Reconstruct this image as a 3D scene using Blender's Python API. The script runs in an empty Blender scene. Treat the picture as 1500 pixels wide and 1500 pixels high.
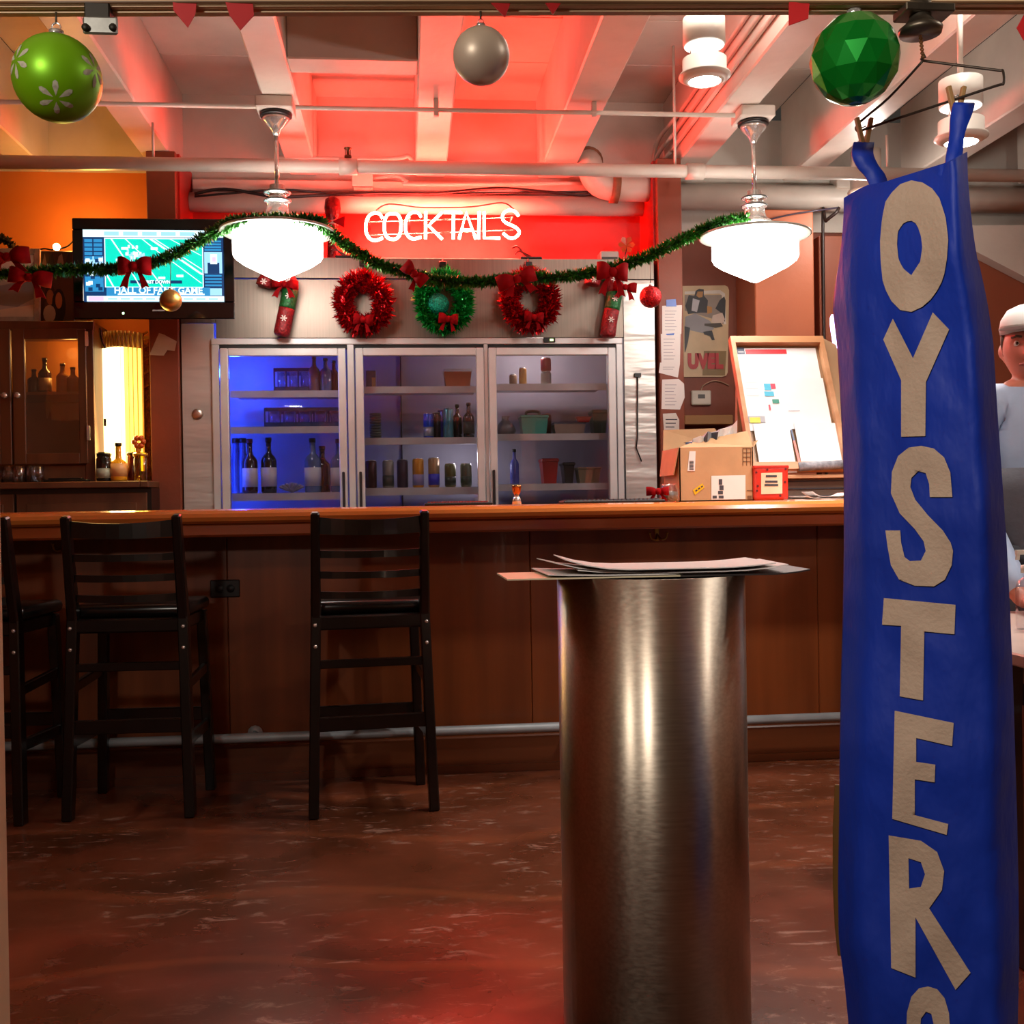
import bpy, bmesh, math, random
from mathutils import Vector, Matrix, Euler, noise as mnoise
from mathutils.geometry import tessellate_polygon

C = bpy.context.scene.collection
PI = math.pi

# ------------------------------------------------------------------ camera
FOC, EYE, YAW, PITCH, ROLL = 1600.0, 1.09, math.radians(5.5), 12 / 1600.0, 0.016
_f0 = Vector((math.sin(YAW), math.cos(YAW), 0)); _r0 = Vector((math.cos(YAW), -math.sin(YAW), 0)); _z = Vector((0, 0, 1))
_f = _f0 * math.cos(PITCH) - _z * math.sin(PITCH); _u = _z * math.cos(PITCH) + _f0 * math.sin(PITCH)
CR = _r0 * math.cos(ROLL) - _u * math.sin(ROLL); CU = _u * math.cos(ROLL) + _r0 * math.sin(ROLL); CF = _f
EYEP = Vector((0, 0, EYE))
cd = bpy.data.cameras.new('camera'); cam = bpy.data.objects.new('camera', cd); C.objects.link(cam)
cd.sensor_width = 36; cd.lens = 36 * FOC / 1500; cd.clip_start = 0.05; cd.clip_end = 60
cam.matrix_world = Matrix(((CR.x, CU.x, -CF.x, 0), (CR.y, CU.y, -CF.y, 0), (CR.z, CU.z, -CF.z, EYE), (0, 0, 0, 1)))
bpy.context.scene.camera = cam

def ray(px, py): return CF + CR * ((px - 750) / FOC) + CU * ((750 - py) / FOC)
def at(px, py, Y):          # world point at depth Y that shows at a photo pixel
    d = ray(px, py); return EYEP + d * (Y / d.y)
def atz(px, py, z):
    d = ray(px, py); return EYEP + d * ((z - EYE) / d.z)

# ------------------------------------------------------------------ world, exposure, lights
sc = bpy.context.scene
w = bpy.data.worlds.new('world'); sc.world = w; w.use_nodes = True
w.node_tree.nodes['Background'].inputs[0].default_value = (1.0, 0.86, 0.72, 1)
w.node_tree.nodes['Background'].inputs[1].default_value = 0.02
vs = sc.view_settings
vs.view_transform = 'Standard'; vs.look = 'None'; vs.exposure = 0.8; vs.gamma = 1.0; vs.use_curve_mapping = False
sc.cycles.max_bounces = 6; sc.cycles.diffuse_bounces = 3; sc.cycles.glossy_bounces = 3
sc.cycles.transmission_bounces = 4; sc.cycles.transparent_max_bounces = 10
sc.cycles.sample_clamp_indirect = 3.0; sc.cycles.sample_clamp_direct = 0
sc.cycles.use_denoising = True; sc.cycles.caustics_reflective = False; sc.cycles.caustics_refractive = False

def light(name, kind, loc, power, col, size=0.1, target=None, spot=None, blend=0.5, size_y=None):
    d = bpy.data.lights.new(name, kind); d.energy = power; d.color = col
    if kind == 'AREA':
        d.size = size
        if size_y: d.shape = 'RECTANGLE'; d.size_y = size_y
    else: d.shadow_soft_size = size
    if kind == 'SPOT': d.spot_size = spot; d.spot_blend = blend
    o = bpy.data.objects.new(name, d); C.objects.link(o); o.location = loc
    if target is not None: o.rotation_euler = (Vector(target) - Vector(loc)).to_track_quat('-Z', 'Y').to_euler()
    return o
WARM = (1.0, 0.74, 0.48); WHITE = (1.0, 0.93, 0.86)
light('passage_lamp', 'POINT', (-1.15, 0.3, 2.12), 36, (1.0, 0.90, 0.79), 0.09)
light('banner_fill_spot', 'SPOT', (-0.2, 0.1, 2.15), 52, (1.0, 0.90, 0.80), 0.06, (1.12, 1.75, 1.0), 1.0, 0.6)  # added spot that brightens the banner, no known fixture behind it
light('room_lamp', 'POINT', (2.35, 1.62, 2.6), 34, WHITE, 0.08)
light('room_downlight', 'SPOT', (2.0, 3.3, 2.85), 90, WHITE, 0.07, (1.75, 3.7, 0), 1.9, 0.9)
light('room_downlight', 'SPOT', (1.05, 4.22, 2.68), 36, WHITE, 0.06, (1.05, 4.2, 0), 2.2, 0.9)
light('shelf_string_glow', 'POINT', (-1.75, 6.02, 2.62), 6, (1.0, 0.43, 0.08), 0.05)
light('cooler_blue_light', 'POINT', (-0.95, 6.26, 1.85), 7, (0.025, 0.08, 1.0), 0.03)
light('cooler_blue_light', 'POINT', (-0.95, 6.3, 1.3), 7, (0.025, 0.08, 1.0), 0.03)
light('cooler_fill', 'POINT', (0.35, 6.2, 1.34), 1.5, (0.85, 0.8, 0.9), 0.05)  # fill light added to lift the dim lower shelves
light('cooler_fill', 'POINT', (0.75, 6.2, 2.0), 3.8, (0.95, 0.8, 0.75), 0.05)

# ------------------------------------------------------------------ materials
def s2l(c):
    c = c / 255.0
    return c / 12.92 if c <= 0.04045 else ((c + 0.055) / 1.055) ** 2.4
def hx(h):
    h = h.lstrip('#'); return tuple(s2l(int(h[i:i + 2], 16)) for i in (0, 2, 4)) + (1,)
MC = {}
def mat(name, col, rough=0.5, metal=0.0, var=0.12, scale=8.0, bump=0.0, bscale=60.0, stretch=(1, 1, 1), col2=None, spec=0.5, rvar=0.0, coat=0.0, detail=4.0, bdist=0.01):
    """procedural principled material: colour varied by noise, optional noise relief"""
    if name in MC: return MC[name]
    m = bpy.data.materials.new(name); m.use_nodes = True; MC[name] = m
    nt = m.node_tree; b = nt.nodes['Principled BSDF']; L = nt.links.new
    b.inputs['Roughness'].default_value = rough; b.inputs['Metallic'].default_value = metal
    b.inputs['Specular IOR Level'].default_value = spec; b.inputs['Coat Weight'].default_value = coat
    c1 = hx(col) if isinstance(col, str) else col
    tc = nt.nodes.new('ShaderNodeTexCoord'); mp = nt.nodes.new('ShaderNodeMapping'); mp.inputs['Scale'].default_value = stretch
    L(tc.outputs['Object'], mp.inputs['Vector'])
    n = nt.nodes.new('ShaderNodeTexNoise'); n.inputs['Scale'].default_value = scale; n.inputs['Detail'].default_value = detail
    L(mp.outputs['Vector'], n.inputs['Vector'])
    r = nt.nodes.new('ShaderNodeValToRGB'); r.color_ramp.elements[0].position = 0.32; r.color_ramp.elements[1].position = 0.68
    if col2: ca, cb = c1, hx(col2)
    else:
        ca = tuple(x * (1 - var) for x in c1[:3]) + (1,); cb = tuple(min(1, x * (1 + var)) for x in c1[:3]) + (1,)
    r.color_ramp.elements[0].color = ca; r.color_ramp.elements[1].color = cb
    L(n.outputs['Fac'], r.inputs['Fac']); L(r.outputs['Color'], b.inputs['Base Color'])
    if rvar:
        mr = nt.nodes.new('ShaderNodeMapRange'); mr.inputs['To Min'].default_value = max(0.03, rough - rvar); mr.inputs['To Max'].default_value = rough + rvar
        L(n.outputs['Fac'], mr.inputs['Value']); L(mr.outputs['Result'], b.inputs['Roughness'])
    if bump:
        n2 = nt.nodes.new('ShaderNodeTexNoise'); n2.inputs['Scale'].default_value = bscale; n2.inputs['Detail'].default_value = 3
        L(mp.outputs['Vector'], n2.inputs['Vector'])
        bp = nt.nodes.new('ShaderNodeBump'); bp.inputs['Strength'].default_value = bump; bp.inputs['Distance'].default_value = bdist
        L(n2.outputs['Fac'], bp.inputs['Height']); L(bp.outputs['Normal'], b.inputs['Normal'])
    return m
def emit(name, col, strength, base='#ffffff'):
    if name in MC: return MC[name]
    m = mat(name, base, 0.3, var=0.0); b = m.node_tree.nodes['Principled BSDF']
    b.inputs['Emission Color'].default_value = hx(col) if isinstance(col, str) else tuple(col) + (1,)
    b.inputs['Emission Strength'].default_value = strength
    return m
def glass(name, tint=(1, 1, 1), refl=0.10, rough=0.02, edge=0.45):
    if name in MC: return MC[name]
    m = bpy.data.materials.new(name); m.use_nodes = True; MC[name] = m
    nt = m.node_tree; nt.nodes.remove(nt.nodes['Principled BSDF']); out = nt.nodes['Material Output']; L = nt.links.new
    t = nt.nodes.new('ShaderNodeBsdfTransparent'); t.inputs[0].default_value = tuple(tint) + (1,)
    g = nt.nodes.new('ShaderNodeBsdfGlossy'); g.inputs['Roughness'].default_value = rough; g.inputs['Color'].default_value = (0.9, 0.9, 0.9, 1)
    lw = nt.nodes.new('ShaderNodeLayerWeight'); lw.inputs['Blend'].default_value = 0.35
    mr = nt.nodes.new('ShaderNodeMapRange'); mr.inputs['To Min'].default_value = refl; mr.inputs['To Max'].default_value = edge
    n = nt.nodes.new('ShaderNodeTexNoise'); n.inputs['Scale'].default_value = 3.0
    bp = nt.nodes.new('ShaderNodeBump'); bp.inputs['Strength'].default_value = 0.05; bp.inputs['Distance'].default_value = 0.01
    L(n.outputs['Fac'], bp.inputs['Height']); L(bp.outputs['Normal'], g.inputs['Normal'])
    mx = nt.nodes.new('ShaderNodeMixShader')
    L(lw.outputs['Facing'], mr.inputs['Value']); L(mr.outputs['Result'], mx.inputs[0]); L(t.outputs[0], mx.inputs[1]); L(g.outputs[0], mx.inputs[2]); L(mx.outputs[0], out.inputs[0])
    return m
def wood(name, c1, c2, rough=0.4, axis='x', scale=5.0, coat=0.0, bump=0.12):
    st = {'x': (0.12, 2.2, 2.2), 'y': (2.2, 0.12, 2.2), 'z': (2.2, 2.2, 0.12)}[axis]
    return mat(name, c1, rough, col2=c2, scale=scale, stretch=st, bump=bump, bscale=26, coat=coat, rvar=0.06, detail=8, bdist=0.003)
def aniso(m, a=0.85):
    b = m.node_tree.nodes['Principled BSDF']; tn = m.node_tree.nodes.new('ShaderNodeTangent'); tn.direction_type = 'RADIAL'; tn.axis = 'Z'
    b.inputs['Anisotropic'].default_value = a; b.inputs['Anisotropic Rotation'].default_value = 0.25; m.node_tree.links.new(tn.outputs[0], b.inputs['Tangent']); return m
def steel(name, col='#b9b2a8', rough=0.28, axis='x', scale=40):
    st = {'x': (0.05, 3, 3), 'y': (3, 0.05, 3), 'z': (3, 3, 0.05)}[axis]
    return mat(name, col, rough, 1.0, var=0.10, scale=scale, stretch=st, rvar=0.07, bump=0.03, bscale=80, bdist=0.002)

# ------------------------------------------------------------------ mesh helpers
ORG = {}
def _root_of(o):
    while o.parent: o = o.parent
    return o
class MB:
    """collects primitives (world coordinates) and links them as ONE mesh object"""
    def __init__(s): s.v = []; s.f = []; s.m = []; s.sm = []; s.cur = 0
    def add(s, vs_, fs, smooth=False):
        b = len(s.v); s.v += [Vector(v) for v in vs_]
        for f in fs: s.f.append([b + i for i in f]); s.m.append(s.cur); s.sm.append(smooth)
        return s
    def mi(s, i): s.cur = i; return s
    def bm(s, bm, M=None, smooth=False):
        bm.verts.index_update()
        s.add([(M @ v.co if M else v.co.copy()) for v in bm.verts], [[v.index for v in f.verts] for f in bm.faces], smooth); bm.free(); return s
    def box(s, lo, hi, bv=0.0, M=None, seg=1):
        lo, hi = Vector(lo), Vector(hi)
        for i in range(3):
            if lo[i] > hi[i]: lo[i], hi[i] = hi[i], lo[i]
        b = bmesh.new(); bmesh.ops.create_cube(b, size=1.0)
        for v in b.verts: v.co = Vector(((lo[i] + hi[i]) / 2 + v.co[i] * (hi[i] - lo[i]) for i in range(3)))
        if bv: bmesh.ops.bevel(b, geom=b.edges[:], offset=min(bv, 0.45 * min(hi - lo)), segments=seg, affect='EDGES', profile=0.5)
        return s.bm(b, M)
    def bar(s, p0, p1, wx, wy, up=(0, 0, 1), bv=0.0, w1=None):
        """rectangular bar from p0 to p1"""
        p0, p1 = Vector(p0), Vector(p1); d = (p1 - p0); L = d.length; d.normalize()
        u = Vector(up); x = d.cross(u)
        if x.length < 1e-4: x = d.cross(Vector((1, 0, 0)))
        x.normalize(); y = x.cross(d)
        M = Matrix(((x.x, y.x, d.x, p0.x), (x.y, y.y, d.y, p0.y), (x.z, y.z, d.z, p0.z), (0, 0, 0, 1)))
        b = bmesh.new(); bmesh.ops.create_cube(b, size=1.0)
        for v in b.verts:
            k = 1.0 if v.co.z < 0 or not w1 else w1
            v.co = Vector((v.co.x * wx * k, v.co.y * wy * k, (v.co.z + 0.5) * L))
        if bv: bmesh.ops.bevel(b, geom=b.edges[:], offset=bv, segments=1, affect='EDGES')
        return s.bm(b, M)
    def tube(s, pts, r, seg=8, caps=True, closed=False):
        pts = [Vector(p) for p in pts]; n = len(pts); vs_, fs = [], []
        rr = r if isinstance(r, (list, tuple)) else [r] * n; px = None
        for i, p in enumerate(pts):
            if closed: d = pts[(i + 1) % n] - pts[i - 1]
            else: d = pts[min(i + 1, n - 1)] - pts[max(i - 1, 0)]
            d = d.normalized() if d.length > 1e-9 else Vector((0, 0, 1))
            if px is None: px = d.cross(Vector((0.3, 0.2, 1))); px = px.normalized() if px.length > 1e-3 else d.orthogonal().normalized()
            px = px - d * px.dot(d); px = px.normalized() if px.length > 1e-6 else d.orthogonal().normalized(); y = d.cross(px)
            for k in range(seg): a = 2 * PI * k / seg; vs_.append(p + (px * math.cos(a) + y * math.sin(a)) * rr[i])
        for i in range(n if closed else n - 1):
            for k in range(seg): fs.append([i * seg + k, i * seg + (k + 1) % seg, ((i + 1) % n) * seg + (k + 1) % seg, ((i + 1) % n) * seg + k])
        if caps and not closed: fs.append(list(range(seg))[::-1]); fs.append([(n - 1) * seg + k for k in range(seg)])
        return s.add(vs_, fs, True)
    def lathe(s, prof, c, seg=20, ax=(0, 0, 1), smooth=True):
        """profile [(r, h)...] turned about ax through c"""
        c = Vector(c); q = Vector((0, 0, 1)).rotation_difference(Vector(ax)); vs_, fs = [], []
        for r, h in prof:
            for k in range(seg): a = 2 * PI * k / seg; vs_.append(c + q @ Vector((r * math.cos(a), r * math.sin(a), h)))
        for i in range(len(prof) - 1):
            for k in range(seg): fs.append([i * seg + k, i * seg + (k + 1) % seg, (i + 1) * seg + (k + 1) % seg, (i + 1) * seg + k])
        if prof[0][0] > 1e-5: fs.append(list(range(seg))[::-1])
        if prof[-1][0] > 1e-5: fs.append([(len(prof) - 1) * seg + k for k in range(seg)])
        return s.add(vs_, fs, smooth)
    def ball(s, c, r, seg=24, sz=1.0):
        n = max(6, seg // 2); return s.lathe([(r * math.sin(PI * i / n) + (1e-6 if i in (0, n) else 0), -r * sz * math.cos(PI * i / n)) for i in range(n + 1)], c, seg)
    def prism(s, pts, off):
        """closed polygon extruded by vector off"""
        pts = [Vector(p) for p in pts]; off = Vector(off); n = len(pts)
        tri = tessellate_polygon([pts]); vs_ = pts + [p + off for p in pts]
        fs = [list(t) for t in tri] + [[n + i for i in t][::-1] for t in tri] + [[i, (i + 1) % n, n + (i + 1) % n, n + i] for i in range(n)]
        return s.add(vs_, fs)
    def quad(s, *p): return s.add(p, [list(range(len(p)))])
    def build(s, name, mats, parent=None, sub=0, fix=True):
        me = bpy.data.meshes.new(name); o = bpy.data.objects.new(name, me); C.objects.link(o)
        org = Vector((0, 0, 0))
        if parent is not None: org = ORG.get(_root_of(parent).name, org)
        me.from_pydata([v - org for v in s.v], [], s.f)
        for m in (mats if isinstance(mats, (list, tuple)) else [mats]): me.materials.append(m)
        for p, mi, sm in zip(me.polygons, s.m, s.sm): p.material_index = mi; p.use_smooth = sm
        if fix:
            b = bmesh.new(); b.from_mesh(me); bmesh.ops.recalc_face_normals(b, faces=b.faces[:]); b.to_mesh(me); b.free()
        me.update()
        if parent is not None: o.parent = parent
        if sub:
            md = o.modifiers.new('smooth', 'SUBSURF'); md.levels = sub; md.render_levels = sub
        return o

def tag(o, label, cat, group=None, kind=None):
    o['label'] = label; o['category'] = cat
    if group: o['group'] = group
    if kind: o['kind'] = kind
    return o
def thing(name, label, cat, loc=(0, 0, 0), group=None):
    """an Empty at the thing's base that parents its parts; geometry is given in world coordinates"""
    o = bpy.data.objects.new(name, None); C.objects.link(o); o.empty_display_size = 0.05
    o.location = loc; ORG[o.name] = Vector(loc); return tag(o, label, cat, group)
def single(mb, name, m, label, cat, group=None):
    """a thing that is one mesh, its origin at its base"""
    lo = Vector((min(v[i] for v in mb.v) for i in range(3))); hi = Vector((max(v[i] for v in mb.v) for i in range(3)))
    c = Vector(((lo.x + hi.x) / 2, (lo.y + hi.y) / 2, lo.z)); mb.v = [v - c for v in mb.v]
    o = mb.build(name, m); o.location = c; return tag(o, label, cat, group)
def struct(o): o['kind'] = 'structure'; return o
def setting(name):
    o = bpy.data.objects.new(name, None); C.objects.link(o); ORG[o.name] = Vector((0, 0, 0)); return struct(o)
def dup(root, loc, rz=0.0, label=None):
    r = root.copy(); C.objects.link(r); r.location = loc; r.rotation_euler = (0, 0, rz); ORG[r.name] = Vector(loc)
    if label: r['label'] = label
    for ch in list(root.children):
        c = ch.copy(); C.objects.link(c); c.parent = r
        for g in ch.children:
            d = g.copy(); C.objects.link(d); d.parent = c
    return r
def smooth_path(pts, n=6):
    """Catmull-Rom through points"""
    pts = [Vector(p) for p in pts]; out = []
    for i in range(len(pts) - 1):
        p0, p1, p2, p3 = pts[max(i - 1, 0)], pts[i], pts[i + 1], pts[min(i + 2, len(pts) - 1)]
        for k in range(n):
            t = k / n; out.append(0.5 * ((2 * p1) + (p2 - p0) * t + (2 * p0 - 5 * p1 + 4 * p2 - p3) * t * t + (3 * p1 - p0 - 3 * p2 + p3) * t ** 3))
    return out + [pts[-1]]
def text_mesh(txt, size, bold=0.0, ext=0.0):
    """outline of built-in lettering as a bmesh, centred at its origin, in the xy plane"""
    cu = bpy.data.curves.new('lettering', 'FONT'); cu.body = txt; cu.size = size; cu.align_x = 'CENTER'; cu.align_y = 'CENTER'; cu.offset = bold; cu.extrude = ext; cu.resolution_u = 3
    o = bpy.data.objects.new('lettering', cu); C.objects.link(o)
    me = bpy.data.meshes.new_from_object(o); b = bmesh.new(); b.from_mesh(me)
    bpy.data.objects.remove(o); bpy.data.curves.remove(cu); bpy.data.meshes.remove(me)
    return b
FRONT = Matrix(((1, 0, 0, 0), (0, 0, -1, 0), (0, 1, 0, 0), (0, 0, 0, 1)))   # xy plane stood up, facing the camera
def letters(mb, txt, size, c, sx=1.0, bold=0.0, M=None):
    b = text_mesh(txt, size, bold); T = (M if M else Matrix.Translation(Vector(c)) @ FRONT) @ Matrix.Diagonal((sx, 1, 1, 1))
    return mb.bm(b, T)

# shared materials
WHITEP = mat('white_paint', '#cfc4b8', 0.38, var=0.10, scale=3, bump=0.25, bscale=14)
REDW = mat('red_brown_paint', '#7a3a22', 0.55, var=0.10, scale=4, bump=0.15, bscale=30)
STEEL = steel('brushed_steel_horizontal', '#cdc5bb', 0.34, 'x')
STEELV = steel('brushed_steel_vertical', '#8a8076', 0.45, 'z')
ALU = mat('aluminium', '#cfd0d0', 0.36, 0.4, var=0.06)
CHROME = mat('chrome', '#e0ddd8', 0.18, 0.75, var=0.03)
STEELW = mat('wavy_steel', '#c6c2bc', 0.27, 0.4, var=0.05, scale=6, stretch=(0.5, 1, 2.5), bump=0.35, bscale=3.2, bdist=0.03)
BLACK = mat('black_plastic', '#0b0b0c', 0.35, var=0.1)
BLACKW = mat('black_stained_wood', '#0b0706', 0.28, var=0.35, scale=6, stretch=(3, 3, 0.4), coat=0.25)
PAPER = mat('white_paper', '#d9d4d0', 0.7, var=0.03)
CARD = mat('cardboard', '#b18a62', 0.75, var=0.06, scale=12, bump=0.05)
REDF = mat('red_velvet', '#7c0208', 0.8, var=0.15, scale=20, spec=0.1)
REDM = mat('red_tinsel', '#c4101c', 0.22, 0.75, var=0.3, scale=60)
GRNM = mat('green_tinsel', '#18a844', 0.25, 0.55, var=0.4, scale=60)
GARM = mat('garland_green', '#2c7420', 0.35, 0.35, var=0.5, scale=40)
BRASS = mat('brass', '#9a7b3c', 0.3, 1.0)
INK = mat('dark_print', '#3a3840', 0.7, var=0.1)
CREAM = mat('cream_paint', '#dcc09a', 0.55, var=0.08, scale=5)

# ================================================================== the setting
FLOORM = mat('stained_concrete', '#42200f', 0.28, col2='#6b3824', scale=2.2, bump=0.08, bscale=9, rvar=0.08, detail=10, coat=0.0, spec=0.28)
def floor_material(m):
    nt = m.node_tree; L = nt.links.new; b = nt.nodes['Principled BSDF']; base = b.inputs['Base Color'].links[0].from_socket
    tc = nt.nodes.new('ShaderNodeTexCoord'); mp = nt.nodes.new('ShaderNodeMapping'); mp.inputs['Scale'].default_value = (1.0, 2.6, 1); mp.inputs['Rotation'].default_value = (0, 0, 0.35)
    L(tc.outputs['Object'], mp.inputs['Vector'])
    n = nt.nodes.new('ShaderNodeTexNoise'); n.inputs['Scale'].default_value = 9.5; n.inputs['Detail'].default_value = 12; n.inputs['Roughness'].default_value = 0.72; n.inputs['Distortion'].default_value = 0.8
    L(mp.outputs['Vector'], n.inputs['Vector'])
    r = nt.nodes.new('ShaderNodeValToRGB'); r.color_ramp.elements[0].position = 0.555; r.color_ramp.elements[1].position = 0.70
    L(n.outputs['Fac'], r.inputs['Fac'])
    mx = nt.nodes.new('ShaderNodeMix'); mx.data_type = 'RGBA'; mx.inputs['B'].default_value = hx('#a88878')
    ml = nt.nodes.new('ShaderNodeMath'); ml.operation = 'MULTIPLY'; ml.inputs[1].default_value = 0.9
    nm = nt.nodes.new('ShaderNodeTexNoise'); nm.inputs['Scale'].default_value = 1.7; nm.inputs['Detail'].default_value = 3; L(tc.outputs['Object'], nm.inputs['Vector'])
    rm = nt.nodes.new('ShaderNodeValToRGB'); rm.color_ramp.elements[0].position = 0.38; rm.color_ramp.elements[1].position = 0.58; L(nm.outputs['Fac'], rm.inputs['Fac'])
    mm = nt.nodes.new('ShaderNodeMath'); mm.operation = 'MULTIPLY'; L(r.outputs['Color'], mm.inputs[0]); L(rm.outputs['Color'], mm.inputs[1])
    L(mm.outputs[0], ml.inputs[0]); L(ml.outputs[0], mx.inputs['Factor']); L(base, mx.inputs['A'])
    # arcs of worn sealer
    wv = nt.nodes.new('ShaderNodeTexWave'); wv.wave_type = 'RINGS'; wv.inputs['Scale'].default_value = 0.55; wv.inputs['Distortion'].default_value = 9; wv.inputs['Detail'].default_value = 2; wv.inputs['Detail Scale'].default_value = 0.8
    L(tc.outputs['Object'], wv.inputs['Vector'])
    r2 = nt.nodes.new('ShaderNodeValToRGB'); r2.color_ramp.elements[0].position = 0.95; r2.color_ramp.elements[1].position = 1.0
    L(wv.outputs['Fac'], r2.inputs['Fac'])
    ml2 = nt.nodes.new('ShaderNodeMath'); ml2.operation = 'MULTIPLY'; ml2.inputs[1].default_value = 0.16; L(r2.outputs['Color'], ml2.inputs[0])
    mx2 = nt.nodes.new('ShaderNodeMix'); mx2.data_type = 'RGBA'; mx2.inputs['B'].default_value = hx('#a55a34')
    L(ml2.outputs[0], mx2.inputs['Factor']); L(mx.outputs['Result'], mx2.inputs['A']); L(mx2.outputs['Result'], b.inputs['Base Color'])
floor_material(FLOORM)
struct(MB().box((-3.5, -3.6, -0.1), (4.6, 7.0, 0)).build('floor', FLOORM))

ZS, ZB = 3.44, 2.99      # slab and beam soffit
YB = 6.35                # back wall
ceil = setting('ceiling')
BEAMX = [(-2.85, -2.69), (-2.12, -1.96), (-1.385, -1.225), (-0.635, -0.475), (0.08, 0.255), (0.79, 0.985), (1.545, 1.72), (2.26, 2.43), (3.0, 3.17), (3.74, 3.9)]
slab0 = None
CELLY = [-3.5, -1.5, 0.5, 2.3, 3.3, 4.2, 4.72, 5.26, 5.8, YB + 0.2]
for a, b in zip([(-3.4, -3.3)] + BEAMX, BEAMX + [(4.5, 4.6)]):
    for y0, y1 in zip(CELLY, CELLY[1:]):
        MB().box((a[1] - 0.006, y0 + 0.003, ZS), (b[0] + 0.006, y1 - 0.003, ZS + 0.05), 0.003).build('panel', WHITEP, ceil)
    MB().box((a[1] - 0.01, -3.5, ZS + 0.006), (b[0] + 0.01, YB + 0.2, ZS + 0.06)).build('joint_backing', mat('joint_dark', '#4c4038', 0.8), ceil)
for x0, x1 in BEAMX:
    MB().box((x0, -3.5, ZB), (x1, YB, ZS), 0.008).build('beam', WHITEP, ceil)
MB().box((-0.475, 4.7, ZB), (0.08, 4.86, ZS), 0.006).build('cross_beam', WHITEP, ceil)

PANELX = (-1.195, 1.425)       # opening for the cooler
wb = setting('wall_back')
ORANGE = mat('orange_paint', '#c4702c', 0.5, var=0.08, scale=2)
REDP = mat('red_paint', '#a8180c', 0.42, var=0.07, scale=2, bump=0.1, bscale=20)
MB().box((-3.4, YB, 0), (-1.36, YB + 0.15, ZB)).build('panel', ORANGE, wb)
MB().box((-3.4, YB, ZB), (-1.36, YB + 0.15, ZS)).build('panel', WHITEP, wb)
MB().box((-1.36, YB, 2.46), (1.56, YB + 0.15, 2.80)).build('panel', REDP, wb)
MB().box((-1.36, YB, 2.80), (1.56, YB + 0.15, ZS)).build('panel', WHITEP, wb)
YR = 6.62
MB().box((1.56, YR, 0), (4.6, YR + 0.12, 2.75)).build('panel', REDW, wb)
MB().box((1.56, YR - 0.02, 2.75), (4.6, YR + 0.12, ZS)).build('panel', WHITEP, wb)
pl0, pl1 = at(218, 480, 5.95).x, at(261, 480, 5.95).x
pr0, pr1 = at(965.5, 480, 5.95).x, at(1001, 480, 5.95).x
MB().box((pl0, 5.95, 0), (pl1, YB, ZB), 0.004).build('post', REDW, wb)
MB().box((pr0, 5.95, 0), (pr1, YB + 0.27, ZB), 0.004).build('post', REDW, wb)
MB().box((pl1 - 0.001, 6.0, 2.46), (pl1 + 0.012, YB, ZB)).build('jamb_lining', REDP, wb)
MB().box((pr0 - 0.012, 6.0, 2.46), (pr0 + 0.001, YB, ZB)).build('jamb_lining', REDP, wb)
# terracotta chase beside the recess, and a stud
cx0, cx1 = at(1106, 430, 6.25).x, at(1193, 430, 6.25).x
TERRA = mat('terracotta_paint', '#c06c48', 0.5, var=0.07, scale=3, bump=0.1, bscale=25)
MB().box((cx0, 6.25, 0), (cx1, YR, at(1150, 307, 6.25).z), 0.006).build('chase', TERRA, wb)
MB().box((cx1 + 0.09, 6.4, 0), (4.3, YR, 2.68), 0.004).build('chase', mat('terracotta_dark_paint', '#8e4a30', 0.55, var=0.07, scale=3), wb)  # darker terracotta than the chase next to it
# sloping white soffit over the far right
p = [at(1425, 366, 6.3), at(1560, 436, 6.3), at(1560, 330, 6.3), at(1425, 330, 6.3)]
MB().prism(p, (0, 0.09, 0)).build('soffit', WHITEP, wb)
struct(MB().box((-3.5, -3.6, 0), (-3.4, 6.5, ZS)).build('wall_left', mat('warm_wall_paint', '#8a5030', 0.6, var=0.08, scale=2)))
struct(MB().box((4.6, -3.6, 0), (4.7, 6.8, ZS)).build('wall_right', mat('pale_wall_paint', '#a87a58', 0.6, var=0.08, scale=2)))
struct(MB().box((-3.5, -3.7, 0), (4.7, -3.6, ZS)).build('wall_rear', mat('rear_wall_paint', '#9a8468', 0.6, var=0.2, scale=1.2)))

# the opening the view looks through
dr = setting('door_1')
hz = at(0, 19, 1.78).z; H0 = at(0, 19, 1.78); H1 = atz(1500, 15.5, hz); hd = (H1 - H0).normalized()
def head(px):           # point on the underside front edge of the header at a photo column
    t = (px - 0) / 1500; a, b = 0.0, 1.0
    for _ in range(30):
        m_ = (a + b) / 2; q = H0 + (H1 - H0) * m_; d = q - EYEP
        if 750 + FOC * d.dot(CR) / d.dot(CF) < px: a = m_
        else: b = m_
    return H0 + (H1 - H0) * a
hn = Vector((-hd.y, hd.x, 0))
A, B = H0 - hd * 2.4, H1 + hd * 1.2
MB().prism([A, B, B + Vector((0, 0, 0.14)), A + Vector((0, 0, 0.14))], hn * 0.014).build('header', CREAM, dr)
MB().prism([A + hn * -0.012 + Vector((0, 0, 0.004)), B + hn * -0.012 + Vector((0, 0, 0.004)), B + hn * -0.012 + Vector((0, 0, 0.14)), A + hn * -0.012 + Vector((0, 0, 0.14))], hn * 0.011).build('header_lip', CREAM, dr)
jl = at(16, 1500, 1.79).x
MB().prism([A + hn * 0.03 + Vector((0, 0, 0.14)), B + hn * 0.03 + Vector((0, 0, 0.14)), B + hn * 0.03 + Vector((0, 0, ZB - hz)), A + hn * 0.03 + Vector((0, 0, ZB - hz))], hn * 0.04).build('light_block_panel', CREAM, dr)  # unseen panel added above the header to keep passage light off the ceiling
MB().box((jl - 0.14, 1.73, 0), (jl, 1.79, hz), 0.003).build('jamb', CREAM, dr)
jr = at(1503, 120, 1.79).x
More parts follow.
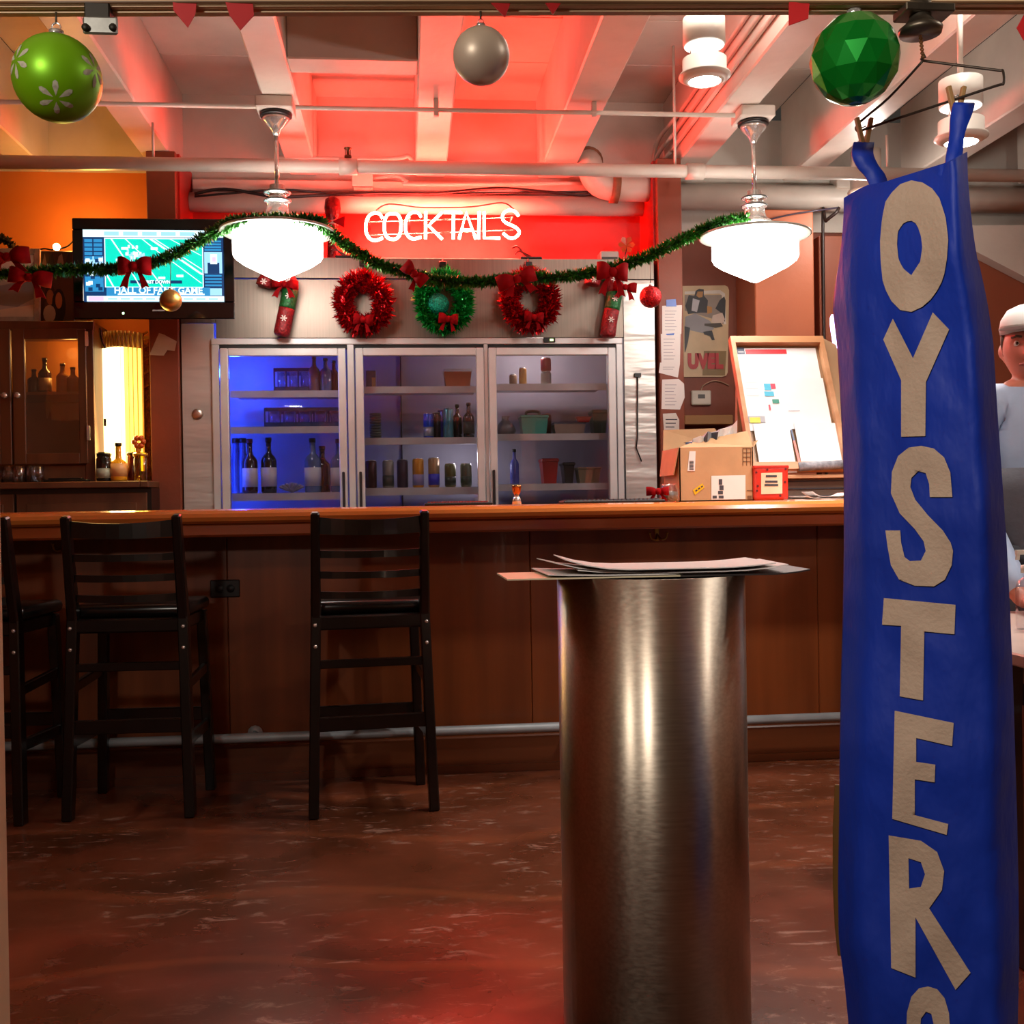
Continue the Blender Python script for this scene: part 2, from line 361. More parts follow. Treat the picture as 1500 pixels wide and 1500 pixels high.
MB().box((jr, 1.73, 0), (jr + 0.14, 1.79, hz), 0.003).build('jamb', CREAM, dr)

# ================================================================== the bar
BT = 1.087; YF, YK, YP = 4.2, 4.95, 4.46
BX0, BX1 = -3.0, 2.32
TOPW = wood('varnished_bar_top', '#bc662c', '#dc8a40', 0.16, 'x', 4.0, coat=0.6, bump=0.03)
PANW = wood('stained_bar_panel', '#5a2a10', '#86441c', 0.38, 'z', 3.0, coat=0.1)
bar = thing('bar_counter', 'long wooden bar with a glossy orange-brown top and dark stained front', 'bar', ((BX0 + BX1) / 2, 4.7, 0))
m = MB()
prof = [(YF + 0.03, BT - 0.055), (YF + 0.008, BT - 0.045), (YF, BT - 0.03), (YF + 0.004, BT - 0.016), (YF + 0.018, BT - 0.005), (YF + 0.05, BT), (YK, BT), (YK, BT - 0.055)]
n = len(prof)
for x in (BX0, BX1): pass
vs_ = [(x, y, z) for x in (BX0, BX1) for y, z in prof]
m.add(vs_, [list(range(n))[::-1], list(range(n, 2 * n))]); m.add(vs_, [[i, (i + 1) % n, n + (i + 1) % n, n + i] for i in range(n)])
m.build('bar_top', TOPW, bar)
MB().box((BX0, YF + 0.035, BT - 0.105), (BX1, YF + 0.07, BT - 0.054), 0.008).build('edge_moulding', wood('varnished_moulding', '#7a3414', '#9a4a1c', 0.25, 'x', 4, coat=0.4), bar)
MB().box((BX0, YF + 0.07, BT - 0.085), (BX1, YK - 0.02, BT - 0.054)).build('top_bearer', PANW, bar)
seams = [BX0, -1.9, -0.72, 0.50, 1.72, BX1]
for a, b in zip(seams, seams[1:]):
    MB().box((a + 0.0008, YP, 0.02), (b - 0.0008, YP + 0.02, BT - 0.085), 0.003).build('front_panel', PANW, bar)
MB().box((BX0, YP + 0.02, 0), (BX1, YP + 0.06, BT - 0.085)).build('carcass', BLACKW, bar)
MB().box((BX0, YP - 0.022, 0.0), (BX1, YP, 0.145), 0.006).box((BX0, YP - 0.03, 0.0), (BX1, YP - 0.022, 0.03)).build('kickboard', wood('dark_kick', '#4a2212', '#703a1a', 0.4, 'x', 4), bar)
MB().box((BX0, YP + 0.06, 0), (BX0 + 0.03, YK - 0.05, BT - 0.085)).build('end_panel', PANW, bar)
MB().box((BX1 - 0.03, YP + 0.06, 0), (BX1, YK - 0.05, BT - 0.085)).build('end_panel', PANW, bar)
MB().box((BX0, YK - 0.3, 0.6), (BX1, YK - 0.05, 0.63)).build('under_shelf', PANW, bar)

zr = at(1230, 1050, 4.36).z
fr = thing('foot_rail', 'grey metal foot rail running along the base of the bar', 'rail', (0, 4.36, 0))
MB().tube([(BX0, 4.36, zr), (BX1, 4.36, zr)], 0.019, 12).build('rail_tube', mat('worn_metal', '#99a0a4', 0.5, 0.25, var=0.1), fr)
for x in (-2.2, -0.62, 0.66, 1.95):
    MB().tube([(x, 4.36, zr), (x, YP - 0.003, zr)], 0.011, 8).lathe([(0.03, 0), (0.03, 0.006)], (x, YP - 0.009, zr), 12, (0, 1, 0)).build('bracket', mat('worn_metal', '#99a0a4', 0.5, 0.25), fr)
def coat_hook(px, py, label):
    c = at(px, py, YP); t = thing('coat_hook', label, 'hook', (c.x, YP, c.z), 'brass hooks under the bar edge')
    MB().box((c.x - 0.009, YP - 0.005, c.z - 0.03), (c.x + 0.009, YP, c.z + 0.03), 0.003).build('back_plate', BRASS, t)
    for s in (-1, 1):
        MB().tube(smooth_path([(c.x, YP - 0.005, c.z), (c.x + s * 0.012, YP - 0.03, c.z - 0.022), (c.x + s * 0.03, YP - 0.034, c.z - 0.018), (c.x + s * 0.036, YP - 0.034, c.z + 0.002)], 4), 0.0035, 6).ball((c.x + s * 0.036, YP - 0.034, c.z + 0.004), 0.006, 8).build('prong', BRASS, t)
coat_hook(95, 798, 'small brass double hook under the bar edge beside the middle stool')
coat_hook(962, 782, 'small brass double hook under the bar edge above the steel stand')
c = at(330, 862, YP)
t = thing('outlet', 'black power outlet plate on the dark bar front between two stools', 'outlet', (c.x, YP, c.z))
MB().box((c.x - 0.058, YP - 0.008, c.z - 0.035), (c.x + 0.058, YP, c.z + 0.035), 0.004).build('cover_plate', BLACK, t)
for s in (-1, 1):
    MB().lathe([(0.016, 0), (0.016, 0.004)], (c.x + s * 0.022, YP - 0.012, c.z), 14, (0, 1, 0)).build('socket', mat('black_rubber', '#050505', 0.6), t)

# ------------------------------------------------------------------ bar stools
SEATM = mat('black_vinyl', '#151312', 0.24, var=0.1, spec=0.6)
def make_stool(label):
    t = thing('bar_stool', label, 'stool', (0, 0, 0), 'black ladder-back stools at the bar')
    for s in (-1, 1):
        MB().bar((s * 0.212, -0.19, 0), (s * 0.192, -0.155, 0.71), 0.036, 0.046, (0, 1, 0), 0.004).bar((s * 0.192, -0.155, 0.70), (s * 0.19, -0.225, 1.072), 0.036, 0.046, (0, 1, 0), 0.006, 0.85).build('rear_leg', BLACKW, t)
        MB().bar((s * 0.205, 0.185, 0), (s * 0.185, 0.165, 0.70), 0.036, 0.04, (0, 1, 0), 0.004).build('front_leg', BLACKW, t)
        MB().bar((s * 0.199, -0.165, 0.46), (s * 0.195, 0.17, 0.48), 0.02, 0.036, (0, 0, 1), 0.003).build('side_stretcher', BLACKW, t)
        MB().bar((s * 0.205, -0.175, 0.27), (s * 0.198, 0.175, 0.26), 0.02, 0.04, (0, 0, 1), 0.003).build('side_stretcher', BLACKW, t)
    MB().box((-0.19, -0.175, 0.655), (0.19, 0.175, 0.705), 0.006).build('seat_frame', BLACKW, t)
    b = MB().box((-0.208, -0.135, 0.705), (0.208, 0.215, 0.752), 0.02, seg=3)
    for v in b.v:
        if v.z > 0.735: v.z += 0.012 * max(0, 1 - (v.x / 0.2) ** 2) * max(0, 1 - ((v.y - 0.04) / 0.18) ** 2)
    b.sm = [True] * len(b.sm); b.build('seat', SEATM, t)
    MB().bar((-0.195, -0.17, 0.535), (0.195, -0.17, 0.535), 0.018, 0.03, (0, 0, 1), 0.003).build('rear_stretcher', BLACKW, t)
    MB().bar((-0.2, -0.178, 0.325), (0.2, -0.178, 0.325), 0.018, 0.05, (0, 0, 1), 0.003).build('rear_stretcher', BLACKW, t)
    MB().bar((-0.195, 0.178, 0.30), (0.195, 0.178, 0.30), 0.022, 0.05, (0, 0, 1), 0.003).build('footrest', BLACKW, t)
    for zc, h in ((1.025, 0.06), (0.925, 0.026), (0.852, 0.026), (0.78, 0.026)):
        y = -0.155 - 0.07 * (zc - 0.7) / 0.372; q = MB(); N = 8; vs_ = []
        for i in range(N + 1):
            u = -1 + 2 * i / N; k = 1 - u * u; x = u * 0.182; yy = y - 0.028 * k; dz = -0.012 * k if h > 0.05 else -0.004 * k
            vs_ += [(x, yy - 0.008, zc - h / 2 + dz * 0.5), (x, yy + 0.008, zc - h / 2 + dz * 0.5), (x, yy + 0.008, zc + h / 2 + dz), (x, yy - 0.008, zc + h / 2 + dz)]
        fs = [[0, 1, 2, 3], [N * 4 + 3, N * 4 + 2, N * 4 + 1, N * 4]]
        for i in range(N):
            for k in range(4): fs.append([i * 4 + k, i * 4 + (k + 1) % 4, i * 4 + 4 + (k + 1) % 4, i * 4 + 4 + k])
        q.add(vs_, fs); q.build('back_slat', BLACKW, t)
    for s in (-1, 1):
        for z in (0.60, 0.675): MB().lathe([(0.007, 0), (0.007, 0.003), (0.003, 0.005)], (s * 0.196, -0.184, z), 8, (0, -1, 0)).build('screw_cap', CHROME, t)
    return t
st = make_stool('black ladder-back bar stool nearest the steel stand, turned slightly left')
st.location = (-0.150, 4.075, 0); st.rotation_euler = (0, 0, math.radians(5.7))
dup(st, (-0.985, 4.15, 0), math.radians(-2.0), 'black ladder-back bar stool standing between the two other stools')
dup(st, (-1.545, 4.15, 0), math.radians(-6.0), 'black ladder-back bar stool cut off by the frame, leftmost of the row')

# ------------------------------------------------------------------ steel stand with menus
cc = Vector((0.505, 2.25, 0)); zt = 0.94
t = thing('host_stand', 'tall brushed steel cylinder stand with menus on its top', 'stand', cc)
MB().lathe([(0.188, 0.0), (0.195, 0.0), (0.195, zt), (0.188, zt), (0.188, 0.4)], cc, 64).build('shell', aniso(steel('brushed_steel_shell', '#b0a494', 0.36, 'x', 60)), t)
MB().lathe([(0.1, zt - 0.012), (0.187, zt - 0.012), (0.187, zt - 0.004), (0.1, zt - 0.004)], cc, 48).build('top_plate', STEEL, t)
MB().bar(cc + Vector((0.085, 0.1757, 0.01)), cc + Vector((0.085, 0.1757, zt - 0.01)), 0.01, 0.003, (0, 1, 0)).build('seam', STEEL, t)
random.seed(4)
MENUS = [((735, 0.505), -0.05, 0.13, 0.30, 0.0045, 'cream menu card jutting left from the bottom of the pile'),
         (None, 0.06, 0.03, 0.40, 0.004, 'menu sheet low in the fanned pile on the steel stand'),
         (None, -0.02, -0.08, 0.42, 0.003, 'menu sheet in the middle of the fanned pile'),
         (None, 0.10, 0.05, 0.40, 0.003, 'pale menu sheet near the top of the fanned pile'),
         (None, 0.07, -0.12, 0.41, 0.003, 'topmost menu sheet with curled left corner'),
         (None, 0.15, 0.02, 0.38, 0.004, 'dark menu folder poking out at the right of the pile')]
def sheet(name, c, w_, d_, rz, th, curl, m, label, cat, group):
    """a slightly curled sheet lying on what is under it"""
    q = MB(); N = 10; R = Matrix.Rotation(rz, 3, 'Z'); top, bot = [], []
    for i in range(N + 1):
        u = -1 + 2 * i / N
        for v in (-1, 1):
            z = curl[0] * max(0, -u - 0.4) ** 2 + curl[1] * max(0, u - 0.4) ** 2
            p_ = R @ Vector((u * w_ / 2, v * d_ / 2, 0)); bot.append((c[0] + p_.x, c[1] + p_.y, c[2] + z)); top.append((c[0] + p_.x, c[1] + p_.y, c[2] + z + th))
    k = len(bot); fs = []
    for i in range(N):
        a = 2 * i; fs += [[a, a + 2, a + 3, a + 1], [k + a, k + a + 1, k + a + 3, k + a + 2], [a, k + a, k + a + 2, a + 2], [a + 1, a + 3, k + a + 3, k + a + 1]]
    fs += [[0, 1, k + 1, k], [2 * N, k + 2 * N, k + 2 * N + 1, 2 * N + 1]]
    q.add(bot + top, fs, False); return single(q, name, m, label, cat, group)
G = 'menus fanned on the steel stand'
z = zt
xl = at(733, 832, 2.25).x; 
z0 = zt + 0.0005
CREAMP = mat('cream_card', '#cdbf9f', 0.6, var=0.04)
DKP = mat('dark_folder', '#2a2422', 0.5)
sheet('menu', ((xl + 0.505) / 2 + 0.02, 2.22, z0), 0.505 - xl + 0.04, 0.2, 0.02, 0.003, (0, 0), CREAMP, 'cream menu card jutting left from the bottom of the pile', 'menu', G)
sheet('menu', (0.67, 2.22, z0 ), 0.26, 0.22, -0.02, 0.003, (0, 0.02), DKP, 'dark menu folder poking out at the right of the pile', 'menu', G)
sheet('menu', (0.49, 2.24, z0 + 0.0045), 0.44, 0.23, 0.03, 0.002, (0.01, 0.02), PAPER, 'white menu sheet lowest of the full-size sheets in the pile', 'menu', G)
sheet('menu', (0.55, 2.23, z0 + 0.008), 0.42, 0.22, -0.06, 0.002, (0.02, 0.03), PAPER, 'white menu sheet in the middle of the fanned pile', 'menu', G)
sheet('menu', (0.50, 2.25, z0 + 0.0115), 0.43, 0.22, 0.07, 0.002, (0.05, 0.01), PAPER, 'white menu sheet second from the top of the pile', 'menu', G)
sheet('menu', (0.52, 2.22, z0 + 0.0155), 0.42, 0.22, -0.03, 0.002, (0.06, 0.02), PAPER, 'topmost white menu sheet with a lifted left corner', 'menu', G)

# ================================================================== the cooler
YC = 5.98
def PX(px, y=600, Y=YC): return at(px, y, Y).x
def PZ(py, px=620, Y=YC): return at(px, py, Y).z
x0, x1 = PX(267), PX(961); ztop = PZ(378)
dX = [(PX(325), PX(508)), (PX(522), PX(709)), (PX(716), PX(901))]
dz1 = PZ(505)
INNER = mat('cooler_lining', '#a5a0aa', 0.5, 0.0, var=0.12, scale=3)
CT = 'cooler'
co = thing('display_cooler', 'wide stainless steel walk-in cooler with three glass doors behind the bar', 'cooler', ((x0 + x1) / 2, 6.3, 0))
MB().box((x0, YC, 0), (dX[0][0] - 0.035, YC + 0.03, PZ(474)), 0.002).build('side_panel', STEELW, co)
MB().box((dX[2][1] + 0.055, YC, 0), (x1, YC + 0.03, PZ(409)), 0.002).build('side_panel', STEELW, co)
MB().box((x0, YC, PZ(408)), (x1, YC + 0.03, ztop), 0.002).build('header_panel', STEELV, co)
MB().box((PX(318) + 0.002, YC - 0.004, PZ(495)), (dX[2][1] + 0.053, YC + 0.03, PZ(410)), 0.002).build('header_panel', STEELV, co)
MB().box((x0, YC, PZ(473)), (PX(318), YC + 0.03, PZ(410)), 0.002).build('header_panel', STEELV, co)
MB().box((x0 + 0.002, YC + 0.02, 0), (x0 + 0.03, 6.9, ztop - 0.005)).build('side_wall', INNER, co)
MB().box((x1 - 0.03, YC + 0.02, 0), (x1 - 0.002, 6.6, ztop - 0.005)).build('side_wall', INNER, co)
MB().box((x0 + 0.03, 6.56, 0), (x1 - 0.03, 6.6, ztop - 0.03)).build('back_lining', INNER, co)
MB().box((x0 + 0.03, YC + 0.03, ztop - 0.03), (x1 - 0.03, 6.6, ztop - 0.002)).build('roof_panel', STEEL, co)
MB().box((x0 + 0.03, YC + 0.03, 0.0), (x1 - 0.03, 6.56, 0.08)).build('base_panel', STEEL, co)
# door surround
f = MB()
f.box((PX(312), YC - 0.022, PZ(505)), (PX(912), YC + 0.03, PZ(496)), 0.003)
f.build('surround_top', ALU, co)
for a, b in ((PX(312), PX(323)), (PX(510), PX(520)), (PX(709.5), PX(715.5)), (PX(903), PX(912))):
    MB().box((a, YC - 0.022, 0), (b, YC + 0.03, PZ(505)), 0.003).build('surround_post', ALU, co)
for a, b in dX:
    MB().box((a - 0.006, YC - 0.012, dz1 - 0.022), (b + 0.006, YC + 0.02, dz1)).build('gasket', mat('black_rubber', '#050505', 0.6), co)
CGL = glass('cooler_glass', (0.84, 0.84, 0.88), 0.04, 0.02, 0.35)
fw = 0.042
for i, (a, b) in enumerate(dX):
    d = MB(); zb, zt_ = 0.12, dz1 - 0.022
    d.box((a, YC - 0.04, zb), (a + fw, YC - 0.005, zt_), 0.004).box((b - fw, YC - 0.04, zb), (b, YC - 0.005, zt_), 0.004)
    d.box((a + fw, YC - 0.04, zt_ - fw), (b - fw, YC - 0.005, zt_), 0.004).box((a + fw, YC - 0.04, zb), (b - fw, YC - 0.005, zb + 0.06), 0.004)
    o = d.build('door', ALU, co)
    MB().box((a + fw, YC - 0.026, zb + 0.06), (b - fw, YC - 0.020, zt_ - fw)).build('pane', CGL, o)
    hx0 = b - 0.028 if i == 0 else a + 0.012
    MB().box((hx0, YC - 0.056, 0.7), (hx0 + 0.014, YC - 0.04, PZ(690)), 0.003).build('handle', mat('dark_metal', '#3a3a3c', 0.35, 0.7), o)
MB().box((PX(797), YC - 0.032, PZ(503)), (PX(814), YC - 0.022, PZ(496)), 0.002).build('thermometer', BLACK, co)
MB().box((PX(806), YC - 0.034, PZ(501)), (PX(811), YC - 0.0315, PZ(498))).build('display', emit('green_display', (0.4, 1.0, 0.1), 4), co)
MB().lathe([(0.03, 0), (0.028, 0.006), (0.012, 0.01)], (PX(289), YC, PZ(604)), 20, (0, -1, 0)).build('lock_boss', STEEL, co)
MB().tube([at(934, 548, YC - 0.012), at(934, 640, YC - 0.012), at(932, 656, YC - 0.012), at(940, 676, YC - 0.012)], 0.004, 6).box(at(930, 552, YC - 0.02), at(938, 547, YC)).build('latch_cord', BLACK, co)
SHELF = mat('cooler_shelf_lip', '#c4c0b8', 0.4, 0.1)
shelfz = {}
for i, ys in enumerate((((571, 581), (623, 633), (719, 730)), ((566, 576), (641, 651), (714, 725)), ((563, 573), (637, 647), (711, 721)))):
    a, b = dX[i]; shelfz[i] = []
    for ya, yb in ys:
        za, zb_ = at(620, ya, 6.08).z, at(620, yb, 6.08).z; shelfz[i].append(za)
        MB().box((a + 0.03, 6.075, zb_), (b - 0.03, 6.085, za)).box((a + 0.03, 6.085, za - 0.012), (b - 0.03, 6.45, za)).build('shelf', SHELF, co)
    for X_ in (a + 0.008, b - 0.025):
        MB().box((X_, 6.07, 0.1), (X_ + 0.018, 6.09, dz1)).build('shelf_post', SHELF, co)
MB().box((PX(587, 600, 6.55), 6.548, 0.3), (PX(588.5, 600, 6.55), 6.558, 2.2)).build('lining_seam', BLACK, co)
MB().box((x0 + 0.09, 6.06, 0.8), (x0 + 0.105, 6.075, 1.98)).build('light_strip', emit('blue_led', (0.02, 0.07, 1.0), 30), co)

# ------------------------------------------------------------------ bottles, cans, tubs
def bottle(x, y, z, h, r, m, label, cat='bottle', group=None, lab=None, cap=None, neck=0.28, shoulder=0.58, name='bottle', nr=0.34):
    t = thing(name, label, cat, (x, y, z), group); rn = r * nr
    MB().lathe([(r * 0.9, 0), (r, 0.01), (r, h * shoulder), (r * 0.85, h * (shoulder + 0.06)), (rn * 1.15, h * (1 - neck)), (rn, h * (1 - neck) + 0.02), (rn, h * 0.94)], (x, y, z), 16).build('body', m, t)
    MB().lathe([(rn * 1.2, h * 0.92), (rn * 1.2, h)], (x, y, z), 12).build('cap', cap or BLACK, t)
    if lab: MB().lathe([(r * 1.015, h * 0.12), (r * 1.015, h * 0.46)], (x, y, z), 16).build('paper_label', lab, t)
    return t
def can(x, y, z, h, r, m, label, group=None, m2=None):
    t = thing('can', label, 'can', (x, y, z), group)
    MB().lathe([(r * 0.8, 0), (r, 0.008), (r, h - 0.012), (r * 0.85, h - 0.003)], (x, y, z), 16).build('body', m, t)
    MB().lathe([(r * 0.86, h - 0.004), (r * 0.86, h), (r * 0.78, h), (r * 0.77, h - 0.004)], (x, y, z), 16).build('lid', CHROME, t)
    if m2: MB().lathe([(r * 1.012, h * 0.08), (r * 1.012, h * 0.45)], (x, y, z), 16).build('band', m2, t)
    return t
def C_(h, r=0.4, metal=0.0): return mat('paint_' + h.strip('#'), h, r, metal, var=0.1)
DKG = mat('dark_bottle_glass', '#10130e', 0.08, var=0.2, spec=0.8)
BLG = mat('pale_bottle_glass', '#5c6f94', 0.08, var=0.2, spec=0.8)
YI = 6.16
def spot(px, py, Y=YI): q = at(px, py, Y); return q.x
def hh(y0, y1, Y=YI): return abs(at(600, y0, Y).z - at(600, y1, Y).z)
g0 = 'bottles on the lowest shelf of the blue-lit cooler door'
S = shelfz[0]
bottle(spot(366, 680), YI, S[2], hh(640, 719), 0.042, mat('red_brown_bottle', '#3a120e', 0.1, spec=0.8), 'red-necked wine bottle with a white label, left in the blue-lit cooler', lab=PAPER, group=g0, cap=C_('#7a1410'))
bottle(spot(393, 680), YI + 0.02, S[2], hh(638, 719), 0.043, DKG, 'dark wine bottle with a white label beside the red-necked one', lab=PAPER, group=g0)
bottle(spot(458, 680), YI, S[2], hh(640, 719), 0.046, BLG, 'pale bottle with white label right of the shell ornament in the cooler', lab=PAPER, group=g0)
bottle(spot(470, 680), YI + 0.1, S[2], hh(650, 719), 0.045, DKG, 'dark round-shouldered bottle half hidden behind a pale bottle in the cooler', group=g0)
bottle(spot(496, 680), YI + 0.03, S[2], hh(641, 719), 0.046, BLG, 'pale bottle at the right jamb of the blue-lit cooler door', lab=PAPER, group=g0, cap=C_('#7a1410'))
for k, px in enumerate((341, 351)):
    bottle(spot(px, 680), YI + 0.12, S[2], hh(637, 719), 0.03, BLG, ['slim clear bottle in the far left corner of the cooler', 'slim clear bottle behind the red-necked wine bottle'][k], group=g0, nr=0.6)
t = thing('shell_ornament', 'grey curled shell-like ornament between bottles in the blue-lit cooler', 'ornament', (spot(428, 715), YI, S[2]))
sx = spot(428, 715); q = MB()
for k in range(7):
    a = -0.9 + 0.3 * k; q.tube(smooth_path([(sx, YI, S[2] + 0.012), (sx + 0.05 * math.sin(a * 1.4), YI - 0.03, S[2] + 0.012 + 0.03 * abs(math.cos(a))), (sx + 0.07 * math.sin(a * 1.5), YI - 0.035, S[2] + 0.045 + 0.012 * math.cos(3 * a))], 4), [0.012] * 4 + [0.009] * 3 + [0.005] * 2, 6)
q.build('arm', C_('#8d8aa0'), t)
qb = MB(); qb.ball((sx, YI, S[2] + 0.03), 0.03, 14); qb.build('body', C_('#8d8aa0'), t)
def tub(px0, px1, y0, y1, Y, z, m, label, lid=None, name='plastic_tub', cat='container', dep=0.14):
    a, b = at(px0, y1, Y).x, at(px1, y1, Y).x; h = hh(y0, y1, Y); t = thing(name, label, cat, ((a + b) / 2, Y + dep / 2, z))
    q = MB(); ins = 0.01; v0 = [(a + ins, Y + ins, z), (b - ins, Y + ins, z), (b - ins, Y + dep - ins, z), (a + ins, Y + dep - ins, z), (a, Y, z + h * 0.85), (b, Y, z + h * 0.85), (b, Y + dep, z + h * 0.85), (a, Y + dep, z + h * 0.85)]
    q.add(v0, [[0, 3, 2, 1], [0, 1, 5, 4], [1, 2, 6, 5], [2, 3, 7, 6], [3, 0, 4, 7], [4, 5, 6, 7]]); q.build('tub_body', m, t)
    MB().box((a - 0.006, Y - 0.006, z + h * 0.85), (b + 0.006, Y + dep + 0.006, z + h), 0.006).build('lid', lid or m, t)
    return t
def glass_crate(px0, px1, y0, y1, z, label, n):
    a, b = at(px0, y1, YI).x, at(px1, y1, YI).x; h = hh(y0, y1); t = thing('glass_rack', label, 'rack', ((a + b) / 2, YI + 0.1, z)); m = C_('#26345e')
    q = MB().box((a, YI, z), (b, YI + 0.2, z + 0.012))
    for yy in (YI, YI + 0.19): q.box((a, yy, z + 0.012), (b, yy + 0.01, z + 0.03)).box((a, yy, z + h - 0.02), (b, yy + 0.01, z + h))
    for i in range(n + 1): xx = a + (b - a) * i / n; q.box((xx - 0.004, YI, z), (xx + 0.004, YI + 0.01, z + h)).box((xx - 0.004, YI + 0.19, z), (xx + 0.004, YI + 0.2, z + h))
    q.build('rack_frame', m, t)
    for i in range(n):
        xx = a + (b - a) * (i + 0.5) / n; r = 0.4 * (b - a) / n
        MB().lathe([(r * 0.7, z + 0.013), (r, z + h * 0.9), (r * 0.92, z + h * 0.9), (r * 0.62, z + 0.02)], (xx, YI + 0.1, 0), 14).build('tumbler', glass('tumbler_glass', (0.9, 0.92, 0.95), 0.08, 0.03, 0.5), t)
glass_crate(388, 501, 594, 623, S[1], 'blue rack of upturned glasses on the middle shelf of the blue-lit cooler', 5)
glass_crate(402, 455, 536, 571, S[0], 'blue rack of glasses on the top shelf of the blue-lit cooler', 3)
bottle(spot(460, 545), YI, S[0], hh(519, 571), 0.032, C_('#7d5a5a', 0.2), 'pink-tinted bottle on the top shelf of the blue-lit cooler', group='bottles on the top cooler shelf')
bottle(spot(477, 545), YI, S[0], hh(522, 571), 0.032, BLG, 'pale blue bottle second from the right on the top cooler shelf', group='bottles on the top cooler shelf')
bottle(spot(488, 545), YI + 0.05, S[0], hh(524, 571), 0.03, C_('#5a2a24', 0.2), 'brown bottle at the right end of the top cooler shelf, behind the blue one', group='bottles on the top cooler shelf')
S = shelfz[1]
tub(651, 691, 538, 566, YI, S[0], mat('orange_food_tub', '#b9683e', 0.5), 'tub of orange food with a clear lid on the top cooler shelf', glass('clear_lid', (0.9, 0.88, 0.86), 0.1, 0.05, 0.5))
MC.get('x')
t = thing('carton', 'small dark drink carton with a tan stripe on the top middle shelf', 'carton', (spot(544, 560), YI, S[0]))
a, b = spot(536, 560), spot(551, 560); h = hh(540, 566)
MB().box((a, YI, S[0]), (b, YI + 0.06, S[0] + h), 0.003).build('carton_box', C_('#4d4a62'), t)
MB().box((b - 0.024, YI - 0.002, S[0] + 0.002), (b - 0.004, YI, S[0] + h * 0.6)).build('stripe', C_('#c9a468'), t)
t = thing('cup_stack', 'stack of ribbed grey-green lids at the left of the middle shelf', 'lids', (spot(550, 640), YI + 0.04, S[1]))
for k in range(10):
    zz = S[1] + k * hh(602, 641) / 10; MB().lathe([(0.030, 0), (0.034, 0.007), (0.030, 0.0125)], (spot(550, 640), YI + 0.04, zz), 14).build('lid', C_('#5a5a48'), t)
g1 = 'tall cans on the middle cooler shelf'
can(spot(628, 640), YI, S[1], hh(604, 641), 0.029, C_('#1d4fc8', 0.3, 0.4), 'bright blue can with a silver front, left of the tall cans', g1, m2=C_('#a8b0b8', 0.3, 0.6))
can(spot(640, 640), YI + 0.06, S[1], hh(602, 641), 0.029, C_('#23242e', 0.3, 0.4), 'dark can half hidden behind the bright blue can', g1)
can(spot(657, 640), YI, S[1], hh(597, 641), 0.029, C_('#4f8f98', 0.3, 0.4), 'tall teal can with a silver lid on the middle cooler shelf', g1)
can(spot(649, 640), YI + 0.07, S[1], hh(598, 641), 0.028, C_('#16309a', 0.3, 0.4), 'deep blue can tucked behind the teal can', g1)
bottle(spot(671, 640), YI + 0.06, S[1], hh(590, 641), 0.03, DKG, 'dark brown bottle just right of the teal can in the cooler', group='dark bottles on the middle cooler shelf')
bottle(spot(687, 640), YI, S[1], hh(589, 641), 0.032, DKG, 'dark brown bottle at the right jamb of the middle cooler door', group='dark bottles on the middle cooler shelf', lab=C_('#5a5648'))
g2 = 'row of cans on the lowest shelf of the middle cooler door'
for px, h0, c, c2, l, dy in ((544, 674, '#4a1a20', None, 'dark red can at the left end of the lowest can row', 0), (569, 674, '#8b8478', '#3a3a30', 'silver-grey can with a dark band in the lowest can row', 0),
                         (590, 673, '#3b2a3c', None, 'dark purple can left of the orange can', 0.03), (613, 672, '#d08a1c', '#8a86b0', 'orange can with a pale violet lower band', 0),
                         (636, 671, '#a8865c', '#2a2ac0', 'tan can with a blue lower band', 0), (660, 680, '#5b5626', '#16240e', 'olive can with a dark green lower band', 0), (683, 680, '#6b6a50', '#22381c', 'pale olive can at the right end of the lowest can row', 0)):
    can(spot(px, 715), YI + dy, S[2], hh(h0, 715), 0.032, C_(c, 0.35, 0.3), l, g2, C_(c2, 0.35) if c2 else None)
S = shelfz[2]
can(spot(766, 562), YI, S[0], hh(537, 563), 0.022, C_('#b98a48', 0.4), 'small gold can on the top shelf of the right cooler door')
can(spot(753, 562), YI + 0.05, S[0], hh(545, 563), 0.022, C_('#8a6f56', 0.4), 'short brown can beside the small gold can')
for k in range(2):
    can(spot(800, 562), YI, S[0] + k * 0.078, 0.077, 0.03, C_(['#8a8076', '#8e2a2a'][k], 0.4, 0.2), ['grey can under the red can on the top right shelf', 'red can stacked on the grey can on the top right shelf'][k])
t = tub(764, 803, 608, 637, YI, S[1], C_('#3f9c86', 0.4), 'teal lunch box with a black handle in the right cooler door', name='lunch_box', cat='lunch box')
a, b = spot(773, 610), spot(792, 610); zz = S[1] + hh(608, 637) + 0.001
MB().tube(smooth_path([(a, YI + 0.07, zz), (a, YI + 0.07, zz + 0.02), ((a + b) / 2, YI + 0.07, zz + 0.026), (b, YI + 0.07, zz + 0.02), (b, YI + 0.07, zz)], 4), 0.008, 8).build('handle', BLACK, t)
def bag(px, y0, y1, z, wd, m, label):
    x = spot(px, y1); h = hh(y0, y1); q = MB(); prof = []
    rnd = random.Random(px)
    q.lathe([(wd * 0.8, 0), (wd, h * 0.25), (wd * 0.8, h * 0.6), (wd * 0.3, h * 0.8), (wd * 0.45, h)], (x, YI + 0.06, z), 12)
    q.v = [v + Vector((rnd.uniform(-1, 1), rnd.uniform(-1, 1), 0)) * 0.008 for v in q.v]
    return single(q, 'knotted_bag', m, label, 'bag')
bag(742, 608, 637, S[1], 0.055, C_('#6d625e', 0.35), 'grey knotted plastic bag left of the teal lunch box')
tub(812, 858, 620, 638, YI, S[1], mat('food_tub', '#9a8674', 0.4), 'flat clear food tub right of the teal lunch box', glass('clear_lid', (0.9, 0.88, 0.86), 0.1, 0.05, 0.5))
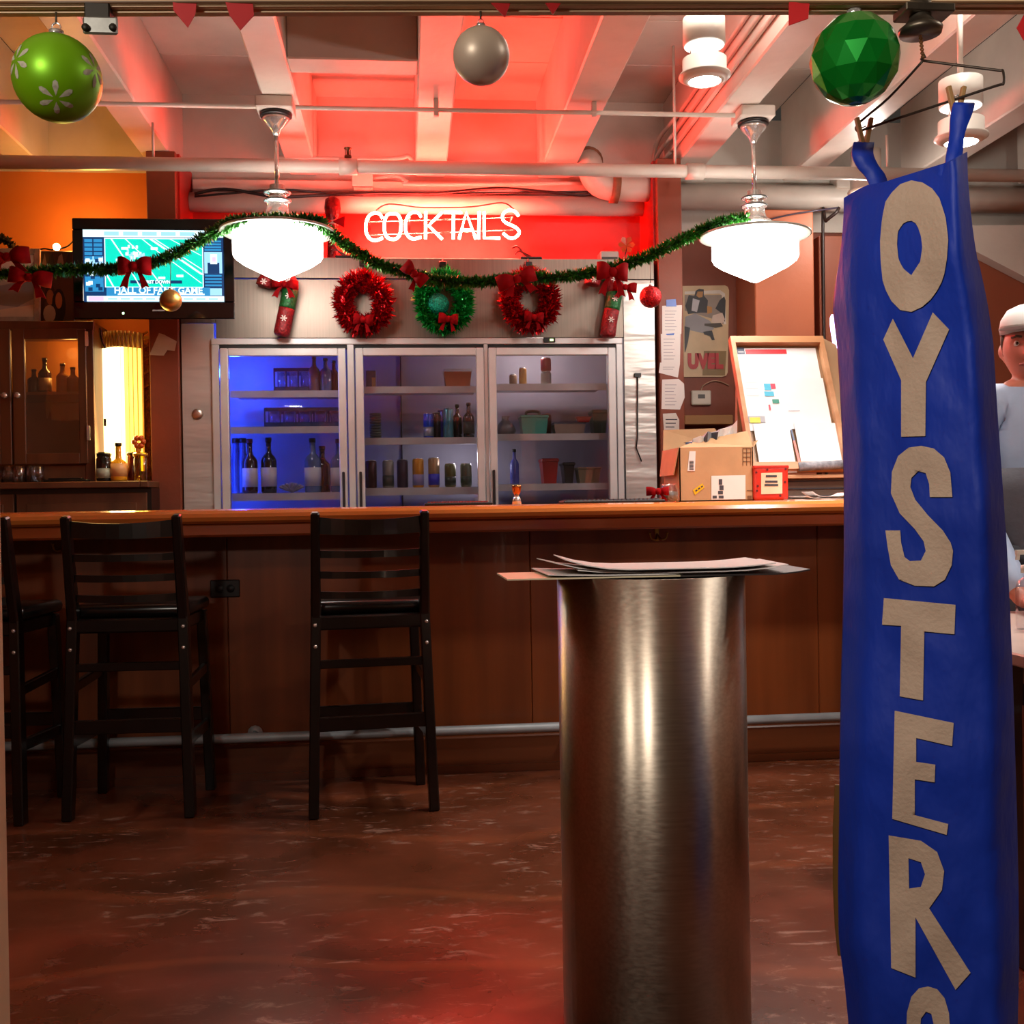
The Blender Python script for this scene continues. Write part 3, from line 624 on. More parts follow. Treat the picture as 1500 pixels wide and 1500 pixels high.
can(spot(806, 637), YI + 0.2, S[1], hh(603, 638), 0.035, C_('#5a1c14'), 'dark red jar behind the teal lunch box')
tub(869, 890, 600, 638, YI + 0.1, S[1], C_('#4f6a54'), 'grey-green tub at the right end of the middle shelf')
tub(846, 866, 612, 620, YI + 0.001, S[1] + hh(620, 638) + 0.001, C_('#a8242a'), 'small red lidded pot on top of the flat food tub', dep=0.06)
bottle(spot(754, 712), YI, S[2], hh(660, 712), 0.026, C_('#4a4f9c', 0.25), 'slim violet bottle on the lowest shelf of the right cooler door')
tub(795, 818, 674, 712, YI + 0.02, S[2], C_('#9a1c18'), 'dark red tub on the lowest shelf of the right cooler door')
tub(848, 880, 688, 712, YI, S[2], C_('#857a5e'), 'olive tub at the right of the lowest cooler shelf')
tub(826, 842, 680, 712, YI + 0.1, S[2], C_('#38302e'), 'narrow dark tub between the red and the olive tubs')

# ------------------------------------------------------------------ on top of the cooler: neon sign
YN = 6.04
sg = thing('neon_sign', 'glowing neon sign reading COCKTAILS above the cooler', 'sign', (at(647, 352, YN).x, YN + 0.03, at(647, 352, YN).z))
NEON = emit('neon_glow', (1.0, 0.055, 0.035), 300)
def zz_(p): return at(500 + p[0] / 5, 280 + p[1] / 5, YN)
STR = [('c', [(302, 200), (280, 168), (240, 160), (200, 185), (180, 240), (182, 300), (205, 345), (250, 362), (303, 342)]),
       ('o', [(375, 165), (412, 172), (434, 210), (437, 262), (428, 318), (402, 348), (368, 352), (336, 338), (318, 300), (315, 240), (328, 188), (350, 168)]),
       ('c', [(585, 190), (562, 160), (522, 156), (488, 183), (470, 238), (472, 290), (492, 332), (530, 350), (585, 336)]),
       ('k', [(618, 150), (617, 350)]), ('k', [(737, 155), (640, 252), (738, 352)]), ('t', [(752, 153), (882, 158)]), ('t', [(822, 160), (820, 350)]),
       ('a', [(862, 350), (915, 155), (985, 350)]), ('a', [(882, 282), (962, 285)]), ('i', [(1010, 150), (1006, 350)]), ('l', [(1047, 150), (1046, 343), (1162, 345)]),
       ('s', [(1298, 183), (1272, 150), (1228, 140), (1192, 158), (1180, 195), (1200, 228), (1250, 252), (1290, 276), (1302, 308), (1272, 340), (1228, 342), (1185, 308)])]
for nm, pts in STR:
    P3 = [zz_(p) for p in pts]
    if nm in 'cos': P3 = smooth_path(P3 + ([P3[0]] if nm == 'o' else []), 4)
    MB().tube(P3, 0.0078, 8).build('glass_letter', NEON, sg)
for y0, y1 in ((215, 183), (312, 275)):
    MB().tube([zz_((200, y0)) + Vector((0, 0.03, 0)), zz_((1270, y1)) + Vector((0, 0.03, 0))], 0.005, 6).build('support_rod', glass('rod_glass', (0.95, 0.9, 0.9), 0.15, 0.05), sg)
for px in (540, 600, 680, 750):
    q = at(px, 318, YN + 0.03); MB().tube([q, (q.x, YB, q.z)], 0.005, 6).build('standoff', CHROME, sg)
MB().tube(smooth_path([at(551, 308, YN + 0.06), at(570, 299, YN + 0.06), at(620, 304, YN + 0.06), at(690, 303, YN + 0.06), at(735, 297, YN + 0.06), at(752, 306, YN + 0.02)], 5), 0.004, 6).build('cable', BLACK, sg)

def cooler_top(y0, Y=6.1): return ztop
t = thing('router_box', 'small grey box standing on the right end of the cooler top', 'box', (at(885, 376, 6.05).x, 6.06, ztop))
MB().box((at(877, 376, 6.05).x, 6.0, ztop), (at(904, 376, 6.05).x, 6.1, ztop + 0.05), 0.006).build('case', C_('#a09a94'), t)
MB().box((at(879, 376, 6.05).x, 5.996, ztop + 0.006), (at(902, 376, 6.05).x, 6.0, ztop + 0.016)).build('vent', BLACK, t)
# decorations standing / fallen on the cooler top
c = at(488, 374, 6.08)
t = thing('wrapped_bottle', 'red foil wrapped bottle with a bow standing on the cooler behind the garland', 'decoration', (c.x, 6.1, ztop))
zb_ = ztop; H_ = at(488, 288, 6.1).z - ztop
MB().lathe([(0.03, 0), (0.035, 0.02), (0.03, H_ * 0.35), (0.024, H_ * 0.55), (0.036, H_ * 0.66), (0.046, H_ * 0.82), (0.04, H_ * 0.95), (0.015, H_)], (c.x, 6.1, zb_), 14).build('wrap', mat('red_foil', '#6a0a0c', 0.3, 0.6, var=0.4, scale=50, bump=0.6, bscale=60), t)
MB().lathe([(0.032, H_ * 0.57), (0.038, H_ * 0.6), (0.032, H_ * 0.63)], (c.x, 6.1, zb_), 14).build('collar', C_('#b08a80'), t)
for s in (-1, 1):
    MB().prism([(c.x, 6.06, zb_ + H_ * 0.6), (c.x + s * 0.07, 6.055, zb_ + H_ * 0.68), (c.x + s * 0.065, 6.05, zb_ + H_ * 0.5)], (0, 0.012, 0)).build('ribbon', REDF, t)
for px, l in ((505, 'bent pipe-cleaner bow lying above the left red wreath'), (775, 'brown twig bow lying above the right red wreath')):
    q = at(px, 376, 6.0); t = thing('wire_bow', l, 'decoration', (q.x, 6.02, ztop))
    MB().tube(smooth_path([(q.x - 0.09, 6.03, ztop + 0.07), (q.x - 0.06, 6.02, ztop + 0.075), (q.x - 0.02, 6.02, ztop + 0.03), (q.x + 0.03, 6.01, ztop + 0.012)], 4), 0.006, 6).build('wire', C_('#5a1a14'), t)
    MB().tube(smooth_path([(q.x - 0.075, 6.02, ztop + 0.03), (q.x - 0.05, 6.02, ztop + 0.05), (q.x + 0.03, 6.015, ztop + 0.012)], 4), 0.005, 6).build('wire', C_('#5a1a14'), t)
    MB().box((q.x - 0.05, 5.975, ztop), (q.x + 0.07, 6.06, ztop + 0.012), 0.003).build('hanger_plate', BLACK, t)
q = at(918, 360, 6.1); t = thing('paper_flower', 'small orange paper flower leaning on the cooler top at the right', 'decoration', (q.x, 6.12, ztop))
MB().tube([(q.x - 0.02, 6.12, ztop + 0.002), (q.x + 0.02, 6.14, at(925, 350, 6.1).z)], 0.003, 6).build('stem', C_('#3a1410'), t)
for k in range(6):
    a = k * PI / 3; cx_, cz_ = q.x, at(918, 358, 6.1).z
    MB().prism([(cx_, 6.12, cz_), (cx_ + 0.04 * math.cos(a - 0.4), 6.105, cz_ + 0.04 * math.sin(a - 0.4)), (cx_ + 0.05 * math.cos(a), 6.1, cz_ + 0.05 * math.sin(a)), (cx_ + 0.04 * math.cos(a + 0.4), 6.105, cz_ + 0.04 * math.sin(a + 0.4))], (0, 0.002, 0)).build('petal', C_('#b04a1c'), t)

# ================================================================== pendants
LAMPM = emit('lit_opal_glass', (1.0, 0.94, 0.86), 10.0)
FLG = mat('opal_flange', '#9da29a', 0.3, var=0.03)
YPD = 5.2
def pz(y, px=403): return at(px, y, YPD).z
def make_pendant(label):
    t = thing('pendant_lamp', label, 'lamp', (0, 0, 0), 'schoolhouse pendant lamps over the bar')
    Z = lambda y: pz(y)
    MB().box((-0.085, -0.085, Z(166)), (0.085, 0.085, ZB - 0.001), 0.006).build('junction_box', WHITEP, t)
    MB().lathe([(0.07, Z(166)), (0.075, Z(168)), (0.075, Z(171)), (0.07, Z(172))], (0, 0, 0), 24).build('canopy_ring', BLACK, t)
    MB().lathe([(0.066, Z(172)), (0.058, Z(178)), (0.035, Z(186)), (0.02, Z(192)), (0.014, Z(199))], (0, 0, 0), 24).build('canopy', CHROME, t)
    MB().tube([(0, 0, Z(199)), (0, 0, Z(274))], 0.0105, 10).build('rod', CHROME, t)
    MB().lathe([(0.035, Z(272)), (0.036, Z(280)), (0.06, Z(281)), (0.06, Z(284)), (0.042, Z(285)), (0.042, Z(292)), (0.06, Z(293)), (0.06, Z(296)), (0.046, Z(297)), (0.05, Z(305)), (0.058, Z(313)), (0.075, Z(317)), (0.09, Z(321)), (0.09, Z(325))][::-1], (0, 0, 0), 28).build('fitter', CHROME, t)
    for y in (282.5, 294.5):
        MB().lathe([(0.0605, Z(y + 1)), (0.064, Z(y)), (0.0605, Z(y - 1))], (0, 0, 0), 28).build('fitter_ring', BLACK, t)
    sh = MB().lathe([(0.085, Z(325)), (0.12, Z(329)), (0.205, Z(334)), (0.208, Z(340)), (0.208, Z(374)), (0.2, Z(379)), (0.165, Z(387)), (0.09, Z(399)), (0.02, Z(410)), (0.0001, Z(412))], (0, 0, 0), 40).build('glass_shade', LAMPM, t)
    MB().lathe([(0.2, Z(333)), (0.268, Z(339)), (0.27, Z(341)), (0.262, Z(342)), (0.2, Z(337.5))], (0, 0, 0), 48).build('flange', FLG, t)
    return t
P1 = at(404, 165, YPD); P2 = at(1103, 160, YPD)
pd = make_pendant('white glass pendant lamp hanging beside the television'); pd.location = (P1.x, YPD, 0)
dz = P2.z - P1.z
dup(pd, (P2.x, YPD, 0.0), 0, 'white glass pendant lamp hanging above the cardboard box and display')

# ------------------------------------------------------------------ tinsel garland
def tinsel(mb, path, rad, dens, rnd, wd=0.004, flat=1.0):
    """thin foil needles round a path"""
    L = sum((path[i + 1] - path[i]).length for i in range(len(path) - 1)); n = int(L * dens); seg = []
    acc = [0]
    for i in range(len(path) - 1): acc.append(acc[-1] + (path[i + 1] - path[i]).length)
    vs_, fs = [], []; j = 0
    for k in range(n):
        s_ = L * k / n
        while j < len(acc) - 2 and acc[j + 1] < s_: j += 1
        d = path[j + 1] - path[j]; p = path[j] + d * ((s_ - acc[j]) / max(1e-6, d.length)); d = d.normalized()
        a = rnd.uniform(0, 2 * PI); o = d.orthogonal().normalized(); o = Matrix.Rotation(a, 3, d) @ o
        q = (o + d * rnd.uniform(-0.7, 0.7)).normalized(); r = rad * rnd.uniform(0.65, 1.1); sd = q.cross(d).normalized() * wd * rnd.uniform(0.6, 1.2)
        tw = Matrix.Rotation(rnd.uniform(-1.2, 1.2), 3, q); sd = tw @ sd; b = len(vs_)
        vs_ += [p - sd * 0.5, p + sd * 0.5, p + q * r * 0.6 + sd, p + q * r, p + q * r * 0.6 - sd]; fs.append([b, b + 1, b + 2, b + 3, b + 4])
    mb.add(vs_, fs); return mb
def stuffpart(o): o['kind'] = 'stuff'; return o
rnd = random.Random(11)
gp = [(-40, 404, 5.45), (30, 400, 5.45), (110, 395, 5.4), (170, 394, 5.38), (230, 383, 5.33), (290, 354, 5.28), (326, 334, 5.2), (345, 325, 5.06), (404, 321, 5.02), (462, 324, 5.06), (478, 336, 5.16), (512, 362, 5.2), (555, 387, 5.2), (592, 398, 5.2), (640, 411, 5.2), (700, 413, 5.2), (760, 408, 5.2), (830, 405, 5.2), (885, 394, 5.2), (935, 381, 5.2), (980, 361, 5.2), (1030, 336, 5.2), (1062, 324, 5.14), (1095, 319, 5.1)]
gpath = smooth_path([at(*q) for q in gp], 6)
mid = at(700, 412, 5.2)
gar = thing('garland', 'long green tinsel garland draped between the two pendant lamps and past the television', 'garland', mid)
MB().tube(gpath, 0.006, 6).build('core_wire', mat('core_dark', '#0e2a0a', 0.6), gar)
stuffpart(tinsel(MB(), gpath, 0.042, 2600, rnd, 0.005).build('tinsel', GARM, gar, fix=False))

def bow(c, w_, h_, label, tilt=0.0, tails=(0.9, 0.9), group='red velvet bows on the garland', m=None, as_part=None, gold=True):
    """two loops, a knot and two tails with forked ends, facing the room"""
    m = m or REDF; R = Matrix.Rotation(tilt, 3, 'Y'); c = Vector(c)
    T = lambda x, y, z: c + R @ Vector((x * w_ / 2, y * w_ / 2, z * h_))
    P = []
    for s in (-1, 1):
        q = MB(); N = 8; vs_ = []
        for i in range(N + 1):      # a loop: front leaf bulges to the camera, back leaf returns
            u = i / N; x = s * u; hgt = 0.16 + 0.34 * math.sin(min(1, u * 1.15) * PI / 2); y = -0.42 * math.sin(u * PI)
            vs_ += [T(x, y, -hgt * 0.75), T(x, y, hgt), T(x, y * -0.3 + 0.05, hgt * 0.95), T(x, y * -0.3 + 0.05, -hgt * 0.7)]
        fs = []
        for i in range(N):
            for k in range(4): fs.append([i * 4 + k, i * 4 + (k + 1) % 4, i * 4 + 4 + (k + 1) % 4, i * 4 + 4 + k])
        fs.append([N * 4 + k for k in range(4)]); q.add(vs_, fs, True); P.append(('loop', q))
        L = tails[0 if s < 0 else 1]; q = MB()
        pts = [T(s * 0.05, -0.1, 0), T(s * 0.28, -0.1, -0.1), T(s * 0.62, -0.16, -0.55 * L), T(s * 0.88, -0.12, -1.05 * L), T(s * 0.66, -0.12, -0.98 * L), T(s * 0.42, -0.12, -1.12 * L), T(s * 0.3, -0.16, -0.55 * L)]
        q.prism(pts, R @ Vector((0, 0.006, 0))); P.append(('tail', q))
    q = MB().ball(T(0, -0.15, 0.02), 0.16 * h_ + 0.008, 12); P.append(('knot', q))
    if as_part is not None:
        for nm, q in P: q.build('bow_' + nm, m, as_part)
        return
    t = thing('bow', label, 'bow', c, group)
    for nm, q in P: q.build(nm, m, t)
    return t
bow(at(197, 392, 5.30), 0.155, 0.10, 'red velvet bow on the garland in front of the television screen')
bow(at(44, 408, 5.36), 0.2, 0.085, 'red velvet bow on the garland below the framed landscape picture', 0.15, (0.8, 0.95))
bow(at(12, 378, 5.38), 0.2, 0.09, 'red velvet bow highest at the far left, over the framed picture', -0.1, (0.6, 0.8))
bow(at(606, 402, 5.13), 0.13, 0.075, 'red velvet bow twisted sideways between the left red and the green wreath', 0.75, (0.3, 0.8))
bow(at(757, 410, 5.13), 0.19, 0.085, 'red velvet bow tilted over the top of the right red wreath', -0.3, (0.75, 0.85))
bow(at(897, 400, 5.12), 0.15, 0.10, 'bright red velvet bow on the garland above the right candy cane', 0.05, (1.0, 1.05))
# ------------------------------------------------------------------ ornaments hung on the garland
def hung_ball(px, py, Y, r, m, label, top_px, seg=28, name='bauble', group=None, ytop=None, top=None):
    c = at(px, py, Y); t = thing(name, label, 'bauble', (c.x, c.y, c.z - r), group)
    MB().ball(c, r, seg).build('globe', m, t)
    MB().lathe([(r * 0.17, 0), (r * 0.17, r * 0.14), (r * 0.06, r * 0.16)], (c.x, c.y, c.z + r * 0.97), 14).build('cap', CHROME, t)
    MB().tube([(c.x + r * 0.1 * math.cos(a), c.y, c.z + r * 1.2 + r * 0.1 * math.sin(a)) for a in [k * PI / 5 for k in range(10)]], r * 0.02, 5, closed=True).build('ring', CHROME, t)
    e = Vector(top) if top else at(px, ytop, Y); MB().tube([(c.x, c.y, c.z + r * 1.28), e], 0.0018, 5).build('string', C_('#4a4030'), t)
    return t
GOLDM = mat('matt_gold', '#b08a4a', 0.35, 0.8, var=0.05)
hung_ball(250, 440, 5.3, 0.052, GOLDM, 'matt gold ball hanging in front of the television screen', 0, ytop=378)
q = hung_ball(953, 435, 5.25, 0.054, mat('red_glitter', '#b01018', 0.22, 0.7, var=0.6, scale=130, bump=0.8, bscale=150), 'glittering red ball hanging at the right edge of the cooler', 0, ytop=377)

# ------------------------------------------------------------------ wreaths and felt canes on the cooler
YW = YC - 0.08
def wreath(px, py, R, rr, m, label, seed, col_bow, bow_dx=0.0, zs=1.12):
    c = at(px, py, YW); rnd = random.Random(seed); t = thing('wreath', label, 'wreath', (c.x, YW, c.z - R), 'tinsel wreaths hung on the cooler front')
    path = [c + Vector((R * math.cos(a), 0, R * zs * math.sin(a))) for a in [2 * PI * k / 48 for k in range(49)]]
    MB().tube(path[:-1], rr * 0.35, 8, closed=True).build('ring', m, t)
    stuffpart(tinsel(MB(), path, rr, 3800, rnd, 0.007).build('tinsel', m, t, fix=False))
    bow((c.x + bow_dx, YW - rr * 0.9, c.z - R * 0.95), 0.105, 0.065, '', 0.1, as_part=t)
    MB().tube([(c.x, YW, c.z + R * zs), (c.x, YC - 0.012, at(px, 392, YC).z), (c.x, YC - 0.012, ztop - 0.002)], 0.004, 6).box((c.x - 0.02, YC - 0.02, ztop - 0.05), (c.x + 0.02, YC - 0.001, ztop - 0.02), 0.003).build('hanging_loop', BLACK, t)
    stuffpart(tinsel(MB(), [Vector((c.x + 0.006 * k, YC - 0.02, c.z + R * zs + k * 0.02)) for k in range(5)], 0.03, 900, rnd, 0.006).build('tuft', GRNM, t, fix=False))
    return t
wreath(532, 444, 0.108, 0.075, REDM, 'red tinsel wreath hanging left of the green wreath', 1, REDF)
wg = wreath(650, 442, 0.112, 0.072, GRNM, 'green tinsel wreath with a teal ball at its centre', 2, REDF, 0.02)
c = at(642, 446, YW - 0.02)
MB().ball(c, 0.06, 20).build('centre_ball', mat('teal_glitter', '#0f8a6e', 0.25, 0.7, var=0.6, scale=120, bump=0.8, bscale=150), wg)
wreath(777, 440, 0.112, 0.075, REDM, 'red tinsel wreath hanging right of the green wreath', 3, REDF, 0.01)
FELT_R = mat('red_sequin_felt', '#7d0c14', 0.5, 0.2, var=0.5, scale=80, bump=0.5, bscale=90)
FELT_G = mat('green_sequin_felt', '#0c5a28', 0.5, 0.2, var=0.5, scale=80, bump=0.5, bscale=90)
def cane(pts, label, flip=1):
    """fat felt candy cane in red and green sections, flakes on the front"""
    path = smooth_path([at(x, y, YW) for x, y in pts], 5); n = len(path); t = thing('candy_cane', label, 'decoration', path[0] - Vector((0, 0, 0.03)), 'felt candy canes on the cooler')
    cuts = [0, int(n * 0.22), int(n * 0.40), int(n * 0.60), int(n * 0.80), n - 1]; ms = [FELT_R, FELT_G, FELT_R, FELT_G, FELT_R]
    for k in range(5):
        seg = path[cuts[k]:cuts[k + 1] + 1]; r = [0.043] * len(seg)
        if k == 0: r[0] = 0.034
        if k == 4: r[-1] = 0.032
        MB().tube(seg, r, 14).build('section', ms[k], t)
        if k in (0, 1, 2, 4):
            c = seg[len(seg) // 2] + Vector((0, -0.045, 0)); q = MB()
            for a in range(3):
                d = Vector((math.cos(a * PI / 3), 0, math.sin(a * PI / 3))) * 0.017; q.bar(c - d, c + d, 0.0055, 0.003, (0, 1, 0))
            q.build('snowflake', C_('#d8c8c0'), t)
    return t
k1 = cane([(412, 492), (417, 468), (421, 448), (425, 428), (424, 414), (413, 405), (398, 405), (389, 413), (386, 420)], 'felt candy cane partly behind the left pendant lamp')
bow((at(413, 432, YW).x + 0.02, YW - 0.05, at(413, 420, YW).z), 0.14, 0.055, '', 0.1, (1.2, 1.1), as_part=k1)
k2 = cane([(890, 494), (893, 470), (897, 450), (900, 432), (898, 412), (888, 402), (876, 402), (869, 410), (867, 418)], 'felt candy cane below the bright red bow, right of the wreaths')
bow((at(905, 432, YW).x + 0.03, YW - 0.05, at(905, 424, YW).z), 0.13, 0.06, '', 0.1, (0.9, 1.0), as_part=k2)

# ================================================================== television
YT = 5.62
T0 = [at(105, 322, YT), at(341, 318, YT), at(344, 464, YT), at(108, 470, YT)]
tw = (T0[1] - T0[0]).length; th_ = (T0[0] - T0[3]).length; tc = (T0[0] + T0[1] + T0[2] + T0[3]) / 4
tv = thing('television', 'flat television showing a football broadcast, mounted above the glass-door cabinet', 'television', (tc.x, YT, tc.z - th_ / 2))
def TV(u, v, d=0.0): return Vector((tc.x - tw / 2 + u * tw, YT - d, tc.z + th_ / 2 - v * th_))
a, b = TV(0, 0), TV(1, 1); su0, su1, sv0, sv1 = 0.065, 0.935, 0.115, 0.83
def rect(mb, u0, v0, u1, v1, d): return mb.quad(TV(u0, v0, d), TV(u1, v0, d), TV(u1, v1, d), TV(u0, v1, d))
gl = mat('gloss_black', '#050607', 0.12, var=0.1)
f = MB(); 
for (u0, v0, u1, v1) in ((0, 0, 1, sv0), (0, sv1, 1, 1), (0, sv0, su0, sv1), (su1, sv0, 1, sv1)):
    p, q = TV(u0, v0), TV(u1, v1); f.box((p.x, YT, p.z), (q.x, YT + 0.02, q.z), 0.004)
f.build('bezel', gl, tv)
MB().box((a.x + 0.02, YT + 0.018, b.z + 0.02), (b.x - 0.02, YT + 0.07, a.z - 0.02), 0.01).build('back_case', BLACK, tv)
MB().box((tc.x - 0.05, YT + 0.07, tc.z - 0.05), (tc.x + 0.05, YB - 0.001, tc.z + 0.05), 0.005).build('wall_arm', BLACK, tv)
MB().box((tc.x - 0.01, YT - 0.002, TV(0, 0.925).z), (tc.x + 0.05, YT + 0.001, TV(0, 0.91).z)).build('maker_strip', C_('#8a8a8a'), tv)
MB().box((TV(0.3, 0).x, YT - 0.003, TV(0, 0.955).z), (TV(0.312, 0).x, YT, TV(0, 0.935).z)).build('power_light', emit('power_green', (0.5, 1.0, 0.5), 2), tv)
p, q = TV(su0, sv0), TV(su1, sv1)
scr = MB(); ES = 0.95
SM = [emit('screen_navy', (0.004, 0.03, 0.10), ES, '#000000'), emit('screen_field', (0.0, 0.56, 0.42), ES, '#000000'), emit('screen_white', (0.70, 0.93, 1.0), ES, '#000000'), emit('screen_blue', (0.02, 0.2, 0.42), ES, '#000000'), emit('screen_pink', (0.95, 0.45, 0.65), ES, '#000000'), emit('screen_pale', (0.28, 0.55, 0.75), ES, '#000000')]
scr.mi(0).box((p.x, YT + 0.003, p.z), (q.x, YT + 0.012, q.z))
def S_(u0, v0, u1, v1, mi, d): scr.mi(mi); rect(scr, su0 + u0 * (su1 - su0), sv0 + v0 * (sv1 - sv0), su0 + u1 * (su1 - su0), sv0 + v1 * (sv1 - sv0), -0.003 + d)
def SP(u, v, d): return TV(su0 + u * (su1 - su0), sv0 + v * (sv1 - sv0), -0.003 + d)
S_(0, 0, 1, 0.10, 2, 0.0006)
for k in range(6): S_(0.15 + k * 0.135, 0.025, 0.255 + k * 0.135, 0.08, 5, 0.0008)
S_(0.15, 0.11, 0.855, 0.80, 2, 0.0006); S_(0.157, 0.125, 0.848, 0.79, 1, 0.0008)
for (ua, va, ub, vb, wd) in ((0.2, 0.125, 0.3, 0.42, 0.006), (0.3, 0.125, 0.5, 0.5, 0.005), (0.42, 0.125, 0.62, 0.44, 0.005), (0.48, 0.125, 0.848, 0.62, 0.012), (0.51, 0.125, 0.848, 0.55, 0.006), (0.62, 0.125, 0.84, 0.35, 0.005), (0.157, 0.6, 0.21, 0.79, 0.006), (0.33, 0.55, 0.4, 0.79, 0.005), (0.45, 0.5, 0.56, 0.79, 0.005), (0.62, 0.42, 0.84, 0.74, 0.005)):
    scr.mi(2); scr.quad(SP(ua - wd, va, 0.001), SP(ua + wd, va, 0.001), SP(ub + wd, vb, 0.001), SP(ub - wd, vb, 0.001))
rn = random.Random(5)
for k in range(26):
    u, v = rn.gauss(0.35, 0.035), rn.gauss(0.33, 0.05); S_(u, v, u + 0.016, v + 0.045, 2 if k % 3 else 5, 0.0012)
for (u, v) in ((0.23, 0.4), (0.53, 0.65), (0.66, 0.62), (0.27, 0.24), (0.48, 0.24)): S_(u, v, u + 0.05, v + 0.035, 2, 0.0012)
for k in range(5):
    S_(0.01, 0.13 + k * 0.06, 0.065, 0.175 + k * 0.06, 3, 0.0008); S_(0.075, 0.13 + k * 0.06, 0.135, 0.175 + k * 0.06, 3, 0.0008)
S_(0.01, 0.37, 0.14, 0.62, 5, 0.0006); S_(0.01, 0.65, 0.14, 0.86, 3, 0.0006)
for k in range(12):
    u, v = rn.uniform(0.015, 0.11), rn.uniform(0.38, 0.82); S_(u, v, u + 0.03, v + 0.05, 2 if k % 2 else 0, 0.001)
S_(0.862, 0.30, 0.99, 0.60, 5, 0.0006); S_(0.885, 0.45, 0.97, 0.60, 0, 0.0008); S_(0.905, 0.33, 0.955, 0.47, 2, 0.001); S_(0.918, 0.37, 0.945, 0.44, 4, 0.0012)
for k in range(4): S_(0.865, 0.14 + k * 0.04, 0.985, 0.165 + k * 0.04, 3, 0.0008); S_(0.865, 0.62 + k * 0.045, 0.985, 0.645 + k * 0.045, 3, 0.0008)
S_(0.16, 0.80, 0.90, 0.92, 3, 0.0008); S_(0.02, 0.92, 1.0, 0.995, 2, 0.0008); S_(0.03, 0.925, 0.14, 0.99, 4, 0.001); S_(0.90, 0.81, 0.985, 0.91, 5, 0.001)
S_(0.33, 0.70, 0.70, 0.745, 0, 0.001)
scr.mi(2)
lt = [(0.53, 0.845, 'HALL OF FAME GAME', 0.045), (0.52, 0.725, 'FIRST DOWN', 0.022)]
for u, v, tx, sz in lt: letters(scr, tx, sz, SP(u, v, 0.0016), 1.0, 0.0012)
S_(0.24, 0.885, 0.50, 0.905, 2, 0.0012); S_(0.52, 0.885, 0.86, 0.905, 2, 0.0012)
scr.mi(3)
for k in range(9): S_(0.17 + k * 0.09, 0.95, 0.235 + k * 0.09, 0.97, 5, 0.0012)
scr.build('screen', SM, tv, fix=False)

# ================================================================== glass-door cabinet at the left
CABW = wood('cabinet_wood', '#4a2a16', '#6e4224', 0.45, 'z', 4.0)
YH = 5.8
hb = at(100, 706, YH).z; htop = at(60, 471, YH).z
hx1 = at(138, 590, YH).x; hx0_ = at(-160, 590, YH).x
hut = thing('wall_cabinet', 'dark wooden back-bar cabinet with glass doors at the left', 'cabinet', ((hx0_ + hx1) / 2, 6.05, hb))
MB().box((hx0_, YH + 0.02, htop - 0.03), (hx1, 6.3, htop)).build('top_board', CABW, hut)
MB().box((hx0_, YH + 0.0, htop - 0.045), (hx1 + 0.005, YH + 0.02, htop + 0.004), 0.004).build('cornice', CABW, hut)
MB().box((hx1 - 0.05, YH, hb), (hx1, YH + 0.025, htop - 0.045), 0.003).build('stile', CABW, hut)
MB().box((hx1 - 0.02, YH + 0.025, hb), (hx1, 6.3, htop - 0.03)).build('side_board', CABW, hut)
MB().box((hx0_, 6.28, hb), (hx1 - 0.02, 6.3, htop - 0.03)).build('back_board', mat('amber_board', '#a0601c', 0.5), hut)
MB().box((hx0_, YH + 0.03, at(80, 683, YH).z - 0.02), (hx1 - 0.02, 6.28, at(80, 683, YH).z)).build('bottom_board', CABW, hut)
MB().box((hx0_, YH + 0.06, at(80, 572, YH).z - 0.015), (hx1 - 0.02, 6.28, at(80, 572, YH).z)).build('inner_shelf', CABW, hut)
MB().box((hx0_, YH + 0.005, hb), (hx1 - 0.05, YH + 0.02, at(80, 683, YH).z)).build('lower_rail', CABW, hut)
def cab_door(a, b, gx0, gx1, knob):
    z0, z1, g0_, g1_ = at(80, 680, YH).z, at(80, 482, YH).z, at(80, 664, YH).z, at(80, 497, YH).z
    d = MB().box((a, YH - 0.012, z0), (gx0, YH + 0.012, z1), 0.003).box((gx1, YH - 0.012, z0), (b, YH + 0.012, z1), 0.003).box((gx0, YH - 0.012, g1_), (gx1, YH + 0.012, z1), 0.002).box((gx0, YH - 0.012, z0), (gx1, YH + 0.012, g0_), 0.002).build('door', CABW, hut)
    MB().box((gx0, YH - 0.002, g0_), (gx1, YH + 0.002, g1_)).build('pane', glass('cabinet_glass', (0.95, 0.9, 0.8), 0.12, 0.01, 0.4), d)
    MB().lathe([(0.006, 0), (0.007, 0.012), (0.017, 0.016), (0.016, 0.024), (0.006, 0.028)], (knob, YH - 0.012, at(28, 580, YH).z), 16, (0, -1, 0)).build('knob', CHROME, d)
    for zz in (z1 - 0.09, z0 + 0.12): MB().box((b - 0.002 if knob < (a + b) / 2 else a - 0.012, YH - 0.018, zz), (b + 0.014 if knob < (a + b) / 2 else a + 0.002, YH - 0.010, zz + 0.075)).build('hinge', CHROME, d)
X_ = lambda px: at(px, 580, YH).x
cab_door(X_(20), X_(128), X_(38), X_(116), X_(28))
cab_door(X_(-110), X_(17), X_(-92), X_(1), X_(9))
light('cabinet_lamp', 'POINT', (X_(80), 6.1, htop - 0.12), 2.2, (1.0, 0.55, 0.15), 0.03)
zs_ = at(80, 572, YH).z
for i, (px, c, hgt, l) in enumerate(((50, '#2a1a10', 0.14, 'brown bottle at the left of the cabinet shelf'), (66, '#181410', 0.20, 'tall black bottle with a pale label on the cabinet shelf'), (92, '#8a5a20', 0.17, 'amber bottle in the middle of the cabinet shelf'), (107, '#6a4418', 0.15, 'dark amber bottle at the right of the cabinet shelf'))):
    bottle(at(px, 560, 6.05).x, 6.05, zs_, hgt, 0.034, C_(c, 0.15), l, group='bottles in the glass cabinet', lab=C_('#b8a080') if i == 1 else None)
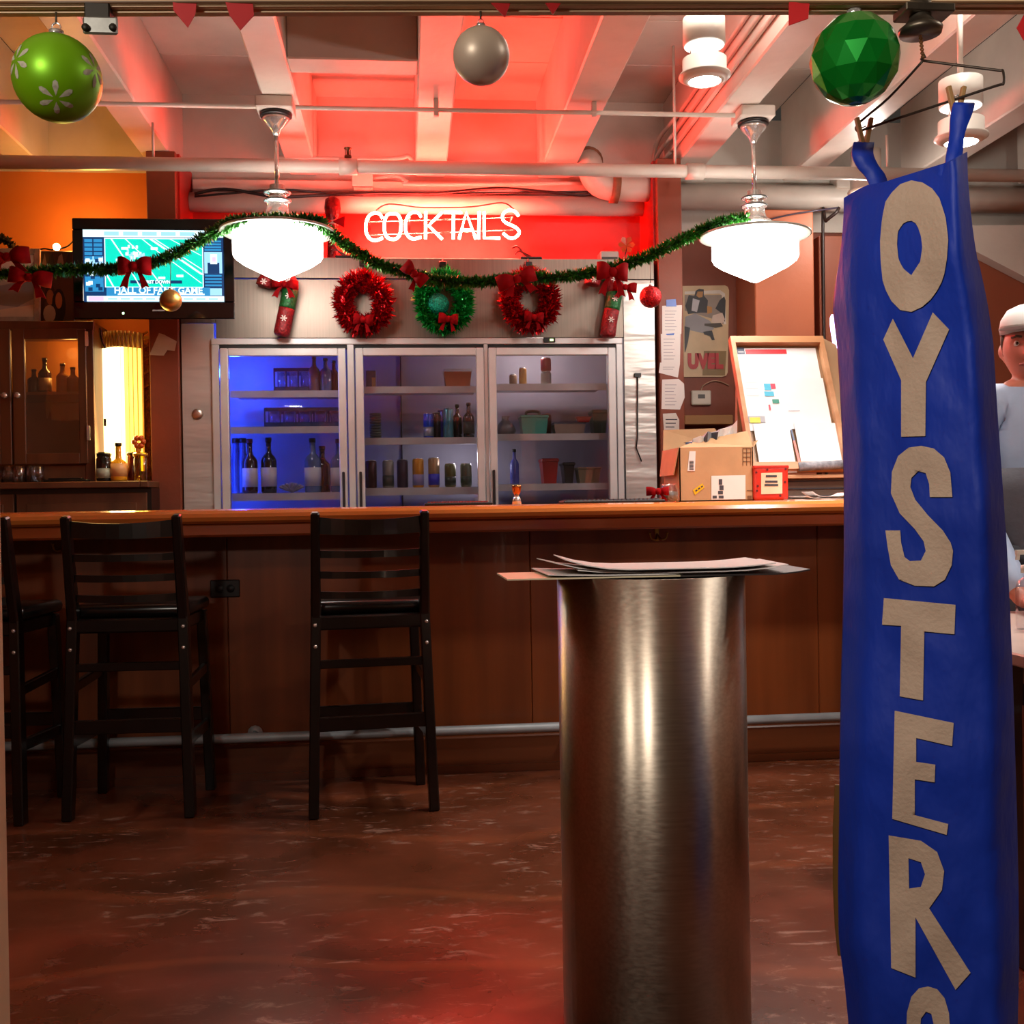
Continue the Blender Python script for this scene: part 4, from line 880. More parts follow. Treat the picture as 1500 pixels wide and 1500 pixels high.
# counter under it and its cupboard fronts
kx1 = at(219, 715, 5.72).x
bc = thing('back_counter', 'wooden back-bar counter with panelled cupboard fronts under the glass cabinet', 'counter', (-2.3, 6.0, 0))
MB().box((-3.35, 5.70, hb - 0.035), (pl0 - 0.003, 6.34, hb - 0.001), 0.004).box((pl0 - 0.003, 5.70, hb - 0.035), (kx1, 5.944, hb - 0.001), 0.004).build('counter_top', CABW, bc)
MB().box((-3.35, 5.76, 0), (pl0 - 0.003, 6.34, hb - 0.036)).box((pl0 - 0.003, 5.76, 0), (kx1, 5.944, hb - 0.036)).build('carcass', BLACKW, bc)
for a, b in ((-3.3, at(-60, 730, 5.74).x), (at(-50, 730, 5.74).x, at(20, 730, 5.74).x), (at(24, 730, 5.74).x, at(215, 730, 5.74).x)):
    zt_ = hb - 0.06; zb_ = 0.1
    d = MB().box((a, 5.74, zb_), (b, 5.76, zt_), 0.003).build('cupboard_door', CABW, bc)
    MB().box((a + 0.05, 5.734, zb_ + 0.06), (b - 0.05, 5.741, zt_ - 0.05), 0.003).build('raised_panel', CABW, d)
# tumblers upside down, tray
for k, px in enumerate((2, 18, 36, 52, 63)):
    x = at(px, 700, 5.86).x; y = 5.78 + 0.03 * (k % 2)
    q = MB().lathe([(0.036, 0.001), (0.03, 0.085), (0.0, 0.088), (0.0, 0.080), (0.027, 0.077), (0.033, 0.001)], (x, y, hb), 16)
    tag(q.build('tumbler', glass('tumbler_glass', (0.9, 0.92, 0.95), 0.08, 0.03, 0.5)), ('leftmost', 'second from the left', 'middle', 'second from the right', 'rightmost')[k] + ' clear tumbler upside down on the back counter', 'glass', 'tumblers upside down on the back counter')
a, b = at(68, 706, 5.8).x, at(132, 706, 5.8).x
single(MB().box((a, 5.74, hb), (b, 5.86, hb + 0.012), 0.004).box((a + 0.02, 5.76, hb + 0.012), (b - 0.03, 5.84, hb + 0.02), 0.003), 'rubber_mat', BLACK, 'black rubber mat on the counter beside the tumblers', 'mat')

# lit niche beside the cabinet
Yn = 5.9
nl = thing('fluted_lamp', 'bright yellow fluted light panel standing in the niche beside the cabinet', 'lamp', (at(178, 690, Yn).x, Yn + 0.1, hb))
FL = emit('fluted_glow', (1.0, 0.58, 0.08), 1.5, '#f0c060'); FLC = emit('fluted_core', (1.0, 0.80, 0.36), 1.9, '#f0d080'); FLD = mat('fluted_top', '#a8803a', 0.4)
fx0, fx1 = at(146, 600, Yn).x, at(204, 600, Yn).x; NF = 11
zl0, zl1, zl2 = at(178, 690, Yn).z, at(178, 508, Yn).z, at(178, 484, Yn).z
for k in range(NF):
    u = (k + 0.5) / NF; x = fx0 + (fx1 - fx0) * u; y = Yn + 0.08 * (2 * u - 1) ** 2; r = (fx1 - fx0) / NF * 0.46
    MB().tube([(x, y, zl0), (x, y, zl1)], r, 10).build('flute', FLC if 0.04 < u < 0.6 else FL, nl)
    MB().tube([(x, y, zl1), (x, y, zl2)], r, 10).build('flute_top', FLD, nl)
MB().box((fx0, Yn + 0.1, hb), (fx1, Yn + 0.13, zl2)).build('lamp_back', FLD, nl)
MB().box((fx0, Yn + 0.03, hb), (fx1, Yn + 0.13, zl0)).build('lamp_base', CABW, nl)
sx0, sx1 = at(205, 600, 6.05).x, at(217, 600, 6.05).x
q = MB().box((sx0 + 0.004, 6.10, hb), (sx1, 6.13, at(210, 495, 6.05).z), 0.004)
for k in range(22):
    zz = hb + 0.04 + k * 0.036; q.bar((sx0 + 0.008, 6.095, zz), (sx1 - 0.004, 6.095, zz + 0.022 * (1 if k % 2 else -0.4)), 0.01, 0.012, (0, 1, 0))
single(q, 'carved_strip', mat('gilded_strip', '#d09428', 0.4, 0.2, var=0.4, scale=60, bump=0.6, bscale=50), 'narrow carved gold strip standing at the right of the fluted lamp', 'decoration')
MB().box((kx1 - 0.32, 6.28, hb), (pl0 - 0.003, 6.34, htop)).build('niche_panel', mat('gold_board', '#c08a2c', 0.5), wb)
light('niche_lamp', 'AREA', ((fx0 + fx1) / 2, Yn - 0.06, (zl0 + zl1) / 2), 5, (1.0, 0.6, 0.15), 0.12, ((fx0 + fx1) / 2, 4, 1.2), size_y=0.6)
gN = 'bottles in the lit niche'
Yb = 5.79
bottle(at(153, 690, Yb).x, Yb, hb, at(153, 665, Yb).z - at(153, 706, Yb).z, 0.04, DKG, 'squat dark bottle with a pale green label at the left of the niche', lab=C_('#a8b09a'), group=gN, neck=0.1, shoulder=0.8, nr=0.8)
bottle(at(174, 690, Yb).x, Yb, hb, at(174, 650, Yb).z - at(174, 706, Yb).z, 0.042, mat('yellow_liquor', '#e0a020', 0.12, spec=0.7), 'yellow liqueur bottle with a dark neck in the lit niche', lab=C_('#e8b070'), group=gN, neck=0.42, shoulder=0.45)
bottle(at(191, 690, Yb).x, Yb + 0.06, hb, at(191, 664, Yb).z - at(191, 706, Yb).z, 0.032, C_('#5a1a10', 0.2), 'dark red bottle with a white band behind the yellow liqueur', lab=None, group=gN, neck=0.1, shoulder=0.82, nr=0.9)
t = bottle(at(206, 690, Yb).x, Yb, hb, at(206, 666, Yb).z - at(206, 706, Yb).z, 0.034, glass('yellow_vase_glass', (0.95, 0.75, 0.15), 0.1, 0.03, 0.4), 'yellow vase with made-up bloom replacing an orange figure at the right of the niche', cat='vase', group=None, neck=0.1, shoulder=0.8, nr=0.95, name='vase', cap=C_('#d8a030'))  # vase and bloom made up in place of a small orange figure
vx = at(206, 690, Yb).x; vz = hb + at(206, 666, Yb).z - at(206, 706, Yb).z
MB().tube([(vx, Yb, hb + 0.01), (vx - 0.004, Yb, vz + 0.05)], 0.004, 6).build('stem', C_('#6a7a20'), t)
for k in range(6):
    a = k * PI / 3; d = Vector((math.cos(a), 0.0, math.sin(a))); c = Vector((vx - 0.004, Yb - 0.01, vz + 0.06))
    q = MB(); q.ball(c + d * 0.022, 0.016, 8); q.build('petal', C_('#d8601c'), t)
bl = MB(); bl.ball((vx - 0.01, Yb, vz + 0.02), 0.016, 8); bl.build('bud', C_('#e8a040'), t)
t = thing('hanging_cord', 'dark cord hanging down the left side of the fluted lamp', 'cord', at(151, 500, Yn - 0.03))
MB().tube(smooth_path([at(147, 480, Yn - 0.06), at(149, 496, Yn - 0.06), at(154, 510, Yn - 0.06)], 4), 0.006, 6).box(at(152, 624, Yn - 0.06) , at(157, 614, Yn - 0.04)).build('cord', BLACK, t)
# folded paper stuck to the post
q = MB(); Yp = 5.944
pp = [at(x, y, Yp) for x, y in ((219, 520), (233, 488), (240, 490), (259, 500), (256, 514), (245, 513), (240, 521))]
q.prism(pp, (0, -0.003, 0)); q.prism([at(x, y, Yp - 0.004) for x, y in ((233, 489), (258, 500), (243, 506))], (0, -0.004, 0))
single(q, 'folded_paper', C_('#b8a894', 0.8), 'crumpled folded paper pinned to the red-brown post beside the niche', 'paper')

# pictures and bulbs on the cabinet top
def framed(px0, px1, py0, py1, Y, m, name, label, lean=0.06, fw_=0.03):
    a, b = at(px0, py1, Y), at(px1, py0, Y); t = thing(name, label, 'picture', ((a.x + b.x) / 2, Y, htop + 0.005)); h = b.z - htop - 0.005; z0 = htop + 0.005
    M = Matrix.Translation((a.x, Y, z0)) @ Matrix.Rotation(-lean, 4, 'X'); W = b.x - a.x
    q = MB().box((0, -0.012, 0), (fw_, 0.012, h), 0.003, M).box((W - fw_, -0.012, 0), (W, 0.012, h), 0.003, M).box((fw_, -0.012, 0), (W - fw_, 0.012, fw_), 0.002, M).box((fw_, -0.012, h - fw_), (W - fw_, 0.012, h), 0.002, M)
    q.build('frame', m, t); return t, M, W, h, fw_
t, M, W, h, fw_ = framed(-60, 57, 363, 468, 5.87, mat('driftwood', '#a89c88', 0.6, var=0.25, scale=20), 'framed_picture', 'grey framed landscape picture leaning on top of the cabinet at the left')
pr = MB(); mats_ = [C_('#b4b4b0'), C_('#8a9094'), C_('#d8c8ac'), C_('#e4e8e4')]
pr.mi(0).box((fw_, 0.0, fw_), (W - fw_, 0.006, h - fw_), 0, M)
def pq(mi, pts): pr.mi(mi); pr.add([M @ Vector((fw_ + u * (W - 2 * fw_), -0.0012, fw_ + v * (h - 2 * fw_))) for u, v in pts], [list(range(len(pts)))])
pq(1, [(0, 0.12), (0.4, 0.2), (0.75, 0.16), (1, 0.3), (1, 0.62), (0.5, 0.5), (0, 0.55)]); pq(2, [(0, 0), (1, 0), (1, 0.2), (0.7, 0.15), (0.4, 0.1), (0, 0.14)]); pq(3, [(0.2, 0.7), (0.8, 0.66), (1, 0.9), (1, 1), (0.1, 1)])
pr.build('print', mats_, t, fix=False)
def photo(px0, px1, py0, py1, Y, z0, m, label, blobs, lean=0.03):
    a, b = at(px0, py1, Y), at(px1, py0, Y); h = b.z - (z0 if z0 else a.z); W = b.x - a.x; zb_ = z0 if z0 else a.z; t = thing('photo_board', label, 'picture', ((a.x + b.x) / 2, Y, zb_))
    M = Matrix.Translation((a.x, Y, zb_)) @ Matrix.Rotation(-lean, 4, 'X'); MB().box((0, 0, 0), (W, 0.02, h), 0.003, M).build('board', m, t)
    for k, (cu, cv, ru, rv, col) in enumerate(blobs):
        pr = MB(); pr.add([M @ Vector((W * (cu + ru * math.cos(2 * PI * i / 14)), -0.001 - 0.0004 * k, h * (cv + rv * math.sin(2 * PI * i / 14)))) for i in range(14)], [list(range(14))]); pr.build('print_shape', C_(col), t, fix=False)
    return t
photo(58, 108, 393, 452, 5.9, htop + 0.005, C_('#5a3a22'), 'brown photo board of two smiling people between the frame and the television', [(0.3, 0.55, 0.14, 0.16, '#3a2014'), (0.3, 0.48, 0.11, 0.14, '#a06a44'), (0.55, 0.32, 0.2, 0.32, '#140c0a'), (0.55, 0.42, 0.1, 0.15, '#b07850'), (0.28, 0.18, 0.18, 0.16, '#c8b8a0')])
bx = thing('photo_box', 'dark shelf box with small black and white photos below the glowing bulb', 'picture', (at(82, 392, 5.97).x, 6.0, htop + 0.005))
a, b = at(55, 393, 5.97), at(108, 368, 5.97)
MB().box((a.x, 5.96, htop + 0.005), (b.x, 6.2, b.z), 0.005).build('box_body', C_('#3a2012'), bx)
for k, (u0, u1, c) in enumerate(((0.15, 0.28, 0), (0.3, 0.5, 1), (0.55, 0.75, 0), (0.78, 0.95, 1))):
    pr = MB(); x0_, x1_ = a.x + u0 * (b.x - a.x), a.x + u1 * (b.x - a.x); pr.quad((x0_, 5.958, a.z + 0.02), (x1_, 5.958, a.z + 0.01), (x1_ - 0.01, 5.958, b.z - 0.015), (x0_ + 0.01, 5.958, b.z - 0.03)); pr.build('photo_print', C_(['#8a7468', '#181012'][c]), bx, fix=False)
gb = at(83, 363, 6.05); t = thing('string_light', 'small warm globe bulb glowing on top of the photo box', 'lamp', (gb.x, 6.05, at(83, 368, 6.05).z))
q = MB(); q.ball((gb.x, 6.05, gb.z + 0.004), 0.02, 14); q.build('globe', emit('globe_warm', (1.0, 0.72, 0.35), 8), t)
MB().tube(smooth_path([at(56, 367, 6.05), at(64, 364, 6.05), at(76, 366, 6.05), at(90, 364, 6.05), at(100, 360, 6.05), at(108, 352, 6.05)], 4), 0.004, 6).build('wire', BLACK, t)
c = at(-2, 372, 6.15); t = thing('wreath', 'dark dried wreath on the orange wall above the landscape picture', 'wreath', (c.x, 6.15, c.z - 0.12))
path = [c + Vector((0.085 * math.cos(a), 0, 0.085 * math.sin(a))) for a in [2 * PI * k / 32 for k in range(33)]]
MB().tube(path[:-1], 0.014, 8, closed=True).build('ring', C_('#2a1a0c'), t); stuffpart(tinsel(MB(), path, 0.035, 1200, rnd, 0.008).build('leaves', C_('#1c1a0c'), t, fix=False))

# ================================================================== on the bar top
def bx_(px, Y, py=735): return at(px, py, Y).x
YB1 = 4.72
a, b = bx_(996, YB1), bx_(1104, YB1); hB = at(1050, 655, YB1).z - BT; W = b - a; dB = 0.30
box = thing('cardboard_box', 'open brown cardboard box with shipping labels on the bar beside the red tin', 'box', ((a + b) / 2, YB1 + dB / 2, BT))
q = MB()
for lo, hi in (((a, YB1, BT), (b, YB1 + 0.005, BT + hB)), ((a, YB1 + dB - 0.005, BT), (b, YB1 + dB, BT + hB)), ((a, YB1, BT), (a + 0.005, YB1 + dB, BT + hB)), ((b - 0.005, YB1, BT), (b, YB1 + dB, BT + hB)), ((a, YB1, BT), (b, YB1 + dB, BT + 0.005))): q.box(lo, hi)
q.build('box_body', CARD, box)
zt_ = BT + hB
fl = MB(); fl.prism([(a, YB1 + dB, zt_), (b, YB1 + dB, zt_), (b - 0.08, YB1 + dB + 0.02, zt_ + 0.105), (a + 0.01, YB1 + dB + 0.03, zt_ + 0.10)], (0, 0.004, 0)); fl.build('rear_flap', CARD, box)
fl = MB(); fl.prism([(a + 0.004, YB1, zt_), (b, YB1, zt_), (b + 0.004, YB1 + 0.09, zt_ + 0.075), (a + 0.10, YB1 + 0.12, zt_ + 0.03)], (0, 0.004, 0.002)); fl.build('front_flap', CARD, box)
fl = MB(); fl.prism([(a, YB1, zt_), (a, YB1 + dB, zt_), (a - 0.02, YB1 + dB - 0.02, zt_ - 0.12), (a - 0.02, YB1 + 0.02, zt_ - 0.12)], (-0.004, 0, 0)); fl.build('side_flap', CARD, box)
fl = MB(); fl.prism([(b, YB1, zt_), (b, YB1 + dB, zt_), (b + 0.02, YB1 + dB - 0.02, zt_ + 0.02), (b + 0.03, YB1 + 0.03, zt_ + 0.03)], (0.004, 0, 0)); fl.build('side_flap', CARD, box)
rn = random.Random(3); q = MB(); cols = [C_('#d8d4d0'), C_('#5a86b8'), C_('#8a8f98'), C_('#3a3c44')]
prev = None
for k in range(13):
    u = k / 12; x = a + 0.06 + (W - 0.10) * u; base = zt_ + 0.03 + 0.085 * u; y = YB1 + 0.12
    p_ = [(x, y, zt_ - 0.03), (x + rn.uniform(-0.008, 0.008), y - 0.02 + rn.uniform(-0.02, 0.02), base + rn.uniform(-0.01, 0.014)), (x + rn.uniform(-0.01, 0.01), y + 0.06, base - 0.004)]
    if prev:
        q.mi(rn.choice([0, 0, 1, 2, 0, 3])); q.quad(prev[0], p_[0], p_[1], prev[1]); q.mi(rn.choice([0, 2, 0])); q.quad(prev[1], p_[1], p_[2], prev[2])
    prev = p_
tag(q.build('plastic_bag', cols), 'crinkled white and blue plastic bag sticking out of the cardboard box', 'bag')
def decal(par, name, pts, Y, m): q = MB(); q.prism([at(x, y, Y) for x, y in pts], (0, 0.0012, 0)); return q.build(name, m, par)
Yf_ = YB1 - 0.0025
decal(box, 'shipping_label', [(1042, 697), (1092, 696), (1092, 731), (1042, 732)], Yf_, PAPER)
for k, (x, y, w_, h_) in enumerate(((1053, 702, 5, 8), (1054, 711, 6, 7), (1052, 719, 7, 5), (1044, 726, 6, 4), (1053, 726, 7, 4))): decal(box, 'print_block', [(x, y), (x + w_, y), (x + w_, y + h_), (x, y + h_)], Yf_ - 0.0014, INK)
decal(box, 'barcode_sticker', [(1010, 661), (1019, 661), (1018, 690), (1007, 690)], Yf_, PAPER)
for k in range(7): decal(box, 'barcode_line', [(1010, 675 + 2 * k), (1016, 675 + 2 * k), (1016, 676 + 2 * k), (1010, 676 + 2 * k)], Yf_ - 0.0014, INK)
decal(box, 'yellow_sticker', [(1015, 718), (1029, 708), (1032, 714), (1018, 725)], Yf_, C_('#e0b010'))
for k in range(3): decal(box, 'sticker_print', [(1018.5 + 4 * k, 718.5 - 2.9 * k), (1021 + 4 * k, 716.7 - 2.9 * k), (1022 + 4 * k, 718.4 - 2.9 * k), (1019.5 + 4 * k, 720.2 - 2.9 * k)], Yf_ - 0.0014, INK)
PB = C_('#6a4a30')
for k in range(4):
    for (x0_, y0_, x1_, y1_) in ((1088, 656 + 6.5 * k, 1100, 656.8 + 6.5 * k),): decal(box, 'care_mark', [(x0_, y0_), (x1_, y0_), (x1_, y1_), (x0_, y1_)], Yf_, PB)
for xx in (1088, 1093.5, 1099.5): decal(box, 'care_mark', [(xx, 656), (xx + 0.8, 656), (xx + 0.8, 682), (xx, 682)], Yf_, PB)
decal(box, 'care_mark', [(1094, 718), (1102, 718), (1102, 719), (1094, 719)], Yf_, PB); decal(box, 'care_mark', [(1095, 726), (1101, 726), (1101, 731), (1095, 731)], Yf_, PB)

a, b = bx_(1105, 4.7), bx_(1156, 4.7); h = at(1130, 683, 4.7).z - BT
tin = thing('biscuit_tin', 'red square tin with a cream label beside the cardboard box', 'tin', ((a + b) / 2, 4.78, BT))
MB().box((a, 4.7, BT), (b, 4.86, BT + h), 0.012, seg=2).build('tin_body', C_('#c8301f', 0.3), tin)
MB().box((a - 0.002, 4.698, BT + h - 0.012), (b + 0.002, 4.862, BT + h + 0.004), 0.004).build('tin_lid', C_('#b82a1c', 0.3), tin)
decal(tin, 'cream_label', [(1115, 693), (1146, 692), (1146, 723), (1115, 724)], 4.697, C_('#e0c8a8'))
for (x, y, w_, h_) in ((1122, 696, 16, 3), (1121, 704, 18, 3), (1120, 709, 20, 3)): decal(tin, 'label_print', [(x, y), (x + w_, y), (x + w_, y + h_), (x, y + h_)], 4.6955, INK)
for x, y in ((1108, 692), (1124, 688), (1151, 687), (1150, 706), (1143, 726), (1109, 719), (1110, 712)): decal(tin, 'dark_spot', [(x - 2, y), (x, y - 2), (x + 2, y), (x, y + 2)], 4.697, C_('#5a1414'))
# jigger, mats, red bow, jar, papers
x = bx_(757, 4.6); t = thing('jigger', 'small bar jigger with copper upper cup and steel lower cup', 'jigger', (x, 4.6, BT))
hj = at(757, 711, 4.6).z - BT
MB().lathe([(0.0001, 0.0), (0.021, 0.0), (0.017, hj * 0.3), (0.008, hj * 0.47)], (x, 4.6, BT), 20).build('lower_cup', CHROME, t)
MB().lathe([(0.008, hj * 0.47), (0.016, hj * 0.62), (0.02, hj * 0.9), (0.021, hj), (0.019, hj), (0.012, hj * 0.6)], (x, 4.6, BT), 20).build('upper_cup', mat('copper', '#b0703c', 0.2, 1.0), t)
def barmat(px0, px1, Y, label, top=None, d=0.16):
    a, b = bx_(px0, Y), bx_(px1, Y); t = thing('bar_mat', label, 'mat', ((a + b) / 2, Y + d / 2, BT)); MB().box((a, Y, BT), (b, Y + d, BT + 0.012), 0.004).build('mat_base', mat('black_rubber', '#050505', 0.6), t)
    q = MB(); n = 22
    for i in range(n): u = a + 0.015 + (b - a - 0.03) * i / n; q.box((u, Y + 0.012, BT + 0.012), (u + (b - a) * 0.5 / n, Y + d - 0.012, BT + 0.017))
    stuffpart(q.build('rubber_nubs', top or mat('grey_rubber', '#55555a', 0.5), t)); return t
barmat(622, 722, 4.5, 'short black rubber bar mat with a reddish face left of the jigger', C_('#b04a48'))
barmat(826, 975, 4.5, 'long black rubber bar mat between the jigger and the cardboard box')
q_ = at(966, 728, 4.62); t = thing('glass_jar', 'low glass jar holding a red bow beside the cardboard box', 'jar', (bx_(978, 4.7), 4.7, BT))
MB().lathe([(0.04, 0), (0.045, 0.01), (0.045, 0.055), (0.035, 0.07), (0.036, 0.078), (0.033, 0.078), (0.031, 0.068), (0.041, 0.054), (0.041, 0.012), (0.036, 0.004)], (bx_(980, 4.7), 4.7, BT), 18).build('jar_body', glass('tumbler_glass', (0.9, 0.92, 0.95), 0.08, 0.03, 0.5), t)
MB().lathe([(0.038, 0.005), (0.038, 0.045), (0.0001, 0.05)], (bx_(980, 4.7), 4.7, BT), 16).build('contents', C_('#8a7a66'), t)
bow((bx_(966, 4.6), 4.63, BT + 0.045), 0.10, 0.045, 'small red bow lying in front of the glass jar on the bar', group=None)
for i, (px0, px1, dz_, dr, l) in enumerate(((1158, 1236, 0, 0.0, 'bottom white paper on the bar right of the red tin'), (1168, 1226, 0.004, 0.15, 'middle white paper of the pile right of the red tin'), (1188, 1240, 0.012, -0.12, 'topmost paper of the pile, curling up, right of the red tin'))):
    a, b = bx_(px0, 4.62), bx_(px1, 4.62); sheet('paper_sheet', ((a + b) / 2, 4.66, BT + dz_ + 0.0005), b - a, 0.2, dr, 0.002, (0.03 * i, 0.02 * i), PAPER, l, 'paper', 'papers beside the red tin')

# slanted menu display standing behind
Y0, Y1 = 5.08, 5.40
D = {'bl': at(1097, 694, Y0), 'br': at(1240, 690, Y0), 'tl': at(1068, 500, Y1), 'tr': at(1203, 497, Y1)}
zl_ = (D['bl'].z + D['br'].z) / 2; xl_, xr_ = (D['bl'].x + D['tl'].x) / 2, (D['br'].x + D['tr'].x) / 2; zu = (D['tl'].z + D['tr'].z) / 2
FRW = wood('pale_frame_wood', '#b07a50', '#d0a078', 0.5, 'x', 4)
ds = thing('menu_display', 'large slanted wooden display frame full of white papers behind the red tin', 'display', ((xl_ + xr_) / 2, 5.2, 0))
ux, uv = Vector((1, 0, 0)), (Vector((0, Y1, zu)) - Vector((0, Y0, zl_))); Hh = uv.length; uv.normalize(); un = ux.cross(uv)
if un.y > 0: un = -un
O_ = Vector((xl_, Y0, zl_)); Wd = xr_ - xl_
def DP(u, v, d=0.0): return O_ + ux * (u * Wd) + uv * (v * Hh) + un * d
def dbox(mb, u0, v0, u1, v1, d0, d1): return mb.prism([DP(u0, v0, d0), DP(u1, v0, d0), DP(u1, v1, d0), DP(u0, v1, d0)], un * (d1 - d0))
fu, fv = 0.045, 0.05
for (u0, v0, u1, v1, nm) in ((0, 0, fu, 1, 'frame_stile'), (1 - fu, 0, 1, 1, 'frame_stile'), (fu, 1 - fv, 1 - fu, 1, 'frame_rail'), (fu, 0, 1 - fu, fv, 'frame_rail')):
    dbox(MB(), u0, v0, u1, v1, 0.0, 0.04).build(nm, FRW, ds)
dbox(MB(), 0.01, 0.01, 0.99, 0.99, -0.02, 0.0).build('back_board', C_('#8a6a4c'), ds)
MB().box((xl_ + 0.02, Y0 - 0.02, zl_ - 0.03), (xr_ + 0.1, Y0 + 0.1, zl_ - 0.012), 0.003).build('ledge', FRW, ds)
MB().box((xl_ + 0.04, Y0 + 0.02, 0.9), (xr_ + 0.08, Y1 + 0.1, zl_ - 0.03), 0.004).build('base_box', C_('#6a564a'), ds)
MB().box((xl_ + 0.1, Y0 + 0.06, 0), (xr_ + 0.04, Y1 + 0.05, 0.9)).build('pedestal', C_('#4a3a30'), ds)
for k in range(3): MB().box((xl_ + 0.04, Y0 + 0.014, zl_ - 0.045 - 0.035 * k), (xr_ + 0.08, Y0 + 0.02, zl_ - 0.04 - 0.035 * k)).build('groove', INK, ds)
MB().prism([(xl_ + 0.05, Y1 + 0.02, zl_ - 0.03), (xl_ + 0.05, Y1 + 0.1, zl_ - 0.03), (xl_ + 0.05, Y1 + 0.03, zu - 0.05)], (0.02, 0, 0)).build('strut', FRW, ds)
def dpaper(u0, v0, u1, v1, d, m, label, sk=0.0, grp='papers pinned in the slanted display'):
    q = MB().prism([DP(u0, v0, d), DP(u1, v0 + sk, d), DP(u1 + sk * 0.3, v1 + sk, d + 0.004), (DP(u0 + sk * 0.3, v1, d + 0.004))], un * 0.0015); return single(q, 'paper_sheet', m, label, 'paper', grp)
WP = mat('bright_paper', '#e6e4e6', 0.6, var=0.02)
dpaper(0.06, 0.66, 0.92, 0.93, 0.002, WP, 'wide white paper with a red heading at the top of the slanted display')
dpaper(0.06, 0.30, 0.5, 0.68, 0.006, WP, 'white paper with small coloured pictures, left middle of the slanted display')
dpaper(0.5, 0.31, 0.93, 0.69, 0.006, WP, 'blank white paper at the right middle of the slanted display')
dpaper(0.1, -0.02, 0.47, 0.34, 0.014, WP, 'large white paper at the lower left of the slanted display', 0.01)
dpaper(0.53, 0.02, 0.97, 0.35, 0.014, WP, 'large white paper at the lower right of the slanted display', -0.008)
PM = [C_('#d02a36'), C_('#2a3a5a'), C_('#4ab0d0'), C_('#d8c23a'), C_('#a0a0a8'), C_('#d84a60'), C_('#3a8a7a')]
def dq(mi, u0, v0, u1, v1, d): MB().quad(DP(u0, v0, d), DP(u1, v0, d), DP(u1, v1, d), DP(u0, v1, d)).build('printed_block', PM[mi], ds, fix=False)
dq(0, 0.16, 0.885, 0.6, 0.92, 0.0085); dq(1, 0.07, 0.885, 0.15, 0.935, 0.0085); dq(4, 0.08, 0.895, 0.14, 0.905, 0.0095)
dq(2, 0.29, 0.60, 0.36, 0.65, 0.0125); dq(5, 0.36, 0.61, 0.41, 0.65, 0.0125); dq(2, 0.28, 0.555, 0.38, 0.59, 0.0125); dq(6, 0.35, 0.50, 0.42, 0.53, 0.0125); dq(5, 0.30, 0.45, 0.32, 0.49, 0.0125)
for k in range(3): dq(4, 0.09, 0.56 + 0.05 * k, 0.22, 0.562 + 0.05 * k, 0.0125)
dq(4, 0.5, 0.44, 0.62, 0.444, 0.0125); dq(4, 0.07, 0.36, 0.24, 0.405, 0.0122); dq(3, 0.08, 0.355, 0.19, 0.395, 0.0128)
q = MB(); q.mi(0).prism([DP(0.49, 0.22, 0.012), DP(0.51, 0.22, 0.012), DP(0.53, 0.04, 0.012), DP(0.50, 0.04, 0.012)], un * 0.002); q.mi(1).prism([DP(0.485, 0.30, 0.012), DP(0.50, 0.30, 0.012), DP(0.51, 0.22, 0.012), DP(0.49, 0.22, 0.012)], un * 0.002)
single(q, 'leaflet_strip', [C_('#e07a70'), C_('#5a6a8a')], 'narrow red and blue leaflet strip between the two lower display papers', 'paper')
# right wing of the display with a pale edge and stickers
q = thing('display_wing', 'pale wooden side wing with stickers at the right of the slanted display', 'display', DP(1.03, 0.0))
MB().prism([DP(1.01, 0.0, 0.0), DP(1.28, 0.0, -0.06), DP(1.20, 1.0, -0.06), DP(1.01, 1.0, 0.0)], un * 0.02).build('wing_board', mat('pale_board', '#d8b48c', 0.5, var=0.05), q)
for (u, v, c) in ((1.10, 0.48, '#7aa0b8'), (1.10, 0.40, '#c87a88'), (1.09, 0.33, '#3a3a40'), (1.13, 0.24, '#8ab090')):
    MB().prism([DP(u, v, 0.005), DP(u + 0.09, v, -0.014), DP(u + 0.09, v + 0.06, -0.014), DP(u, v + 0.06, 0.005)], un * 0.0205).build('sticker', C_(c), q)
t = thing('violet_neon_tube', 'violet-white glowing tube beside the display wing, half behind the blue banner', 'lamp', at(1236, 590, 5.6))
MB().tube(smooth_path([at(1221, 462, 5.6), at(1219, 474, 5.6), at(1226, 520, 5.6), at(1238, 590, 5.6)], 6), 0.012, 10).build('tube', emit('violet_glow', (0.45, 0.42, 1.0), 3.0), t)
MB().tube([at(1238, 590, 5.6), (at(1238, 590, 5.6).x, 5.62, 0.0)], 0.014, 8).lathe([(0.1, 0), (0.1, 0.015), (0.02, 0.03)], (at(1238, 590, 5.6).x, 5.62, 0), 18).build('stand', BLACK, t)
single(MB().tube([at(1170, 684, Y0 - 0.03), at(1240, 680, Y0 - 0.03)], 0.022, 12), 'rolled_paper', mat('dark_rolled', '#8a8c94', 0.5, var=0.4, scale=40), 'rolled grey paper lying along the ledge of the slanted display', 'paper')

